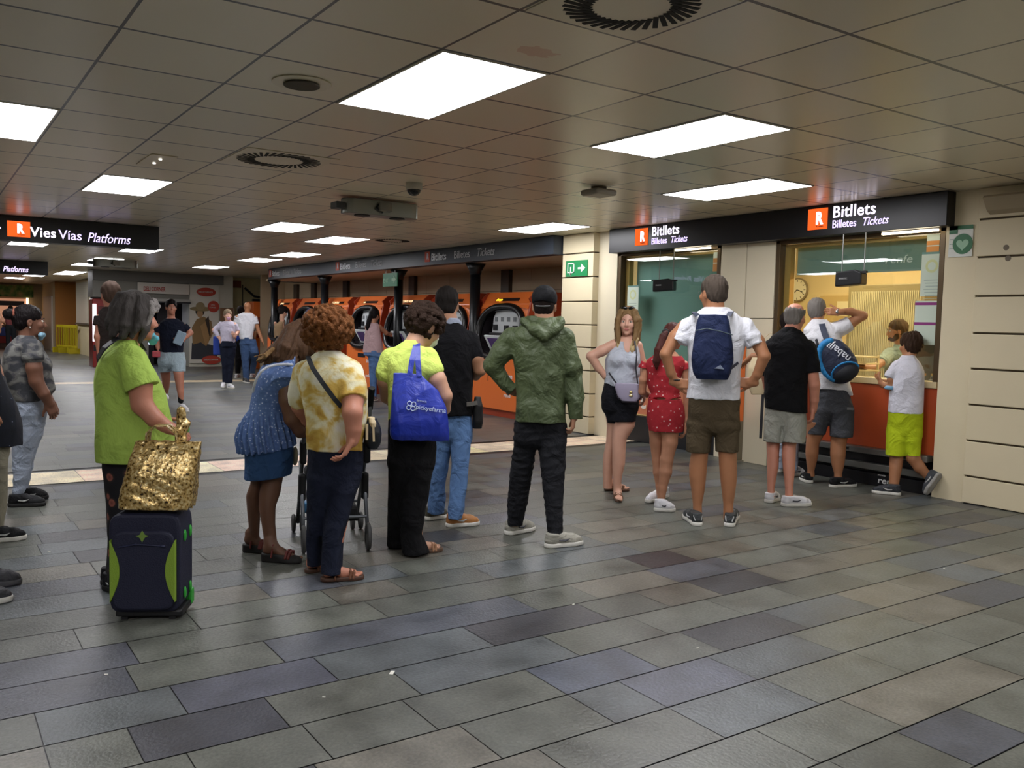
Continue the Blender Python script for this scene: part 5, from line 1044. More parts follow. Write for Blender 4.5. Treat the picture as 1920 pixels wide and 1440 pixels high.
# ---------------------------------------------------------------- brunette in the blue peplum dress
def blue_woman():
    P = Person((505, 1045), 'woman in a blue peplum blouse and denim skirt bending forward, long brown hair', 'dark')
    P.head(575, 642, .22, a=70, pitch=38, neck=P.pt(548, 676, .12), k=.98, nr=.052)
    P.B.stack(P.rows([(850, 462, 545, .12), (770, 472, 536, .12), (720, 480, 545, .14), (690, 492, 552, .14, .03), (672, 515, 556, .08, .06)], .7, .014))
    P.arm([(535, 704, -.10, .062), (541, 750, -.13, .056), (548, 785, -.13, .048), (560, 805, -.10, .036), (568, 812, -.06, .028)], dict(dir=(.5, .5, .1), nrm=(.3, -.2, -1), side=1, k=.9))
    P.arm([(545, 700, .14, .055), (560, 760, .15, .045), (572, 806, .06, .028)], dict(dir=(.3, .2, .2), nrm=(0, .3, -1), side=-1, k=.9))
    P.B.stack(P.rows(P.leg([(860, 462, 500, .08), (905, 470, 491, .055), (929, 461, 489, .055), (955, 463, 489, .055), (985, 466, 487, .045), (1012, 468, 486, .036), (1022, 467, 487, .034)], (466, 1034)), 1.))
    P.B.stack(P.rows(P.leg([(860, 490, 540, .085), (900, 491, 530, .065), (924, 486, 526, .062), (950, 485, 517, .058), (980, 490, 516, .048), (1012, 495, 519, .038), (1034, 494, 520, .036)], (500, 1052)), 1.))
    br = mat('sandal_red', '6a2a26', .6); wd = mat('wedge_black', '151313', .6)
    P.shoe_at(P.foot(492, 1051), P.foot(564, 1056), 'sandal', br, wd, h=.028); P.shoe_at(P.foot(460, 1034), P.foot(505, 1036), 'sandal', br, wd, h=.028)
    P.done(); P.mask([(0, .095, -.03, .02), (-.02, .095, -.06, .02), (.03, .085, -.06, .02), (0, .09, -.08, .02)], '8fa5b0')
    hm = mat('hair_brown', '4a3526', .6, bump=.9, bscale=60, var=.45, vscale=22, stretch=(1, 1, .3)); ht = mat('hair_brown_tips', '8a6c48', .6, bump=.9, bscale=60, var=.3, vscale=22)
    # falls forward-down on the right and sweeps back over the shoulder to the left
    pa = []; gg = np.random.default_rng(4); cr = P.pt(566, 640, .16)
    for i in range(22):       # a sheet of hair from the parting, sweeping to the left and hanging down on the right
        t = i/21; e = (482+66*t, 673+28*t**.7); m1 = (540+14*t, 618+6*t); m2 = (516+40*t, 648+10*t); dd = .10-.26*math.sin(math.pi*min(1, .15+t*.8))
        pa.append(([(*P.pt(562, 604, .17+dd*.3), .016), (*P.pt(*m1, .12+dd*.6), .019), (*P.pt(*m2, .04+dd*.7), .018), (*P.pt((m2[0]+e[0])/2, (m2[1]+e[1])/2+2, .0+dd*.5), .012), (*P.pt(*e, .0+dd*.3), .004)], 3))
    P.strands(hm, pa, extra=lambda H: (H.ell(cr, (.108, .105, .125)), H.ell(P.pt(556, 650, .10), (.075, .085, .11))), jit=.006)
    P.strands(ht, [([(*P.pt(512, 655, -.06), .007), (*P.pt(498, 668, -.07), .007), (*P.pt(481, 675, -.04), .003)], 6), ([(*P.pt(540, 665, -.04), .007), (*P.pt(548, 690, .0), .006), (*P.pt(552, 704, .02), .003)], 5)], name='light_tips', jit=.010)
    bl = ramp_mat('blue_dotted', [(.0, 'd4dbe8'), (.16, 'b4c1da'), (.26, '5a74a8'), (1., '46608f')], 'voronoi', 55, rough=.9, bump=.3)
    def ruffle(X, Y, Z): return creases(.006, 16, 4)(X, Y, Z)+.012*np.sin(np.arctan2(Y-.0, X+.04)*26+3*np.sin(Z*9))*np.clip((zw-Z)/.09, 0, 1)
    zw = P.pt(500, 768)[2]
    G = Solid(.0055); G.k = .02
    G.stack(P.rows([(845, 446, 555, .165), (820, 442, 552, .17), (800, 448, 548, .16), (782, 457, 542, .145), (768, 466, 538, .135), (745, 471, 540, .135), (720, 476, 545, .15), (700, 482, 550, .155, .01), (684, 492, 554, .14, .03), (668, 512, 556, .10, .05), (658, 524, 556, .07, .06)], .8), 2.2)
    G.chain([(*P.pt(533, 700, -.08), .07), (*P.pt(530, 712, -.11), .07)]); G.cone((*P.pt(533, 700, -.09),), (*P.pt(534, 722, -.14),), .07, .085, k=.01)
    G.cut(P.pt(500, 843), np.array([.18, 0, -1.])); G.noise = ruffle; G.build('blouse', bl, P.root)
    P.garment('skirt', denim('blue', '2f4c74'), [[(820, 458, 552, .15), (850, 457, 551, .15), (880, 457, 549, .145), (900, 457, 547, .14)]], cuts=[(P.pt(500, 893), np.array([.12, 0, -1.]))], amp=.005, seed=3)
    MB().tube([tuple(P.pt(*q)) for q in ((474, 735, -.10), (477, 722, -.14), (482, 708, -.165), (490, 696, -.175), (502, 688, -.17), (518, 684, -.16), (538, 683, -.15), (548, 684, -.10))], .008, 8).build('white_strap', mat('strap_white', 'c8ccd6', .6), P.root)
    b = Solid(.006); b.ell(P.pt(553, 855, .1), (.02, .05, .06)); o = b.build('handbag_edge', mat('bag_beige', 'a19a80', .6), P.root)
blue_woman()

# ---------------------------------------------------------------- copper-curled woman
def curly_woman():
    P = Person((615, 1070), 'woman with copper curls in a yellow and white tie-dye blouse and navy trousers', 'red')
    P.head(612, 622, .02, a=-12, pitch=8, neck=P.pt(613, 664, 0), k=1.0, nr=.055)
    P.B.stack(P.rows([(840, 580, 680, .13), (760, 572, 686, .14), (700, 568, 672, .13), (672, 585, 650, .09), (655, 600, 628, .05)], .62, .016))
    P.arm([(660, 705, -.03, .066), (661, 750, -.15, .060), (661, 775, -.20, .056), (663, 805, -.20, .044), (661, 826, -.20, .033)], dict(dir=(-.45, -.1, -.8), nrm=(-.7, .1, .6), side=1, k=1.05, curl=(28, 30, 32, 30), thumb=.4))
    P.arm([(572, 705, .05, .06), (562, 760, .14, .05), (572, 790, .26, .035)], dict(dir=(.3, 1, -.2), nrm=(0, 0, -1), side=-1))
    br = mat('sandal_brown', '6b4026', .55)
    P.shoe_at(P.foot(603, 1090), P.foot(681, 1085), 'sandal', br, mat('sandal_sole', '4a2f20', .6), h=.0); P.shoe_at(P.foot(577, 1074), P.foot(620, 1066), 'sandal', br, mat('sandal_sole', '4a2f20'), h=.0)
    P.B.stack(P.rows(P.leg([(880, 580, 625, .09), (1050, 580, 600, .04), (1060, 580, 598, .035)], (580, 1074)), .8)); P.B.stack(P.rows(P.leg([(880, 625, 675, .09), (1060, 612, 634, .04), (1072, 612, 632, .035)], (610, 1089)), .8))
    P.done()
    cm = mat('hair_copper', '6d4322', .6, bump=1., bscale=120, var=.5, vscale=45); P.curly(cm, (0, -.025, .015), (.142, .15, .128), n=420, br=(.014, .026), seed=5, cutface=True)
    td = ramp_mat('tie_dye', [(.38, 'dcd8c6'), (.47, 'd6cfa8'), (.55, 'c2a24c'), (.66, 'a67f2e')], 'noise', 7.5, rough=.85, bump=.35, detail=3, dist=.6)
    P.garment('blouse', td, [([(842, 574, 682, .15), (820, 574, 684, .16), (790, 573, 690, .165), (760, 567, 690, .165), (730, 559, 690, .16), (705, 558, 684, .155), (690, 564, 676, .145), (676, 575, 664, .12), (664, 588, 648, .10), (656, 598, 634, .08)], 2.4)],
              sleeves=[[(654, 700, -.03, .088), (659, 728, -.10, .086), (661, 752, -.15, .082)], [(574, 700, .05, .08), (564, 740, .1, .075), (562, 756, .13, .07)]], amp=.009, freq=15, seed=31, aniso=(1.3, 1, .5))
    P.garment('trousers', cloth('navy_trouser', '161b2c', .9, .5), [([(830, 577, 682, .14), (880, 576, 681, .135), (905, 576, 674, .125)], 2.4), P.leg([(890, 575, 632, .13), (960, 574, 616, .10), (1020, 574, 604, .08), (1058, 574, 604, .075)], (580, 1074)), P.leg([(890, 612, 678, .13), (960, 606, 658, .105), (1010, 603, 644, .085), (1074, 602, 642, .08)], (610, 1089))], amp=.008, freq=15, seed=14)
    # crossbody bag
    MB().strap([tuple(P.pt(*q)) for q in ((577, 668, -.09), (586, 690, -.17), (605, 718, -.185), (627, 748, -.18), (648, 772, -.15), (668, 792, -.10), (688, 805, -.03))], [(0, -.5, 1), (0, -1, .2), (0, -1, 0), (0, -1, 0), (.2, -1, 0), (.6, -1, 0), (1, -.5, 0)], .026, .006).build('bag_strap', mat('strap_dark', '1d2126', .6), P.root)
    K = Person((615, 1070), 'small dark navy crossbody bag with cream flap at the tie-dye woman\'s hip', name='crossbody_bag', cat='bag')
    K.garment('bag_body', mat('bag_navy', '12171f', .45, bump=.3, bscale=60), [([(842, 690, 706, .03, -.02), (832, 684, 714, .05, -.02), (812, 680, 716, .06, -.02), (795, 682, 712, .055, -.02), (784, 688, 706, .04, -.02)], 2.4)], amp=.003, vox=.004)
    K.garment('flap', mat('bag_cream', 'cbb994', .5), [([(800, 693, 706, .045, -.035), (792, 690, 706, .048, -.035), (782, 690, 702, .035, -.03)], 2.4)], amp=0, vox=.004)
    MB().strap([tuple(K.pt(688, 795, -.09)), tuple(K.pt(688, 825, -.10))], (0, -1, 0), .014, .005).build('tab', mat('bag_cream', 'cbb994'), K.root); MB().strap([tuple(K.pt(700, 798, -.09)), tuple(K.pt(701, 828, -.09))], (0, -1, 0), .012, .005).build('tab', mat('bag_cream', 'cbb994'), K.root)
curly_woman()

# ---------------------------------------------------------------- stroller standing beyond the two women
def stroller():
    g = on_floor(622, 1014); r = root('stroller', tuple(g), 'folding stroller with grey frame standing between the queueing women', 'stroller', None, math.atan2(g[1], g[0])-math.pi/2+.1)
    gm = mat('stroller_grey', '6f7378', .4, .5); bk = mat('stroller_black', '101113', .6); fb = cloth('stroller_fabric', '1a1c20'); tyre = mat('tyre_grey', '4b4b4b', .7); hub = mat('hub_dark', '1a1a1a', .5)
    for sx, nm in ((-.20, 0), (.20, 1)):
        MB().tube([(sx, -.32, 1.0), (sx, -.22, .72), (sx, .02, .42), (sx, .28, .12)], .013, 10).build('side_tube', gm, r, smooth=True)
        MB().tube([(sx, .08, .52), (sx, -.1, .35), (sx, -.26, .10)], .013, 10).build('rear_tube', gm, r, smooth=True)
        S = Solid(.005); S.rbox((sx, -.17, .62), (.022, .03, .08), rd=.02); S.rbox((sx, -.09, .38), (.024, .03, .09), rd=.02); S.build('joint_cover', bk, r)
        MB().tube([(sx, -.36, 1.04), (sx, -.32, .98), (sx, -.27, .9)], .02, 10).build('hand_grip', bk, r)
        for y, rr, offs in ((-.28, .088, (0,)), (.30, .062, (-.028, .028))):
            for q in offs:
                w = MB(); w.tube([(sx+q, y+(rr-.014)*math.cos(t), rr+(rr-.014)*math.sin(t)) for t in np.linspace(0, 2*math.pi, 29)], .014, 8, caps=False); o = w.build('wheel', tyre, r, smooth=True)
                MB().disc((y, rr, sx+q-.008), rr-.018, 'x', 22, .016).build('hub', hub, o)
        MB().tube([(sx, .28, .16), (sx, .30, .062)], .012, 8).build('fork', gm, r)
    MB().tube([(-.2, -.2, .20), (.2, -.2, .20)], .01, 8).tube([(-.2, .2, .22), (.2, .2, .22)], .01, 8).tube([(-.2, .02, .42), (.2, .02, .42)], .01, 8).build('cross_bar', gm, r)
    S = Solid(.007); S.k = .03; S.rbox((0, .06, .44), (.17, .17, .035), rd=.03); S.rbox((0, -.14, .66), (.17, .035, .24), np.array(Matrix.Rotation(.35, 3, 'X')), rd=.03); S.build('seat', fb, r)
    S = Solid(.007); S.ell((0, .0, .86), (.19, .22, .14)); S.minus(_ell((0, .06, .80), (.18, .22, .13)), .01); S.build('canopy', mat('canopy_navy', '1b2433', .8), r)
    MB().box(-.15, .15, -.16, .16, .16, .26).build('basket', mat('basket_black', '0f1012', .8), r, .02)
    S = Solid(.005); S.rbox((-.17, -.02, .24), (.02, .05, .035), rd=.015); S.build('blue_brake_cover', mat('stroller_blue', '4a86b5', .5), r)
    for q in (-.06, .06):
        S = Solid(.006); S.chain([(q, .10, .50, .045), (q, .24, .46, .035), (q, .27, .30, .028), (q, .30, .24, .022)]); 
stroller()

# ---------------------------------------------------------------- woman in the neon yellow t-shirt
def yellow_woman():
    P = Person((775, 1035), 'woman in a neon yellow t-shirt and black trousers with a face mask', 'light')
    P.head(800, 612, .05, a=62, pitch=34, neck=P.pt(777, 645, 0), k=1.0, nr=.055)
    P.B.stack(P.rows([(790, 735, 812, .13), (720, 735, 800, .14), (680, 730, 805, .14), (655, 745, 795, .10), (642, 762, 788, .06)], .7, .016))
    P.arm([(803, 675, -.04, .064), (820, 712, -.08, .055), (834, 742, -.08, .046), (834, 766, 0, .036), (820, 775, .12, .028)], dict(dir=(-.5, .8, 0), nrm=(0, 0, -1), side=-1))
    P.arm([(730, 672, .02, .058), (722, 715, .03, .048), (724, 745, .15, .036), (740, 760, .28, .028)], dict(dir=(.5, .8, 0), nrm=(0, 0, -1), side=1))
    P.B.stack(P.rows(P.leg([(860, 735, 775, .09), (1000, 735, 752, .05), (1015, 735, 752, .04)], (738, 1026)), .8)); P.B.stack(P.rows(P.leg([(860, 760, 805, .09), (1000, 770, 792, .05), (1022, 772, 792, .04)], (768, 1040)), .8))
    P.shoe_at(P.foot(765, 1040), P.foot(828, 1032), 'sandal', mat('sandal_tan', 'a5795a', .6), mat('sandal_tan_sole', '5b4434', .7), h=.0); P.shoe_at(P.foot(732, 1026), P.foot(770, 1020), 'sandal', mat('sandal_tan', 'a5795a'), mat('sandal_tan_sole', '5b4434'), h=.0)
    P.done(); P.mask([(.02, .095, -.06, .02), (-.02, .095, -.06, .02), (.035, .085, -.035, .014), (0, .09, -.09, .022)], 'd4d6c8')
    S = Solid(.002); S.k = .001; S.chain([(*P.hp(.076, 0, -.005), .0013), (*P.hp(.06, .06, -.05), .0013)]); S.build('mask_loop', mat('loop_white', 'd4d6c8', .7), P.root)
    cm = mat('hair_dark_curls', '2e2018', .65, bump=1., bscale=110, var=.4, vscale=40)
    H = Solid(.005); H.k = .012; g = np.random.default_rng(8); c0 = np.array((0, -.03, .02)); R0 = np.array((.11, .128, .115)); H.ell(P.hp(*c0), R0*.92, P.hM)
    for i in range(380):
        v = unit(g.normal(size=3)); b = g.uniform(.012, .024); q = c0+v*(R0-b*.3); H.ell(P.hp(*q), (b, b*.85, b), k=.006)
    H.minus(_ell(P.hp(0, .115, -.06), (.10, .085, .085), P.hM), .01); H.minus(_ell(P.hp(.10, .01, -.02), (.045, .03, .045), P.hM), .008); H.noise = waves(.003, 120, 2, n=6); H.build('hair', cm, P.root)
    y = cloth('neon', 'd3e873', .9, .35, var=.02)
    P.garment('t_shirt', y, [([(787, 728, 800, .15), (760, 727, 803, .15), (730, 726, 806, .155), (700, 726, 808, .155), (680, 722, 808, .15), (664, 727, 803, .13), (652, 740, 796, .105), (643, 752, 788, .085), (637, 762, 783, .07)], 2.3)],
              sleeves=[[(800, 674, -.03, .080), (808, 692, -.06, .078), (811, 701, -.06, .076)], [(733, 674, .02, .074), (724, 700, .02, .07), (722, 704, .02, .068)]], amp=.008, freq=14, seed=17)
    P.garment('trousers', cloth('black_trouser', '0e0e11', .9, .4), [([(780, 728, 816, .14), (840, 727, 819, .145), (870, 727, 815, .14)], 2.4), P.leg([(860, 727, 780, .14), (940, 727, 768, .12), (1022, 725, 762, .10)], (738, 1026)), P.leg([(860, 745, 814, .14), (940, 748, 803, .12), (1000, 750, 792, .10), (1036, 752, 806, .11)], (768, 1040))], amp=.009, freq=14, seed=6)
    K = Person((775, 1035), 'large royal blue tote bag with white lettering over the neon-shirted woman\'s shoulder', vox=.005, name='tote_bag', cat='bag')
    bm = mat('tote_blue', '1c33a6', .42, bump=.45, bscale=9, bdist=.03, bdistort=1.2)
    K.garment('bag_body', bm, [([(826, 736, 842, .06, -.20), (815, 731, 842, .09, -.20), (790, 731, 841, .10, -.20), (760, 733, 838, .09, -.20), (730, 735, 820, .06, -.20), (710, 737, 800, .035, -.20), (699, 737, 788, .022, -.20)], 3.0)], amp=.012, freq=16, seed=10, aniso=(1.4, 1, .3), vox=.005, cuts=[(K.pt(790, 828, -.2), np.array([-.10, 0, -1.]))])
    for (a, b_) in (((768, 704), (779, 646)), ((786, 706), (783, 646))):
        MB().strap([tuple(K.pt(a[0], a[1], -.225)), tuple(K.pt((a[0]+b_[0])/2-1, (a[1]+b_[1])/2, -.19)), tuple(K.pt(b_[0], b_[1]+4, -.12)), tuple(K.pt(b_[0], b_[1]-3, -.04)), tuple(K.pt(b_[0]+2, b_[1]+6, .10))], [(0, -1, .1), (0, -1, .4), (0, -1, 1), (0, 0, 1), (0, 1, 1)], .032, .005).build('bag_handle', bm, K.root)
    bv = K.root.children[0].data; bc = np.zeros(len(bv.vertices)*3, np.float32); bv.vertices.foreach_get('co', bc); bc = bc.reshape(-1, 3); bc = bc[bc[:, 1] < -.2]
    def drape(o):     # print lies on the cloth
        n = len(o.data.vertices); c = np.zeros(n*3, np.float32); o.data.vertices.foreach_get('co', c); c = c.reshape(-1, 3); y0 = np.median(c[:, 1])
        for i in range(n):
            j = np.argpartition((bc[:, 0]-c[i, 0])**2+(bc[:, 2]-c[i, 2])**2, 4)[:4]; c[i, 1] = bc[j, 1].min()-.003+(c[i, 1]-y0)
        o.data.vertices.foreach_set('co', c.ravel()); o.data.update(); return o
    FB = Matrix(((1, 0, 0), (0, 0, -1), (0, 1, 0))).to_4x4(); pm = mat('tote_print', 'b9c9ea', .6)
    p = K.pt(779, 767, -.315); drape(text('print_letters', 'pickyefarma', .038, tuple(p), Matrix.Rotation(.14, 4, 'Y') @ FB, pm, K.root, ext=.002, bold=.006))
    p = K.pt(781, 753, -.315); drape(text('print_letters', 'farmacia', .018, tuple(p), Matrix.Rotation(.14, 4, 'Y') @ FB, pm, K.root, ext=.002))
    p = K.pt(771, 762, -.315)
    s = MB()
    for q in range(4):
        a = q*math.pi/2+.6; cx_, cz_ = p[0]+.018*math.cos(a), p[2]+.018*math.sin(a); s.tube([(cx_+.013*math.cos(t), p[1], cz_+.013*math.sin(t)) for t in np.linspace(0, 6.28, 13)], .0028, 6, caps=False)
    drape(s.build('print_emblem', pm, K.root))
yellow_woman()

# ---------------------------------------------------------------- man in black seen from behind
def black_man():
    P = Person((850, 975), 'dark-haired man in a black shirt and light blue jeans, seen from behind', 'olive')
    P.head(838, 570, .02, a=6, pitch=2, neck=P.pt(842, 612, 0), k=1.07, nr=.062)
    P.B.stack(P.rows([(770, 820, 885, .12), (700, 812, 886, .13), (640, 806, 886, .13), (618, 818, 874, .10), (605, 828, 862, .06)], .6, .015))
    P.arm([(882, 640, 0, .062), (893, 672, -.03, .050), (900, 694, -.02, .044), (892, 704, .10, .036), (880, 704, .22, .028)], dict(dir=(-.4, .9, 0), nrm=(0, 0, -1), side=-1))
    P.arm([(808, 640, 0, .062), (796, 680, .0, .048), (802, 704, .12, .036), (815, 704, .24, .028)], dict(dir=(.4, .9, 0), nrm=(0, 0, -1), side=1))
    legs = [[(800, 815, 852, .10), (850, 812, 846, .09), (900, 806, 838, .08), (962, 799, 833, .075)], [(800, 842, 886, .11), (832, 843, 884, .10), (870, 846, 880, .09), (920, 842, 876, .085), (972, 838, 868, .08)]]
    legs = [P.leg(legs[0], (803, 975)), P.leg(legs[1], (842, 988))]
    for l in legs: P.B.stack(P.rows(l, .8, .015))
    P.done(); P.hair_short(mat('hair_near_black', '1b1715', .6, bump=.6, bscale=220), th=.004, low=-.075)
    bk = cloth('black_shirt', '0c0c10', .92, .5)
    P.garment('shirt', bk, [([(778, 815, 886, .145), (740, 812, 888, .145), (700, 806, 888, .15), (660, 800, 890, .15), (636, 803, 889, .14), (620, 811, 880, .115), (609, 822, 868, .09), (602, 828, 862, .075)], 2.4)],
              sleeves=[[(880, 640, 0, .078), (888, 662, -.02, .068), (891, 672, -.02, .066)], [(808, 640, 0, .078), (800, 662, 0, .07), (798, 672, 0, .068)]], amp=.008, seed=23)
    P.garment('collar', cloth('pale_collar', '8c93a3', .9, .2), [([(611, 824, 868, .085), (604, 826, 866, .08), (596, 828, 862, .072)], 2.2)], cuts=[(P.pt(845, 606, 0), np.array([0, .9, 1.]))], amp=0, vox=.005)
    P.garment('jeans', denim('light', '5877a3'), [([(765, 818, 886, .125), (800, 816, 886, .125), (822, 814, 886, .115)], 2.3), legs[0], legs[1]], amp=.009, freq=18, seed=15, fac=.8)
    tn = mat('shoe_tan', 'a9713d', .5); P.shoe((838, 988), (897, 984), 'trainer', tn, sole_white); P.shoe((800, 975), (836, 969), 'trainer', cloth('shoe_olive', '4c4a40', .6), sole_white)
    K = Person((850, 975), 'black belt pouch at the hip of the man in the black shirt', vox=.005, name='belt_pouch', cat='pouch')
    K.garment('pouch_body', mat('pouch_black', '0d0d10', .5, bump=.3, bscale=40), [([(803, 886, 903, .035, -.03), (790, 885, 906, .05, -.03), (760, 886, 905, .05, -.03), (744, 890, 901, .03, -.03)], 3)], amp=.002, vox=.004)
    MB().strap([tuple(K.pt(875, 758, -.14)), tuple(K.pt(884, 757, -.11)), tuple(K.pt(895, 755, -.08))], [(.3, -1, 0), (.5, -1, 0), (.5, -1, 0)], .03, .006).build('belt_clip', mat('clip_steel', '7a7a7c', .35, .7), K.root)
black_man()

# ---------------------------------------------------------------- blonde woman looking back at the camera
def blonde_woman():
    P = Person((1155, 930), 'blonde woman in a pale sleeveless top and black shorts facing the camera', 'pink', vox=.005)
    P.head(1178, 604, .02, a=188, pitch=0, neck=P.pt(1176, 644, .02), k=.98, nr=.046)
    P.B.stack(P.rows([(760, 1132, 1194, .11), (715, 1137, 1196, .10), (680, 1140, 1199, .11), (655, 1146, 1198, .10), (640, 1152, 1196, .075), (632, 1164, 1188, .05)], .62, .006))
    for x in (1158, 1186): P.B.ell(P.pt(x, 676, -.09), (.05, .045, .05))
    P.arm([(1152, 645, 0, .050), (1128, 658, -.02, .046), (1108, 668, -.04, .040), (1122, 690, -.03, .034), (1139, 709, -.02, .025)], dict(dir=(.8, .0, -.5), nrm=(.3, .9, .2), side=1, k=.88, curl=(15, 20, 22, 25)))
    P.arm([(1196, 648, .02, .048), (1206, 690, .05, .038), (1208, 735, .03, .026)], dict(dir=(0, 0, -1), nrm=(-1, 0, 0), side=1, k=.88))
    P.B.stack(P.rows([(770, 1150, 1194, .10, -.02), (800, 1150, 1190, .085, -.03), (823, 1148, 1175, .06, -.05), (845, 1148, 1173, .062, -.05), (870, 1148, 1172, .056, -.05), (890, 1149, 1167, .044, -.05), (910, 1150, 1164, .034, -.05), (928, 1150, 1166, .034, -.06)], .9))
    P.B.stack(P.rows([(770, 1134, 1170, .09, .05), (800, 1138, 1165, .08, .05), (830, 1136, 1158, .06, .05), (855, 1131, 1153, .058, .06), (880, 1130, 1150, .048, .06), (905, 1131, 1147, .034, .06), (916, 1131, 1148, .034, .06)], .9))
    sm = mat('sandal_gold', '7a5740', .5); ss = mat('sandal_thin', '5a4030', .6)
    P.shoe_at(P.foot(1157, 921), P.foot(1160, 944), 'sandal', sm, ss, h=.0, w=.85); P.shoe_at(P.foot(1133, 920), P.foot(1180, 921), 'sandal', sm, ss, h=.0, w=.85)
    P.done(); P.eyes('4a3a2c', lips='a8605a', brow='5a4632')
    hb = mat('hair_blonde', '7f6544', .5, bump=.8, bscale=60, var=.35, vscale=25, stretch=(1, 1, .25)); hl = mat('hair_light_ends', 'bda87c', .5, bump=.6, bscale=60, var=.2, vscale=20)
    hp = P.hp; pa = []
    for sx in (-1, 1):
        for dx, dy in ((.0, .045), (.008, .02), (.012, -.01), (.006, -.04)):
            pa.append(([(*hp(sx*.012, .02, .112), .016), (*hp(sx*(.056+dx*.4), .04+dy*.3, .09), .018), (*hp(sx*(.080+dx), .02+dy, .02), .017), (*hp(sx*(.084+dx), .01+dy, -.06), .017), (*hp(sx*(.074+dx), .03+dy, -.13), .015), (*hp(sx*(.066+dx), .05+dy, -.19), .007)], 5))
    for x in (-.06, -.03, 0, .03, .06): pa.append(([(*hp(x*.4, -.01, .12), .02), (*hp(x, -.09, .06), .024), (*hp(x*1.1, -.10, -.04), .024), (*hp(x*1.2, -.09, -.14), .018)], 3))
    P.strands(hb, pa, extra=lambda H: (H.ell(hp(0, -.02, .04), np.array((.083, .10, .088)), P.hM), H.minus(_ell(hp(0, .11, -.02), (.055, .075, .095), P.hM), .012)), jit=.005, vox=.004)
    P.strands(hl, [([(*hp(.080, .045, -.05), .009), (*hp(.074, .07, -.13), .012), (*hp(.055, .095, -.22), .010), (*hp(.035, .10, -.285), .004)], 9), ([(*hp(-.082, .04, -.06), .009), (*hp(-.080, .06, -.14), .012), (*hp(-.060, .09, -.23), .010), (*hp(-.045, .10, -.28), .004)], 9)], name='hair_ends', jit=.010)
    w = cloth('ribbed_white', 'b9bfca', .9, .3, 14); 
    def neck(G): G.minus(_ell(P.pt(1178, 640, -.13), (.045, .10, .10)), .01)
    P.garment('tank_top', w, [([(724, 1132, 1200, .125), (700, 1134, 1200, .12), (676, 1134, 1201, .125), (662, 1140, 1200, .12), (650, 1152, 1197, .10), (640, 1158, 1194, .08)], 2.2)], amp=.004, seed=5, vox=.0045, extra=lambda G: ([G.ell(P.pt(x, 676, -.10), (.055, .048, .055)) for x in (1158, 1186)], neck(G), G.minus(_ell(P.pt(1141, 641, 0), (.055, .12, .05)), .01), G.minus(_ell(P.pt(1208, 642, 0), (.045, .12, .05)), .01)))
    sh = denim('black_shorts', '15161c'); P.garment('shorts', sh, [([(718, 1133, 1199, .12), (745, 1127, 1199, .13), (768, 1128, 1197, .125)], 2.3), [(760, 1129, 1172, .12, .03), (792, 1138, 1170, .105, .03)], [(760, 1146, 1197, .125, -.02), (789, 1146, 1192, .115, -.02)]], amp=.005, seed=8, vox=.0045)
    sg = Solid(.003); sg.k = .004
    for q in (-1, 1): sg.ell(hp(q*.034, .045, .118), (.028, .012, .018), P.hM)
    sg.seg(hp(-.03, .045, .125), hp(.03, .045, .125), .004); sg.seg(hp(.06, .04, .118), hp(.078, -.03, .06), .003); sg.seg(hp(-.06, .04, .118), hp(-.078, -.03, .06), .003); sg.build('sunglasses', mat('sunglass_black', '0b0b0b', .12), P.root)
    S = Solid(.003); S.k = .003; b = P.pt(1138, 707, -.02); S.chain([(*(b+np.array([.028*math.cos(t), .028*math.sin(t), .012*math.cos(t)])), .0055) for t in np.linspace(0, 6.28, 12)]); S.build('bracelet', mat('bracelet_tan', '8c7458', .4, .4), P.root)
    K = Person((1155, 930), 'small lilac crossbody handbag with gold clasp in front of the blonde woman', vox=.004, name='handbag', cat='bag')
    K.garment('bag_body', mat('bag_lilac', '9a93a8', .45), [([(752, 1166, 1194, .03, -.17), (745, 1158, 1201, .035, -.17), (728, 1153, 1202, .035, -.17), (719, 1153, 1200, .03, -.17)], 4)], amp=0, vox=.004)
    K.garment('bag_base', mat('bag_dark_base', '2c2530', .5), [([(755, 1168, 1194, .03, -.16), (748, 1158, 1201, .038, -.16), (738, 1154, 1203, .038, -.16)], 4)], amp=0, vox=.004)
    s = Solid(.0025); s.k = .003; s.ell(K.pt(1183, 736, -.21), (.013, .006, .016)); s.ell(K.pt(1183, 742, -.21), (.018, .006, .010)); s.build('clasp', mat('clasp_gold', 'd8c48a', .25, .9), K.root)
    m_ = mat('strap_navy_thin', '22232c', .5)
    MB().strap([tuple(K.pt(*q)) for q in ((1196, 722, -.17), (1192, 690, -.165), (1194, 665, -.16), (1190, 640, -.09), (1180, 630, .03))], [(0, -1, 0)]*3+[(0, -1, 1), (0, 0, 1)], .012, .004).build('shoulder_strap', m_, K.root)
    MB().strap([tuple(K.pt(*q)) for q in ((1158, 722, -.17), (1148, 708, -.14), (1136, 690, -.03), (1142, 664, .12))], [(0, -1, 0), (-.3, -1, 0), (-1, -.4, 0), (-1, .5, 0)], .014, .004).build('shoulder_strap', m_, K.root)
blonde_woman()

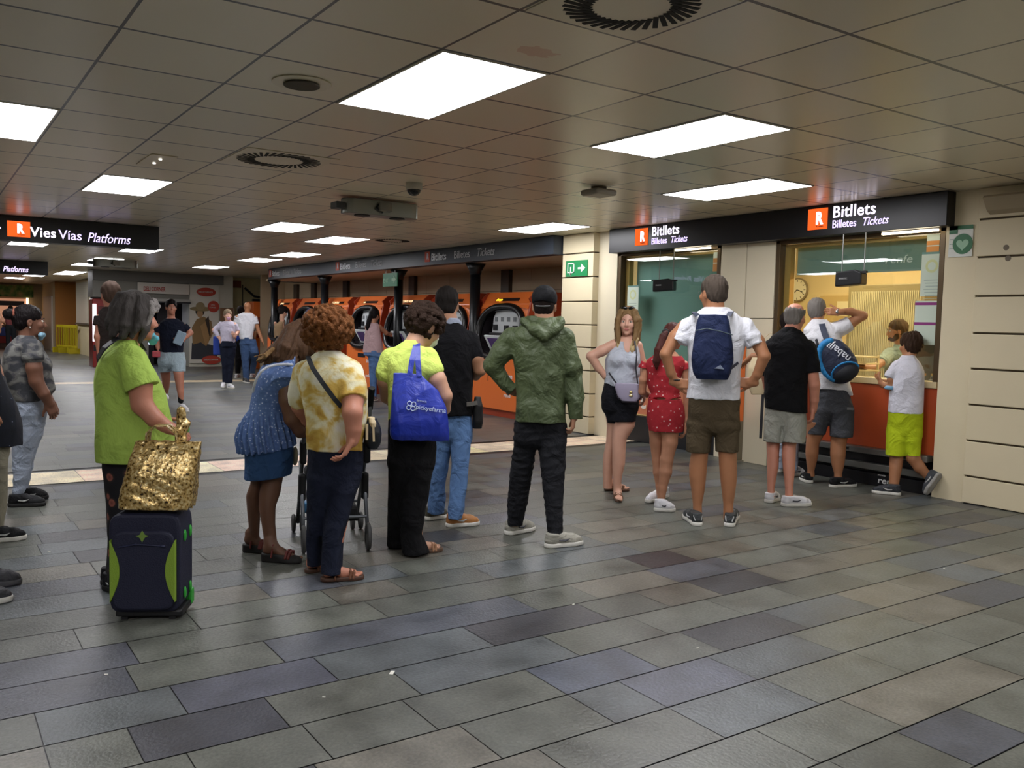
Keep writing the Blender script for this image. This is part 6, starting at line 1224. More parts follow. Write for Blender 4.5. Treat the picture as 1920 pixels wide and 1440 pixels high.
# ---------------------------------------------------------------- girl in red
def red_girl():
    P = Person((1240, 945), 'girl in a red dotted playsuit with a long auburn ponytail, white trainers', 'mid', vox=.005)
    P.head(1263, 630, .03, a=28, pitch=6, neck=P.pt(1254, 664, .0), k=.92, nr=.04)
    P.B.stack(P.rows([(790, 1218, 1278, .10), (738, 1222, 1272, .085), (700, 1216, 1274, .09), (680, 1212, 1284, .09), (668, 1225, 1278, .07), (660, 1240, 1270, .04)], .6, .01))
    P.arm([(1213, 682, 0, .040), (1206, 712, .0, .034), (1204, 734, .03, .030), (1215, 740, .14, .022)], dict(dir=(.2, 1, .1), nrm=(0, 0, -1), side=1, k=.8))
    P.arm([(1284, 684, 0, .040), (1288, 720, .0, .033), (1288, 755, .0, .027), (1285, 795, .0, .020)], dict(dir=(0, 0, -1), nrm=(-1, 0, 0), side=1, k=.85))
    P.B.chain(P.ch([(1257, 800, -.02, .075), (1256, 830, -.03, .062), (1250, 862, -.04, .052), (1248, 885, -.05, .05), (1242, 915, -.05, .036), (1239, 940, -.05, .032)]), k=.015)
    P.B.chain(P.ch([(1231, 800, .04, .068), (1231, 830, .05, .055), (1233, 862, .06, .045), (1235, 885, .06, .045), (1237, 912, .06, .032), (1238, 928, .06, .030)]), k=.015)
    P.done()
    rd = ramp_mat('red_dotted', [(.0, 'e2c8c4'), (.12, 'd9b8b4'), (.2, 'a8202b'), (1., '9a1824')], 'voronoi', 26, rough=.85, bump=.3)
    P.garment('playsuit', rd, [([(745, 1216, 1278, .11), (737, 1219, 1274, .098), (725, 1214, 1276, .105), (700, 1212, 1279, .115), (684, 1208, 1288, .115), (674, 1214, 1284, .10), (666, 1226, 1278, .08)], 2.3), ([(808, 1216, 1281, .12), (785, 1212, 1285, .13), (765, 1213, 1284, .13), (748, 1216, 1278, .115)], 2.3)],
              sleeves=[[(1213, 680, 0, .048), (1209, 692, 0, .056)], [(1284, 681, 0, .048), (1288, 693, 0, .056)]], amp=.007, freq=26, seed=11, vox=.005)
    ha = mat('hair_auburn', '4c2a25', .5, bump=.8, bscale=70, var=.35, vscale=25, stretch=(1, 1, .3))
    P.strands(ha, [([(*P.pt(1250, 622, -.07), .012), (*P.pt(1243, 634, -.12), .020), (*P.pt(1237, 655, -.15), .026), (*P.pt(1231, 675, -.15), .022), (*P.pt(1232, 688, -.14), .007)], 12)], extra=lambda H: (H.ell(P.hp(0, -.018, .035), np.array((.082, .10, .088))*P.hk, P.hM), H.minus(_ell(P.hp(0, .12, -.04), np.array((.085, .08, .10))*P.hk, P.hM), .01), H.cut(P.pt(1262, 652, 0), (0, .2, -1)) if False else None), jit=.008)
    S = Solid(.004); S.k = .006; c = P.pt(1248, 624, -.08); S.chain([(*(c+np.array([.022*math.cos(t), .01*math.sin(t), .024*math.sin(t)])), .009) for t in np.linspace(0, 6.28, 12)]); S.build('hair_tie', mat('tie_black', '15110f', .7), P.root)
    P.shoe((1230, 958), (1263, 959), 'trainer', shoe_white, sole_white, w=.9); P.shoe((1252, 930), (1211, 944), 'trainer', shoe_white, sole_white, w=.9)
red_girl()

# ---------------------------------------------------------------- bald man in the black polo
def polo_man():
    P = Person((1470, 935), 'older balding man in a black polo shirt and pale grey shorts', 'red')
    P.head(1491, 594, .02, a=25, pitch=4, neck=P.pt(1485, 630, 0), k=1.0, nr=.06)
    P.B.stack(P.rows([(770, 1440, 1508, .13), (700, 1438, 1510, .14), (645, 1440, 1514, .13), (625, 1454, 1506, .10), (612, 1470, 1498, .06)], .6, .015))
    P.arm([(1516, 655, 0, .062), (1522, 690, -.02, .052), (1527, 722, -.02, .046), (1527, 750, 0, .036), (1525, 768, .02, .028)], dict(dir=(-.05, .05, -1), nrm=(-1, .2, 0), side=1, curl=(30, 35, 35, 40)))
    P.arm([(1442, 655, 0, .06), (1436, 695, .08, .05), (1440, 730, .16, .035)], dict(dir=(.3, .5, -.8), nrm=(1, 0, 0), side=-1))
    L1 = P.leg([(800, 1433, 1468, .10), (832, 1437, 1462, .07), (855, 1438, 1461, .065), (875, 1438, 1460, .062), (900, 1438, 1455, .045), (918, 1439, 1452, .036), (932, 1438, 1453, .038)], (1441, 942)); L2 = P.leg([(800, 1465, 1505, .10), (832, 1467, 1493, .07), (855, 1466, 1492, .065), (880, 1468, 1491, .058), (905, 1471, 1488, .042), (922, 1472, 1487, .036), (936, 1471, 1488, .038)], (1472, 948))
    P.B.stack(P.rows(L1, .9)); P.B.stack(P.rows(L2, .9)); P.done()
    P.hair_short(mat('hair_grey', '77726c', .7, bump=.5, bscale=200, var=.2), th=.006, bald=(0, .0, .098, .076, .108, .082))
    k = cloth('black_polo', '0a0a0d', .92, .4)
    P.garment('polo_shirt', k, [([(776, 1434, 1514, .15), (740, 1432, 1515, .15), (700, 1433, 1516, .155), (665, 1436, 1519, .155), (645, 1438, 1519, .145), (630, 1446, 1512, .12), (622, 1458, 1505, .09), (616, 1466, 1499, .075), (613, 1470, 1496, .066)], 2.3)],
              sleeves=[[(1514, 654, 0, .078), (1521, 680, -.02, .072), (1523, 699, -.02, .070)], [(1444, 654, 0, .078), (1437, 685, .05, .07), (1437, 700, .08, .068)]], cuts=[(P.pt(1474, 769, 0), np.array([-.1, 0, -1.]))], amp=.006, seed=33)
    g = cloth('grey_shorts', '8e8f85', .9, .5); P.garment('shorts', g, [([(762, 1434, 1512, .135), (780, 1433, 1512, .135), (795, 1433, 1512, .125)], 2.3), P.leg([(785, 1433, 1472, .135), (828, 1431, 1467, .115)], (1441, 942)), P.leg([(785, 1466, 1512, .135), (829, 1465, 1511, .115)], (1472, 948))], amp=.007, seed=40)
    P.shoe((1440, 943), (1457, 936), 'trainer', shoe_white, sole_white, open_=.085); P.shoe((1466, 949), (1520, 948), 'trainer', shoe_white, sole_white, open_=.085)
    S = Solid(.003); S.k = .002; S.chain([(*P.hp(.077, 0, 0), .002), (*P.hp(.066, .06, .0), .002), (*P.hp(.045, .10, .0), .002)]); S.build('glasses', mat('glasses_dark', '222222', .3), P.root)
polo_man()

# ---------------------------------------------------------------- man at the counter, hand behind his head, blue backpack
def counter_man():
    P = Person((1553, 907), 'man in a white polo and grey shorts, one hand behind his head', 'tan')
    P.head(1532, 583, .04, a=12, pitch=4, roll=-4, neck=P.pt(1535, 616, 0), k=1.0, nr=.06)
    P.B.stack(P.rows([(722, 1532, 1590, .13), (680, 1520, 1590, .13), (640, 1512, 1580, .13), (615, 1508, 1570, .10), (602, 1518, 1552, .06)], .6, .015))
    P.arm([(1566, 620, 0, .062), (1596, 605, .02, .050), (1618, 592, .04, .042), (1595, 584, .0, .036), (1573, 585, -.06, .028)], dict(dir=(-1, -.2, .05), nrm=(0, 1, -.2), side=-1, curl=(30, 35, 35, 40)))
    P.arm([(1514, 625, .0, .058), (1512, 670, .08, .048), (1530, 690, .22, .032)], dict(dir=(.3, 1, 0), nrm=(0, 0, -1), side=1))
    L1 = P.leg([(790, 1512, 1547, .11), (815, 1513, 1545, .085), (832, 1511, 1536, .075), (850, 1510, 1535, .072), (868, 1512, 1531, .055), (882, 1514, 1527, .038), (893, 1513, 1528, .038)], (1516, 905)); L2 = P.leg([(790, 1555, 1600, .11), (817, 1557, 1590, .085), (832, 1557, 1587, .075), (852, 1556, 1586, .072), (872, 1559, 1583, .055), (888, 1564, 1579, .040), (899, 1563, 1580, .04)], (1570, 912))
    P.B.stack(P.rows(L1, .9)); P.B.stack(P.rows(L2, .9)); P.done()
    P.hair_short(mat('hair_grey', '77726c'), th=.008)
    w = cloth('white_polo', 'd6d6da', .9, .4)
    P.garment('polo_shirt', w, [([(730, 1531, 1594, .14), (710, 1530, 1592, .14), (690, 1524, 1592, .14), (660, 1514, 1590, .145), (635, 1505, 1580, .145), (618, 1505, 1572, .12), (608, 1513, 1560, .09), (599, 1522, 1550, .075)], 2.3), ([(741, 1588, 1602, .06), (730, 1575, 1598, .10), (712, 1565, 1592, .12)], 2.)],
              sleeves=[[(1562, 622, 0, .085), (1580, 614, .01, .080), (1595, 606, .02, .076)], [(1514, 628, 0, .07), (1512, 655, .05, .066)]], amp=.009, seed=19)
    g = cloth('slate_shorts', '45474c', .9, .5); P.garment('shorts', g, [([(722, 1534, 1592, .125), (745, 1533, 1596, .13), (772, 1527, 1600, .125)], 2.3), P.leg([(765, 1525, 1568, .12), (800, 1515, 1552, .105), (814, 1514, 1548, .11)], (1516, 905)), P.leg([(765, 1552, 1602, .12), (800, 1555, 1602, .105), (819, 1555, 1600, .11)], (1570, 912))], amp=.007, seed=44)
    MB().box(0, .06, -.012, 0, -.012, .012).build('pocket_flap', mat('flap_pale', '6d6e70', .8), P.root, loc=tuple(P.pt(1588, 766, -.10)))
    P.shoe((1518, 906), (1504, 899), 'trainer', shoe_black, sole_white); P.shoe((1556, 914), (1605, 912), 'trainer', shoe_black, sole_white)
    W = Solid(.003); W.k = .003; c = P.pt(1570, 585, -.05); W.chain([(*(c+np.array([.004, .032*math.cos(t), .032*math.sin(t)])), .007) for t in np.linspace(0, 6.28, 14)]); W.ell(c+np.array([0, -.035, 0]), (.018, .006, .018)); W.build('wristwatch', mat('watch_steel', 'a5a8a8', .25, .9), P.root)
    K = Person((1553, 907), 'dark blue and cyan backpack with white lettering slung on one shoulder at the counter', vox=.005, name='backpack', cat='backpack')
    dk = cloth('pack_slate', '2b3144', .7, .3); cy_ = mat('pack_cyan', '1c7fbd', .6, bump=.2); bk = mat('pack_black', '14171f', .7, bump=.2)
    c = K.pt(1569, 676, -.21); th = -.50; A = np.array(Matrix.Rotation(th, 3, 'Y'))
    G = Solid(.005); G.k = .03; G.ell(c, (.155, .09, .215), A); G.ell(c+A @ np.array([0, 0, -.07]), (.155, .095, .15), A); G.noise = creases(.004, 18, 3); G.build('pack_body', dk, K.root)
    G = Solid(.005); G.k = .01; G.chain([(*(c+A @ np.array([-.145*math.cos(t)*1.0, -.035, .195*math.sin(t)])), .028) for t in np.linspace(-.8, 1.8, 12)]); G.build('cyan_edge', cy_, K.root)
    G = Solid(.005); G.k = .03; G.ell(c+A @ np.array([.02, -.035, -.13]), (.125, .075, .085), A); G.build('lower_pocket', bk, K.root)
    G = Solid(.003); G.k = .003; G.chain([(*(c+A @ np.array([.02+.125*math.cos(t), -.055-.04*math.sin(t), -.13+.088*math.sin(t)])), .009) for t in np.linspace(0, 3.14, 12)]); G.build('cyan_zip', cy_, K.root)
    FB = Matrix(((1, 0, 0), (0, 0, -1), (0, 1, 0))).to_4x4()
    bv = np.concatenate([np.array([v.co[:] for v in o.data.vertices]) for o in K.root.children if o.name.startswith(('pack_body', 'lower_pocket'))]); bv = bv[bv[:, 1] < c[1]]
    def put(o):
        n = len(o.data.vertices); q = np.zeros(n*3, np.float32); o.data.vertices.foreach_get('co', q); q = q.reshape(-1, 3); y0 = np.median(q[:, 1])
        for i in range(n):
            j = np.argpartition((bv[:, 0]-q[i, 0])**2+(bv[:, 2]-q[i, 2])**2, 3)[:3]; q[i, 1] = bv[j, 1].min()-.003+(q[i, 1]-y0)
        o.data.vertices.foreach_set('co', q.ravel()); o.data.update()
    t = K.pt(1597, 670, -.3); put(text('pack_letters', 'nabaiji', .095, tuple(t), Matrix.Rotation(.66+math.pi, 4, 'Y') @ FB, mat('pack_print', 'd5d9e2', .6), K.root, bold=.012, ext=.002))
    MB().strap([tuple(K.pt(*q)) for q in ((1552, 640, -.22), (1546, 625, -.17), (1541, 608, -.09), (1541, 600, .0), (1543, 612, .1))], [(0, -1, .3), (0, -1, .4), (0, -.7, 1), (0, 0, 1), (0, .6, 1)], .055, .008).build('shoulder_strap', mat('strap_slate', '2c3346'), K.root)
    MB().strap([tuple(K.pt(1530, 636, -.2)), tuple(K.pt(1533, 645, -.22)), tuple(K.pt(1531, 660, -.2))], (-.5, -1, 0), .025, .006).build('grab_loop', bk, K.root)
counter_man()

# ---------------------------------------------------------------- boy at the counter
def boy():
    P = Person((1675, 922), 'boy in a white t-shirt and lime yellow shorts leaning at the ticket counter', 'tan', vox=.005)
    P.head(1707, 647, .03, a=-45, pitch=6, neck=P.pt(1703, 676, 0), k=.95, nr=.045)
    P.B.stack(P.rows([(775, 1672, 1726, .10), (730, 1672, 1728, .10), (695, 1676, 1726, .10), (680, 1686, 1720, .075), (668, 1694, 1712, .045)], .62, .01))
    P.arm([(1680, 688, -.02, .045), (1672, 712, -.04, .038), (1672, 726, -.04, .033), (1660, 723, .0, .028), (1652, 718, .05, .023)], dict(dir=(-.4, .3, .8), nrm=(1, .3, 0), side=1, k=.8, curl=(30, 30, 30, 30)))
    P.arm([(1722, 690, .05, .042), (1700, 722, .2, .032), (1660, 716, .16, .023)], dict(dir=(-.8, .2, .3), nrm=(0, 0, 1), side=-1, k=.8))
    P.B.stack(P.rows(P.leg([(820, 1664, 1700, .09), (855, 1668, 1695, .065), (875, 1667, 1692, .06), (895, 1667, 1688, .045), (912, 1667, 1685, .036)], (1674, 926)), .9))
    P.B.chain(P.ch([(1710, 830, .0, .075), (1712, 858, -.06, .058), (1724, 876, -.06, .050), (1739, 891, -.06, .036), (1746, 897, -.06, .032)]), k=.015); P.done()
    hb = mat('hair_boy_brown', '3b2a1f', .6, bump=.7, bscale=160); P.hair_short(hb, th=.016, low=-.085, amp=.005)
    w = cloth('boy_tee', 'd8d8e2', .9, .5)
    P.garment('t_shirt', w, [([(774, 1664, 1732, .125), (745, 1666, 1733, .12), (715, 1669, 1734, .125), (695, 1671, 1734, .12), (682, 1678, 1728, .10), (672, 1686, 1720, .075), (666, 1690, 1716, .06)], 2.3)],
              sleeves=[[(1682, 688, -.02, .058), (1672, 702, -.03, .058), (1669, 709, -.035, .056)], [(1720, 690, .04, .056), (1715, 702, .08, .054)]], amp=.008, seed=51, vox=.005)
    y = cloth('lime_shorts', 'b2c41c', .85, .4, var=.02)
    P.garment('shorts', y, [([(770, 1665, 1732, .12), (795, 1663, 1731, .12), (815, 1662, 1729, .11)], 2.3), P.leg([(808, 1661, 1705, .12), (853, 1660, 1699, .11)], (1674, 926)), [(808, 1692, 1730, .11), (848, 1697, 1727, .085, -.04), (854, 1699, 1726, .08, -.05)]], amp=.007, seed=52, vox=.005, aniso=(1.2, 1, .2))
    S = Solid(.004); S.chain([(*P.pt(1676, 905, P.foot(1674, 926)[1]+.03), .042), (*P.pt(1675, 911, P.foot(1674, 926)[1]+.03), .042)]); S.build('sock', mat('sock_lime', 'a9b864', .9), P.root)
    S = Solid(.004); S.chain([(*P.pt(1740, 892, -.06), .040), (*P.pt(1744, 896, -.06), .040)]); S.build('sock', mat('sock_lime', 'a9b864'), P.root)
    dk = cloth('boy_shoe', '383b40', .6)
    P.shoe((1688, 929), (1635, 924), 'trainer', dk, sole_white, w=.9)
    # far foot tipped on its toe, sole towards the camera
    toe = P.foot(1737, 934); toe[2] = .03; heel = P.pt(1765, 890, -.16); P.shoe_at(heel, toe, 'trainer', dk, mat('sole_grey', '8f8d88', .6), w=.9, frame=(-.75, .55, .35))
    K = Person((1675, 922), 'light blue face mask hanging from the boy\'s forearm', vox=.004, name='face_mask', cat='face mask')
    K.garment('mask_sheet', mat('mask_blue', '7fb3d6', .8, bump=.3), [([(731, 1660, 1674, .02, -.07), (727, 1657, 1677, .03, -.07), (723, 1661, 1677, .02, -.07)], 2.)], amp=.003, vox=.004)
boy()

# ---------------------------------------------------------------- clerk behind the glass
def clerk():
    g = np.array([5.55, -8.8]); P = Person(None, 'bearded clerk in a grey-green t-shirt behind the ticket window glass', 'tan', at=g)
    P.head(1682, 620, .0, a=-105, pitch=6, neck=P.pt(1690, 652, 0), k=1.0, nr=.055)
    P.B.stack(P.rows([(730, 1662, 1720, .12), (690, 1662, 1722, .12), (662, 1668, 1720, .12), (650, 1678, 1708, .08)], .7, .01))
    P.arm([(1668, 664, -.05, .055), (1652, 680, -.2, .045), (1640, 690, -.3, .038), (1612, 688, -.42, .028)], dict(dir=(-1, -.3, 0), nrm=(0, 0, -1), side=-1))
    P.arm([(1718, 668, .0, .055), (1728, 700, -.1, .045), (1700, 712, -.3, .030)], dict(dir=(-1, -.3, 0), nrm=(0, 0, -1), side=1)); P.done()
    hm = mat('hair_clerk', '4b3824', .7, bump=.5, bscale=200); P.hair_short(hm, th=.008); P.eyes('3a2a1c', brow='3b2c1d')
    B = Solid(.004); B.k = .02; B.ell(P.hp(0, .045, -.082), np.array((.050, .052, .036)), P.hM); B.ell(P.hp(.05, .02, -.055), (.018, .03, .04), P.hM); B.ell(P.hp(-.05, .02, -.055), (.018, .03, .04), P.hM); B.minus(_ell(P.hp(0, .098, -.064), (.02, .02, .008), P.hM), .004); B.noise = waves(.002, 150, 2); B.build('beard', hm, P.root)
    t = cloth('sage_tee', '98a69a', .9, .4)
    P.garment('t_shirt', t, [([(740, 1656, 1726, .14), (700, 1657, 1727, .14), (670, 1660, 1727, .14), (656, 1668, 1722, .12), (646, 1678, 1710, .08)], 2.3)], sleeves=[[(1668, 664, -.05, .072), (1656, 677, -.16, .068), (1653, 680, -.19, .066)], [(1718, 668, 0, .072), (1726, 688, -.06, .068)]], amp=.006, seed=61)
    P.garment('trousers', cloth('clerk_trousers', '2a2c33'), [[(738, 1660, 1722, .13), (900, 1665, 1715, .10)]], amp=0, vox=.01)
    r = root('office_chair', tuple([g[0], g[1]-.28, 0]), 'dark office chair behind the clerk', 'chair'); MB().box(-.22, .22, -.2, .2, .46, .52).build('seat', mat('chair_dark', '22252a', .7), r, .02); MB().box(-.2, .2, -.24, -.19, .6, 1.0).build('backrest', mat('chair_dark', '22252a'), r, .02); MB().tube([(0, 0, .05), (0, 0, .46)], .03).box(-.25, .25, -.03, .03, 0, .05).box(-.03, .03, -.25, .25, 0, .05).build('base', mat('chair_dark', '22252a'), r)
clerk()

# ---------------------------------------------------------------- woman in the camouflage t-shirt
def camo_woman():
    P = Person((48, 946), 'woman in a grey camouflage t-shirt and very pale jeans, hair in a bun', 'brown')
    P.head(56, 602, .0, a=88, pitch=2, neck=P.pt(50, 636, 0), k=1.0, nr=.052)
    P.B.stack(P.rows([(780, 24, 86, .14), (745, 26, 90, .15), (720, 12, 98, .15), (680, 8, 90, .15), (655, 16, 78, .14), (640, 32, 68, .08)], .8, .018))
    P.arm([(62, 656, -.17, .060), (64, 690, -.20, .056), (68, 715, -.20, .050), (82, 738, -.20, .042), (92, 756, -.17, .030)], dict(dir=(.35, .1, -.9), nrm=(-.3, .9, 0), side=-1, k=.95, curl=(35, 40, 45, 45)))
    P.arm([(62, 656, .17, .056), (76, 715, .18, .046), (96, 756, .0, .028)], dict(dir=(.3, -.2, -.9), nrm=(-.3, -.9, 0), side=1, k=.9))
    La = P.leg([(780, 22, 88, .13), (820, 20, 78, .11), (845, 22, 64, .085), (870, 22, 60, .07), (900, 24, 54, .055), (926, 22, 46, .045)], (22, 949)); Lb = P.leg([(780, 26, 86, .13), (820, 30, 80, .10), (850, 30, 68, .08), (880, 38, 62, .06), (918, 36, 53, .042)], (48, 936))
    P.B.stack(P.rows(La, .8, .012)); P.B.stack(P.rows(Lb, .8, .012)); P.done(); P.eyes('2a1c14', brow='1c1512')
    P.mask([(0, .09, -.10, .02), (.035, .075, -.10, .018), (0, .075, -.125, .018)], '8fbad0')
    hm = mat('hair_black', '161112', .45, bump=.5, bscale=150)
    H = Solid(.004); H.k = .02; H.ell(P.hp(0, -.018, .036), np.array((.082, .103, .090)), P.hM); H.ell(P.hp(0, -.05, -.01), (.072, .065, .075), P.hM); H.minus(_ell(P.hp(0, .118, -.04), (.09, .07, .10), P.hM), .008)
    for q in (-1, 1): H.minus(_ell(P.hp(q*.09, .005, -.022), (.022, .022, .034), P.hM), .004)
    H.cut(P.hp(0, 0, -.075), P.hM @ np.array([0, .3, -1.])); H.ell(P.hp(0, -.135, .045), (.042, .045, .042), P.hM, k=.01); H.noise = waves(.002, 120, 3); H.build('hair', hm, P.root)
    S = Solid(.004); S.k = .004; c = P.hp(0, -.108, .042); S.chain([(*(c+P.hM @ np.array([.036*math.cos(t), 0, .036*math.sin(t)])), .009) for t in np.linspace(0, 6.28, 13)]); S.build('hair_tie', mat('scrunchie', '8a4c3a', .8), P.root)
    S = Solid(.003); S.ell(P.hp(.079, .0, -.048), (.005, .006, .009)); S.build('earring', mat('earring', 'd8d4cc', .2, .8), P.root)
    cm = ramp_mat('camouflage', [(.0, '3b3d42'), (.44, '4f4f52'), (.50, '656462'), (.58, '7a7a76')], 'noise', 11, rough=.9, bump=.3, detail=1.2, interp='CONSTANT', dist=.5, stretch=(1, 1, 1.7))
    P.garment('t_shirt', cm, [([(752, 26, 84, .16), (742, 18, 97, .165), (730, 14, 107, .165), (715, 9, 103, .165), (698, 5, 98, .165), (682, 3, 99, .165), (665, 4, 88, .165), (650, 10, 80, .155), (638, 22, 72, .12), (628, 34, 66, .085)], 2.2)],
              sleeves=[[(60, 654, -.16, .078), (62, 668, -.185, .075), (63, 675, -.19, .073)], [(60, 654, .16, .075), (64, 674, .18, .072)]], amp=.006, seed=71)
    P.garment('jeans', denim('pale', 'a3adbe'), [([(742, 26, 90, .145), (760, 23, 91, .15), (778, 21, 88, .145)], 2.2), La, Lb], amp=.006, seed=72, freq=22, aniso=(.6, .6, 1.6))
    P.shoe((17, 950), (85, 948), 'trainer', shoe_black, sole_black); P.shoe((44, 938), (87, 935), 'trainer', shoe_black, sole_black)
camo_woman()

# ---------------------------------------------------------------- people cut by the left edge
def edge_people():
    P = Person((-14, 1012), 'person in a navy dotted top and beige trousers cut by the left edge', 'mid', vox=.007)
    P.head(-30, 592, 0, a=85, neck=P.pt(-33, 628, 0), nr=.055)
    P.B.stack(P.rows([(830, -66, 28, .14), (700, -66, 12, .15), (640, -58, -6, .14), (625, -46, -18, .07)], .8, .015))
    P.arm([(-30, 655, -.17, .06), (-34, 720, -.19, .05), (-20, 770, -.18, .032)], dict(dir=(.4, 0, -.9), nrm=(0, 1, 0), side=-1)); P.arm([(-30, 655, .17, .06), (-34, 720, .19, .05), (-20, 770, .18, .032)], dict(dir=(.4, 0, -.9), nrm=(0, -1, 0), side=1)); P.done()
    P.hair_short(mat('hair_dark', '1c1512'), th=.01)
    P.garment('shirt', ramp_mat('navy_dotted', [(.0, '8b93a5'), (.07, '6f788c'), (.1, '151a28'), (1., '12161f')], 'voronoi', 22), [([(835, -72, 44, .16), (800, -72, 43, .17), (760, -70, 33, .17), (730, -70, 18, .17), (700, -70, 6, .17), (660, -66, -2, .165), (640, -58, -8, .14), (624, -44, -20, .08)], 2.2)], sleeves=[[(-30, 655, -.16, .08), (-33, 700, -.19, .072)], [(-30, 655, .16, .08), (-33, 700, .19, .072)]], amp=.007, seed=81)
    P.garment('trousers', cloth('beige_trousers', '8f8a78', .9, .5), [([(800, -60, 24, .15), (835, -60, 20, .14), (850, -60, 18, .13)], 2.2), P.leg([(840, -62, 10, .13), (930, -58, -14, .09), (1000, -56, -22, .07)], (-50, 1016)), P.leg([(840, -40, 18, .13), (900, -30, 17, .10), (940, -26, 15, .09), (1000, -22, 8, .075)], (-12, 1012))], amp=.007, seed=82)
    P.shoe((-24, 1018), (47, 1010), 'trainer', shoe_black, sole_white); P.shoe((-60, 1010), (-6, 1004), 'trainer', shoe_black, sole_white)
    P = Person((-46, 1118), 'person at the left edge of whom only grey shoe tips show', 'mid', vox=.008)
    P.head(-110, 560, 0, a=85, neck=P.pt(-113, 600, 0), nr=.055, face=False)
    P.B.stack(P.rows([(830, -160, -60, .14), (700, -160, -60, .15), (640, -150, -78, .14), (612, -132, -96, .07)], .8, .015)); P.arm([(-112, 650, -.2, .06), (-112, 740, -.22, .05), (-104, 810, -.2, .032)], dict(dir=(.2, 0, -.9), nrm=(0, 1, 0), side=-1)); P.arm([(-112, 650, .2, .06), (-112, 740, .22, .05), (-104, 810, .2, .032)], dict(dir=(.2, 0, -.9), nrm=(0, -1, 0), side=1)); P.done()
    P.hair_short(mat('hair_dark', '1c1512'), th=.01)
    P.garment('shirt', cloth('plain_grey', '5c5f63'), [([(835, -166, -54, .16), (700, -166, -54, .17), (640, -152, -76, .14), (606, -134, -96, .08)], 2.2)], sleeves=[[(-112, 650, -.19, .08), (-112, 705, -.22, .072)], [(-112, 650, .19, .08), (-112, 705, .22, .072)]], amp=.005)
    P.garment('trousers', cloth('plain_dark', '25272b'), [([(800, -158, -62, .15), (850, -156, -64, .13), (860, -156, -64, .13)], 2.2), P.leg([(840, -158, -90, .12), (1095, -100, -62, .07)], (-90, 1098)), P.leg([(840, -130, -64, .12), (1118, -116, -76, .07)], (-104, 1132))], amp=.005)
    gs = cloth('shoe_grey', '46464a', .6); P.shoe((-44, 1100), (37, 1094), 'trainer', gs, mat('sole_darkgrey', '57565a', .7)); P.shoe((-62, 1135), (19, 1126), 'trainer', gs, sole_white)
edge_people()

# ---------------------------------------------------------------- people further back
def simple(px, label, skin, head, torso, legs, arms, top, bottom, shoes, hair=None, vox=.010, at=None, a=0, k=1., pitch=0, bald=None, shorts=None, sl=None, seed=1, shoe_m=None, bare=None, eyes=None):
    """a complete figure with fewer fine folds; rows as for the others"""
    P = Person(px, label, skin, vox=vox, at=at); u, v, d = head
    P.head(u, v, d, a=a, pitch=pitch, neck=P.pt((torso[0][1]+torso[0][2])/2, torso[0][0]+3, 0), k=k, nr=.052)
    P.B.stack(P.rows(torso, .62, .018)); 
    for c, hd in arms: P.arm(c, hd)
    for l in legs: P.B.stack(P.rows(l if bare else l, .85, .0 if bare else .016))
    P.done()
    if hair: P.hair_short(hair, th=.012, bald=bald, vox=.006)
    P.garment('top', top, [(torso, 2.3)], sleeves=sl or [], amp=.007, seed=seed, vox=vox*.9)
    if shorts: P.garment('shorts', bottom, shorts, amp=.006, seed=seed+1, vox=vox*.9)
    else:
        q = torso[-1]; hips = [(q[0]-4, q[1]+2, q[2]-2, .13), (q[0]+6, q[1]+1, q[2]-1, .135), (legs[0][0][0], min(l[0][1] for l in legs), max(l[0][2] for l in legs), .13)]
        P.garment('trousers', bottom, [(hips, 2.3)]+list(legs), amp=.006, seed=seed+1, vox=vox*.9)
    for h_, t_ in shoes: P.shoe(h_, t_, 'trainer', shoe_m or shoe_black, sole_white)
    return P
HN = dict(dir=(0, .2, -1), nrm=(-1, 0, 0), side=1)
P = simple((215, 873), 'man with cropped hair in a dark brown t-shirt behind the lime tunic woman', 'red', (207, 553, 0), [(575, 194, 222, .08), (585, 184, 234, .12), (610, 180, 240, .14), (660, 181, 238, .13), (700, 182, 236, .13)], [[(705, 183, 211, .1), (850, 196, 212, .06)], [(705, 209, 236, .1), (850, 216, 232, .06)]],
    [([(190, 596, 0, .055), (186, 632, -.05, .046), (190, 668, -.05, .032)], dict(HN, nrm=(1, 0, 0), side=-1)), ([(232, 596, 0, .055), (240, 632, 0, .046), (238, 670, 0, .032)], HN)], cloth('brown_tee', '2c2523', .9, .5), cloth('plain_dark', '25272b'), [((204, 874), (206, 862)), ((224, 876), (228, 862))], mat('hair_stubble', '4a3b33', .8), a=-20, k=1.02,
    sl=[[(190, 594, 0, .07), (187, 612, -.02, .064)], [(232, 594, 0, .07), (238, 614, 0, .064)]], seed=90, vox=.007)
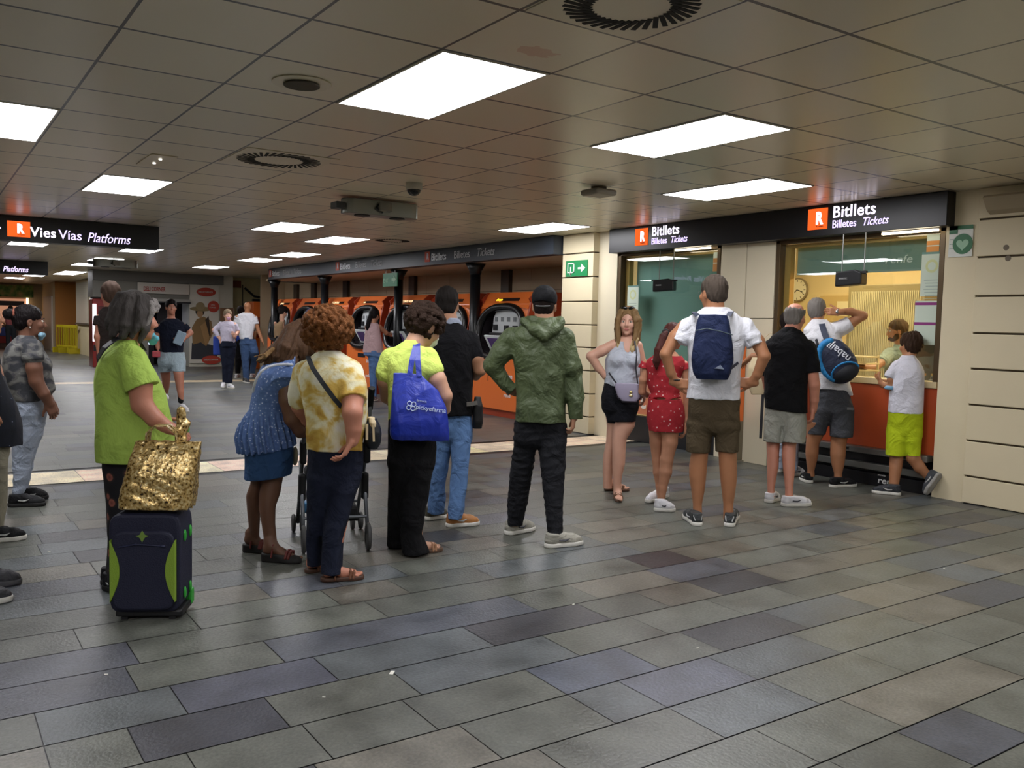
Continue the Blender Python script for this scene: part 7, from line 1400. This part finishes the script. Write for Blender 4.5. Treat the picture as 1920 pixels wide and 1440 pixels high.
# walking man
P = simple((338, 765), 'man in a navy t-shirt and pale blue shorts walking towards the camera', 'red', (321, 576, 0), [(597, 310, 332, .08), (604, 300, 345, .12), (615, 297, 349, .13), (640, 300, 346, .13), (662, 303, 343, .12), (669, 305, 341, .12)], 
    [[(690, 322, 348, .09, -.05), (700, 325, 345, .075, -.1), (715, 328, 345, .06, -.12), (735, 332, 345, .05, -.15), (750, 335, 344, .036, -.15)], [(690, 298, 318, .09, .1), (705, 302, 320, .07, .2), (725, 305, 318, .05, .35), (738, 306, 315, .036, .45)]],
    [([(300, 612, 0, .052), (294, 632, 0, .044), (296, 652, -.12, .030)], dict(HN, dir=(.1, -.4, -.9))), ([(346, 612, 0, .052), (357, 624, 0, .044), (341, 638, -.16, .030)], dict(dir=(-1, -.3, .1), nrm=(0, 1, 0), side=-1, k=.9))], cloth('navy_tee', '161b2c', .9, .5), cloth('pale_shorts', 'a9bcc6', .9, .5), [((339, 768), (352, 774)), ((306, 745), (314, 750))], mat('hair_black', '161112'), a=172, k=1.02,
    shorts=[([(660, 299, 346, .13), (675, 296, 347, .13), (682, 296, 348, .13)], 2.3), [(676, 296, 322, .12), (698, 297, 320, .11, .1)], [(676, 318, 349, .12), (696, 321, 348, .11, -.06)]], sl=[[(302, 611, 0, .066), (296, 624, 0, .06)], [(344, 611, 0, .066), (353, 620, 0, .06)]], seed=95, bare=True, shoe_m=shoe_white, vox=.009)
S = Solid(.008); S.chain([(*P.pt(338, 738, -.14), .042), (*P.pt(339, 752, -.15), .040)]); S.build('sock', mat('sock_black', '0f0f11', .9), P.root); P.eyes('2a1c14', brow='1c1512')
S = Solid(.006); S.rbox(P.pt(337, 634, -.2), (.07, .02, .11), np.array(Matrix.Rotation(.4, 3, 'Y')), rd=.015); o = S.build('held_jacket', mat('held_pale_blue', '93a9bb', .7, bump=.4), None); o.matrix_world = P.root.matrix_basis; tag(o, 'pale blue folded cloth held by the walking man', 'cloth')
S = Solid(.006); S.rbox(P.pt(293, 664, -.16), (.06, .03, .05), rd=.02); o = S.build('held_pouch', mat('held_pink', 'c2505a', .6), None); o.matrix_world = P.root.matrix_basis; tag(o, 'small pink-red pouch in the walking man\'s hand', 'pouch')
# far pair near the machines
P = simple((428, 725), 'short-haired woman in a white long-sleeved top and navy trousers with a pink mask', 'pink', (427, 591, 0), [(602, 420, 437, .07), (607, 414, 441, .1), (618, 412, 442, .12), (632, 413, 440, .12), (643, 411, 442, .12)], [[(648, 411, 430, .1), (690, 416, 428, .08), (718, 417, 429, .08)], [(648, 424, 444, .1), (690, 426, 438, .08), (718, 425, 436, .08)]],
    [([(415, 608, 0, .05), (401, 619, 0, .042), (413, 636, -.06, .03)], dict(dir=(.3, -.1, -1), nrm=(0, 1, 0), side=1, k=.9)), ([(440, 608, 0, .05), (446, 622, 0, .04), (440, 631, -.15, .03)], dict(dir=(-.3, -.3, .5), nrm=(0, 1, 0), side=-1, k=.9))], cloth('white_top', 'bfb9ca', .9, .4), cloth('navy_trouser', '161b2c'), [((428, 728), (438, 729)), ((420, 724), (417, 728))], mat('hair_ash', '7d6c58', .7), a=170,
    sl=[[(415, 608, 0, .062), (402, 619, 0, .054), (410, 631, -.04, .044)], [(440, 608, 0, .06), (446, 621, 0, .05)]], seed=101, shoe_m=shoe_white, vox=.011)
P.mask([(.02, .09, -.055, .022), (-.02, .09, -.055, .022), (0, .085, -.09, .022)], 'c99ab4')
S = Solid(.008); S.rbox(P.pt(409, 648, .12), (.10, .06, .20), rd=.03); o = S.build('shopping_bag', mat('bag_blue', '1f3f9c', .6), None); o.matrix_world = P.root.matrix_basis; tag(o, 'blue bag hanging behind the woman with the pink mask', 'bag')
P = simple((462, 715), 'bald man in a white t-shirt and jeans beside the black kiosk screen', 'tan', (464, 576, 0), [(586, 456, 471, .07), (590, 445, 478, .12), (605, 442, 480, .13), (622, 446, 476, .13), (636, 450, 475, .13)], [[(645, 449, 470, .11), (680, 453, 468, .09), (712, 456, 468, .07)], [(645, 460, 482, .11), (662, 468, 486, .10, -.05), (680, 470, 482, .08, .15), (700, 468, 478, .07, .3)]],
    [([(445, 594, 0, .055), (441, 614, .1, .045), (450, 628, .2, .032)], dict(HN, dir=(.3, .6, 0))), ([(477, 594, 0, .055), (484, 618, 0, .045), (492, 640, -.05, .032)], dict(HN, dir=(.5, 0, -1)))], cloth('white_tee', 'd9dae0'), denim('mid', '3c5275'), [((457, 716), (467, 719)), ((468, 706), (476, 704))], None, a=15,
    sl=[[(446, 594, 0, .075), (442, 607, .04, .07)], [(476, 594, 0, .075), (480, 608, 0, .07)]], seed=104, vox=.011)
P = simple(None, 'person in dark clothes partly hidden behind the bald man in the white t-shirt', 'tan', (452, 583, 0), [(594, 446, 460, .07), (598, 440, 468, .11), (620, 439, 469, .12), (640, 441, 467, .12)], [[(646, 440, 456, .1), (700, 441, 451, .07)], [(646, 452, 470, .1), (700, 464, 474, .07)]], [([(441, 602, 0, .05), (437, 622, 0, .042), (440, 640, -.1, .03)], HN), ([(467, 602, 0, .05), (470, 622, 0, .042), (468, 640, -.1, .03)], HN)],
    cloth('blue_shirt_far', '24419a'), cloth('black_trouser', '0e0e11'), [((442, 709), (450, 707)), ((470, 708), (478, 706))], mat('hair_dark', '1c1512'), at=(21.6, -6.62), a=20, seed=107, shoe_m=shoe_white, vox=.012)
# users of the machines
P = simple(None, 'woman with bare shoulders and a dark bun using the farthest ticket machine', 'light', (531, 585, 0), [(602, 524, 534, .06), (610, 514, 532, .10), (622, 513, 531, .11), (634, 514, 530, .1)], [[(640, 513, 526, .1), (700, 516, 524, .06), (712, 516, 524, .05)], [(640, 519, 533, .1), (700, 524, 532, .06), (712, 524, 532, .05)]], [([(530, 606, -.02, .045), (530, 620, 0, .038), (538, 626, .1, .028)], dict(HN, dir=(1, .3, 0), k=.9)), ([(516, 606, .1, .045), (520, 620, .2, .038), (532, 622, .3, .028)], dict(HN, dir=(1, .3, 0), k=.9))],
    cloth('tan_top', '8d7458'), cloth('black_trouser', '0e0e11'), [((516, 715), (523, 713)), ((526, 714), (533, 712))], mat('hair_dark', '1c1512'), at=(20.3, -6.5), a=60, pitch=20, seed=110, vox=.012)
S = Solid(.008); S.ell(P.hp(0, -.08, .11), (.05, .05, .05)); S.build('hair_bun', mat('hair_dark', '1c1512'), P.root)
P = simple(None, 'person in a navy baseball cap using a ticket machine behind the copper curls', 'light', (582, 591, 0), [(606, 575, 590, .07), (611, 568, 597, .11), (625, 567, 598, .12), (660, 570, 596, .12)], [[(666, 568, 586, .1), (720, 572, 582, .06)], [(666, 581, 598, .1), (720, 584, 594, .06)]], [([(569, 615, 0, .05), (566, 635, .1, .04), (576, 640, .3, .03)], HN), ([(597, 615, 0, .05), (600, 635, .1, .04), (592, 640, .3, .03)], HN)],
    cloth('grey_top', '4c5058'), denim('mid', '3c5275'), [((574, 726), (576, 722)), ((588, 726), (590, 722))], mat('hair_dark', '1c1512'), at=(18.1, -6.85), a=10, seed=113, vox=.012)
C = Solid(.006); C.k = .012; C.ell(P.hp(0, -.014, .05), (.095, .115, .095), P.hM); C.cut(P.hp(0, 0, .0), P.hM @ np.array([0, -.18, -1])); C.build('cap', cloth('cap_navy', '1c2647', .8), P.root); C = Solid(.006); C.ell(P.hp(0, .12, .012), (.07, .07, .012), P.hM); C.cut(P.hp(0, .08, 0), P.hM @ np.array([0, -1., 0])); C.build('cap_peak', cloth('cap_navy', '1c2647'), P.root)
P = simple((705, 752), 'woman in a pale pink sleeveless blouse and light jeans using a ticket machine', 'mid', (702, 591, .02), [(605, 692, 707, .07), (610, 686, 712, .10), (625, 684, 714, .12), (645, 682, 718, .13), (661, 680, 720, .13)], [[(668, 690, 712, .11), (700, 692, 707, .08), (745, 695, 706, .06)], [(668, 702, 724, .11), (700, 708, 724, .08), (745, 719, 729, .06)]],
    [([(711, 612, 0, .048), (724, 624, .12, .04), (732, 628, .3, .028)], dict(HN, dir=(.5, 1, 0), k=.9)), ([(688, 612, .05, .046), (690, 634, .2, .038), (704, 640, .35, .028)], dict(HN, dir=(.5, 1, 0), k=.9))], cloth('pale_pink', 'bfa2a4', .9, .5), denim('light', '5877a3'), [((696, 753), (706, 751)), ((722, 752), (731, 750))], mat('hair_black', '161112'), a=35, pitch=12, seed=116, shoe_m=cloth('shoe_pinkish', '8c6a60'), vox=.008)
P.strands(mat('hair_black', '161112'), [([(*P.hp(0, -.10, .03), .03), (*P.pt(692, 600, -.08), .032), (*P.pt(689, 612, -.08), .028), (*P.pt(689, 618, -.07), .012)], 8)], name='ponytail', vox=.006, jit=.01)
# woman hidden between the backpack man and the polo man, at the counter
P = simple((1478, 893), 'dark-haired woman in a cream top and light jeans mostly hidden behind the polo man', 'tan', (1478, 606, 0), [(632, 1466, 1486, .07), (640, 1450, 1498, .11), (665, 1446, 1500, .12), (700, 1450, 1498, .12), (730, 1448, 1502, .12)], [[(745, 1450, 1476, .11), (820, 1452, 1472, .08), (878, 1456, 1470, .06)], [(745, 1474, 1502, .11), (820, 1478, 1498, .08), (882, 1480, 1496, .06)]],
    [([(1450, 648, 0, .05), (1428, 668, -.05, .042), (1412, 668, .1, .032), (1403, 674, .15, .026)], dict(dir=(-.5, .6, -.5), nrm=(0, 0, -1), side=1, k=.9)), ([(1498, 648, 0, .05), (1502, 690, .1, .04), (1495, 710, .25, .028)], HN)], cloth('cream_top', 'b7ad92', .9, .4), denim('pale', 'a3adbe'), [((1462, 886), (1452, 880)), ((1484, 892), (1506, 891))], mat('hair_dark', '1c1512'), a=-10, seed=120, shoe_m=shoe_white,
    sl=[[(1450, 646, 0, .062), (1440, 658, -.02, .058)], [(1498, 646, 0, .062), (1501, 670, .05, .056)]], vox=.008)
K = Person((1478, 893), 'cream shoulder bag with a long black strap left of the man in the black polo', vox=.006, name='shoulder_bag', cat='bag')
K.garment('bag_body', mat('bag_cream', 'cbb994'), [([(740, 1408, 1434, .05, -.12), (715, 1400, 1436, .07, -.12), (690, 1402, 1434, .07, -.12), (670, 1410, 1432, .04, -.12)], 2.6)], amp=.008, seed=4)
MB().strap([tuple(K.pt(*q)) for q in ((1434, 672, -.12), (1430, 650, -.1), (1434, 632, -.06), (1446, 624, 0))], [(-1, -.4, 0)]*3+[(-.5, 0, 1)], .03, .006).build('shoulder_strap', mat('bag_cream', 'cbb994'), K.root)
MB().strap([tuple(K.pt(1431, 735, -.14)), tuple(K.pt(1428, 780, -.15)), tuple(K.pt(1426, 822, -.15))], (-.3, -1, 0), .028, .006).build('hanging_strap', mat('strap_black', '14141a'), K.root)
# small group waiting by the kiosk
for k_, (px, lb, a_) in enumerate([((487, 712), 'distant person with dark hair beyond the kiosk screen', 40), ((10, 668), 'distant person with dark hair by the lit stall', 20)]):
    at_ = [(24.6, -7.7), (38.5, -3.0)][k_]; P = Person(None, lb, 'tan', vox=.014, at=at_); q = lambda x, z, d=0.: np.array([x, d, z])
    P.hM = np.eye(3); P.hc = q(0, 1.58); P.hk = 1.
    P.B.k = .03; P.B.ell(q(0, 1.6), (.075, .09, .11)); P.B.seg(q(0, 1.52), q(0, 1.4), .055); P.B.ell(q(0, 1.18), (.16, .11, .26)); P.B.seg(q(-.2, 1.36), q(-.24, 1.08), .05, .04); P.B.seg(q(-.24, 1.08), q(-.15, .92, .15), .04, .028); P.B.seg(q(.2, 1.36), q(.24, 1.08), .05, .04); P.B.seg(q(.24, 1.08), q(.2, .85, .05), .04, .028); P.B.seg(q(-.09, .9), q(-.1, .08), .08, .045); P.B.seg(q(.09, .9), q(.1, .08), .08, .045); P.done()
    G = Solid(.013); G.k = .03; G.ell(q(0, 1.17), (.19, .13, .30)); G.seg(q(-.17, 1.37), q(-.23, 1.15), .07, .06); G.seg(q(.17, 1.37), q(.23, 1.15), .07, .06); G.cut(q(0, .92), (0, 0, -1)); G.build('t_shirt', cloth('dim_tee_%d' % k_, ['6a6258', '8c4a4a'][k_]), P.root)
    G = Solid(.013); G.k = .03; G.seg(q(-.09, .9), q(-.1, .12), .10, .06); G.seg(q(.09, .9), q(.1, .12), .10, .06); G.ell(q(0, .93), (.17, .12, .12)); G.build('trousers', cloth('plain_dark', '25272b'), P.root)
    for sx in (-.1, .1): P.shoe_at(q(sx, 0, -.08), q(sx, 0, .18), 'trainer', shoe_black, sole_black)
    H = Solid(.01); H.ell(q(0, 1.63, -.02), (.088, .10, .10)); H.minus(_ell(q(0, 1.57, .1), (.07, .07, .09)), .01); H.build('hair', mat('hair_dark', '1c1512'), P.root)
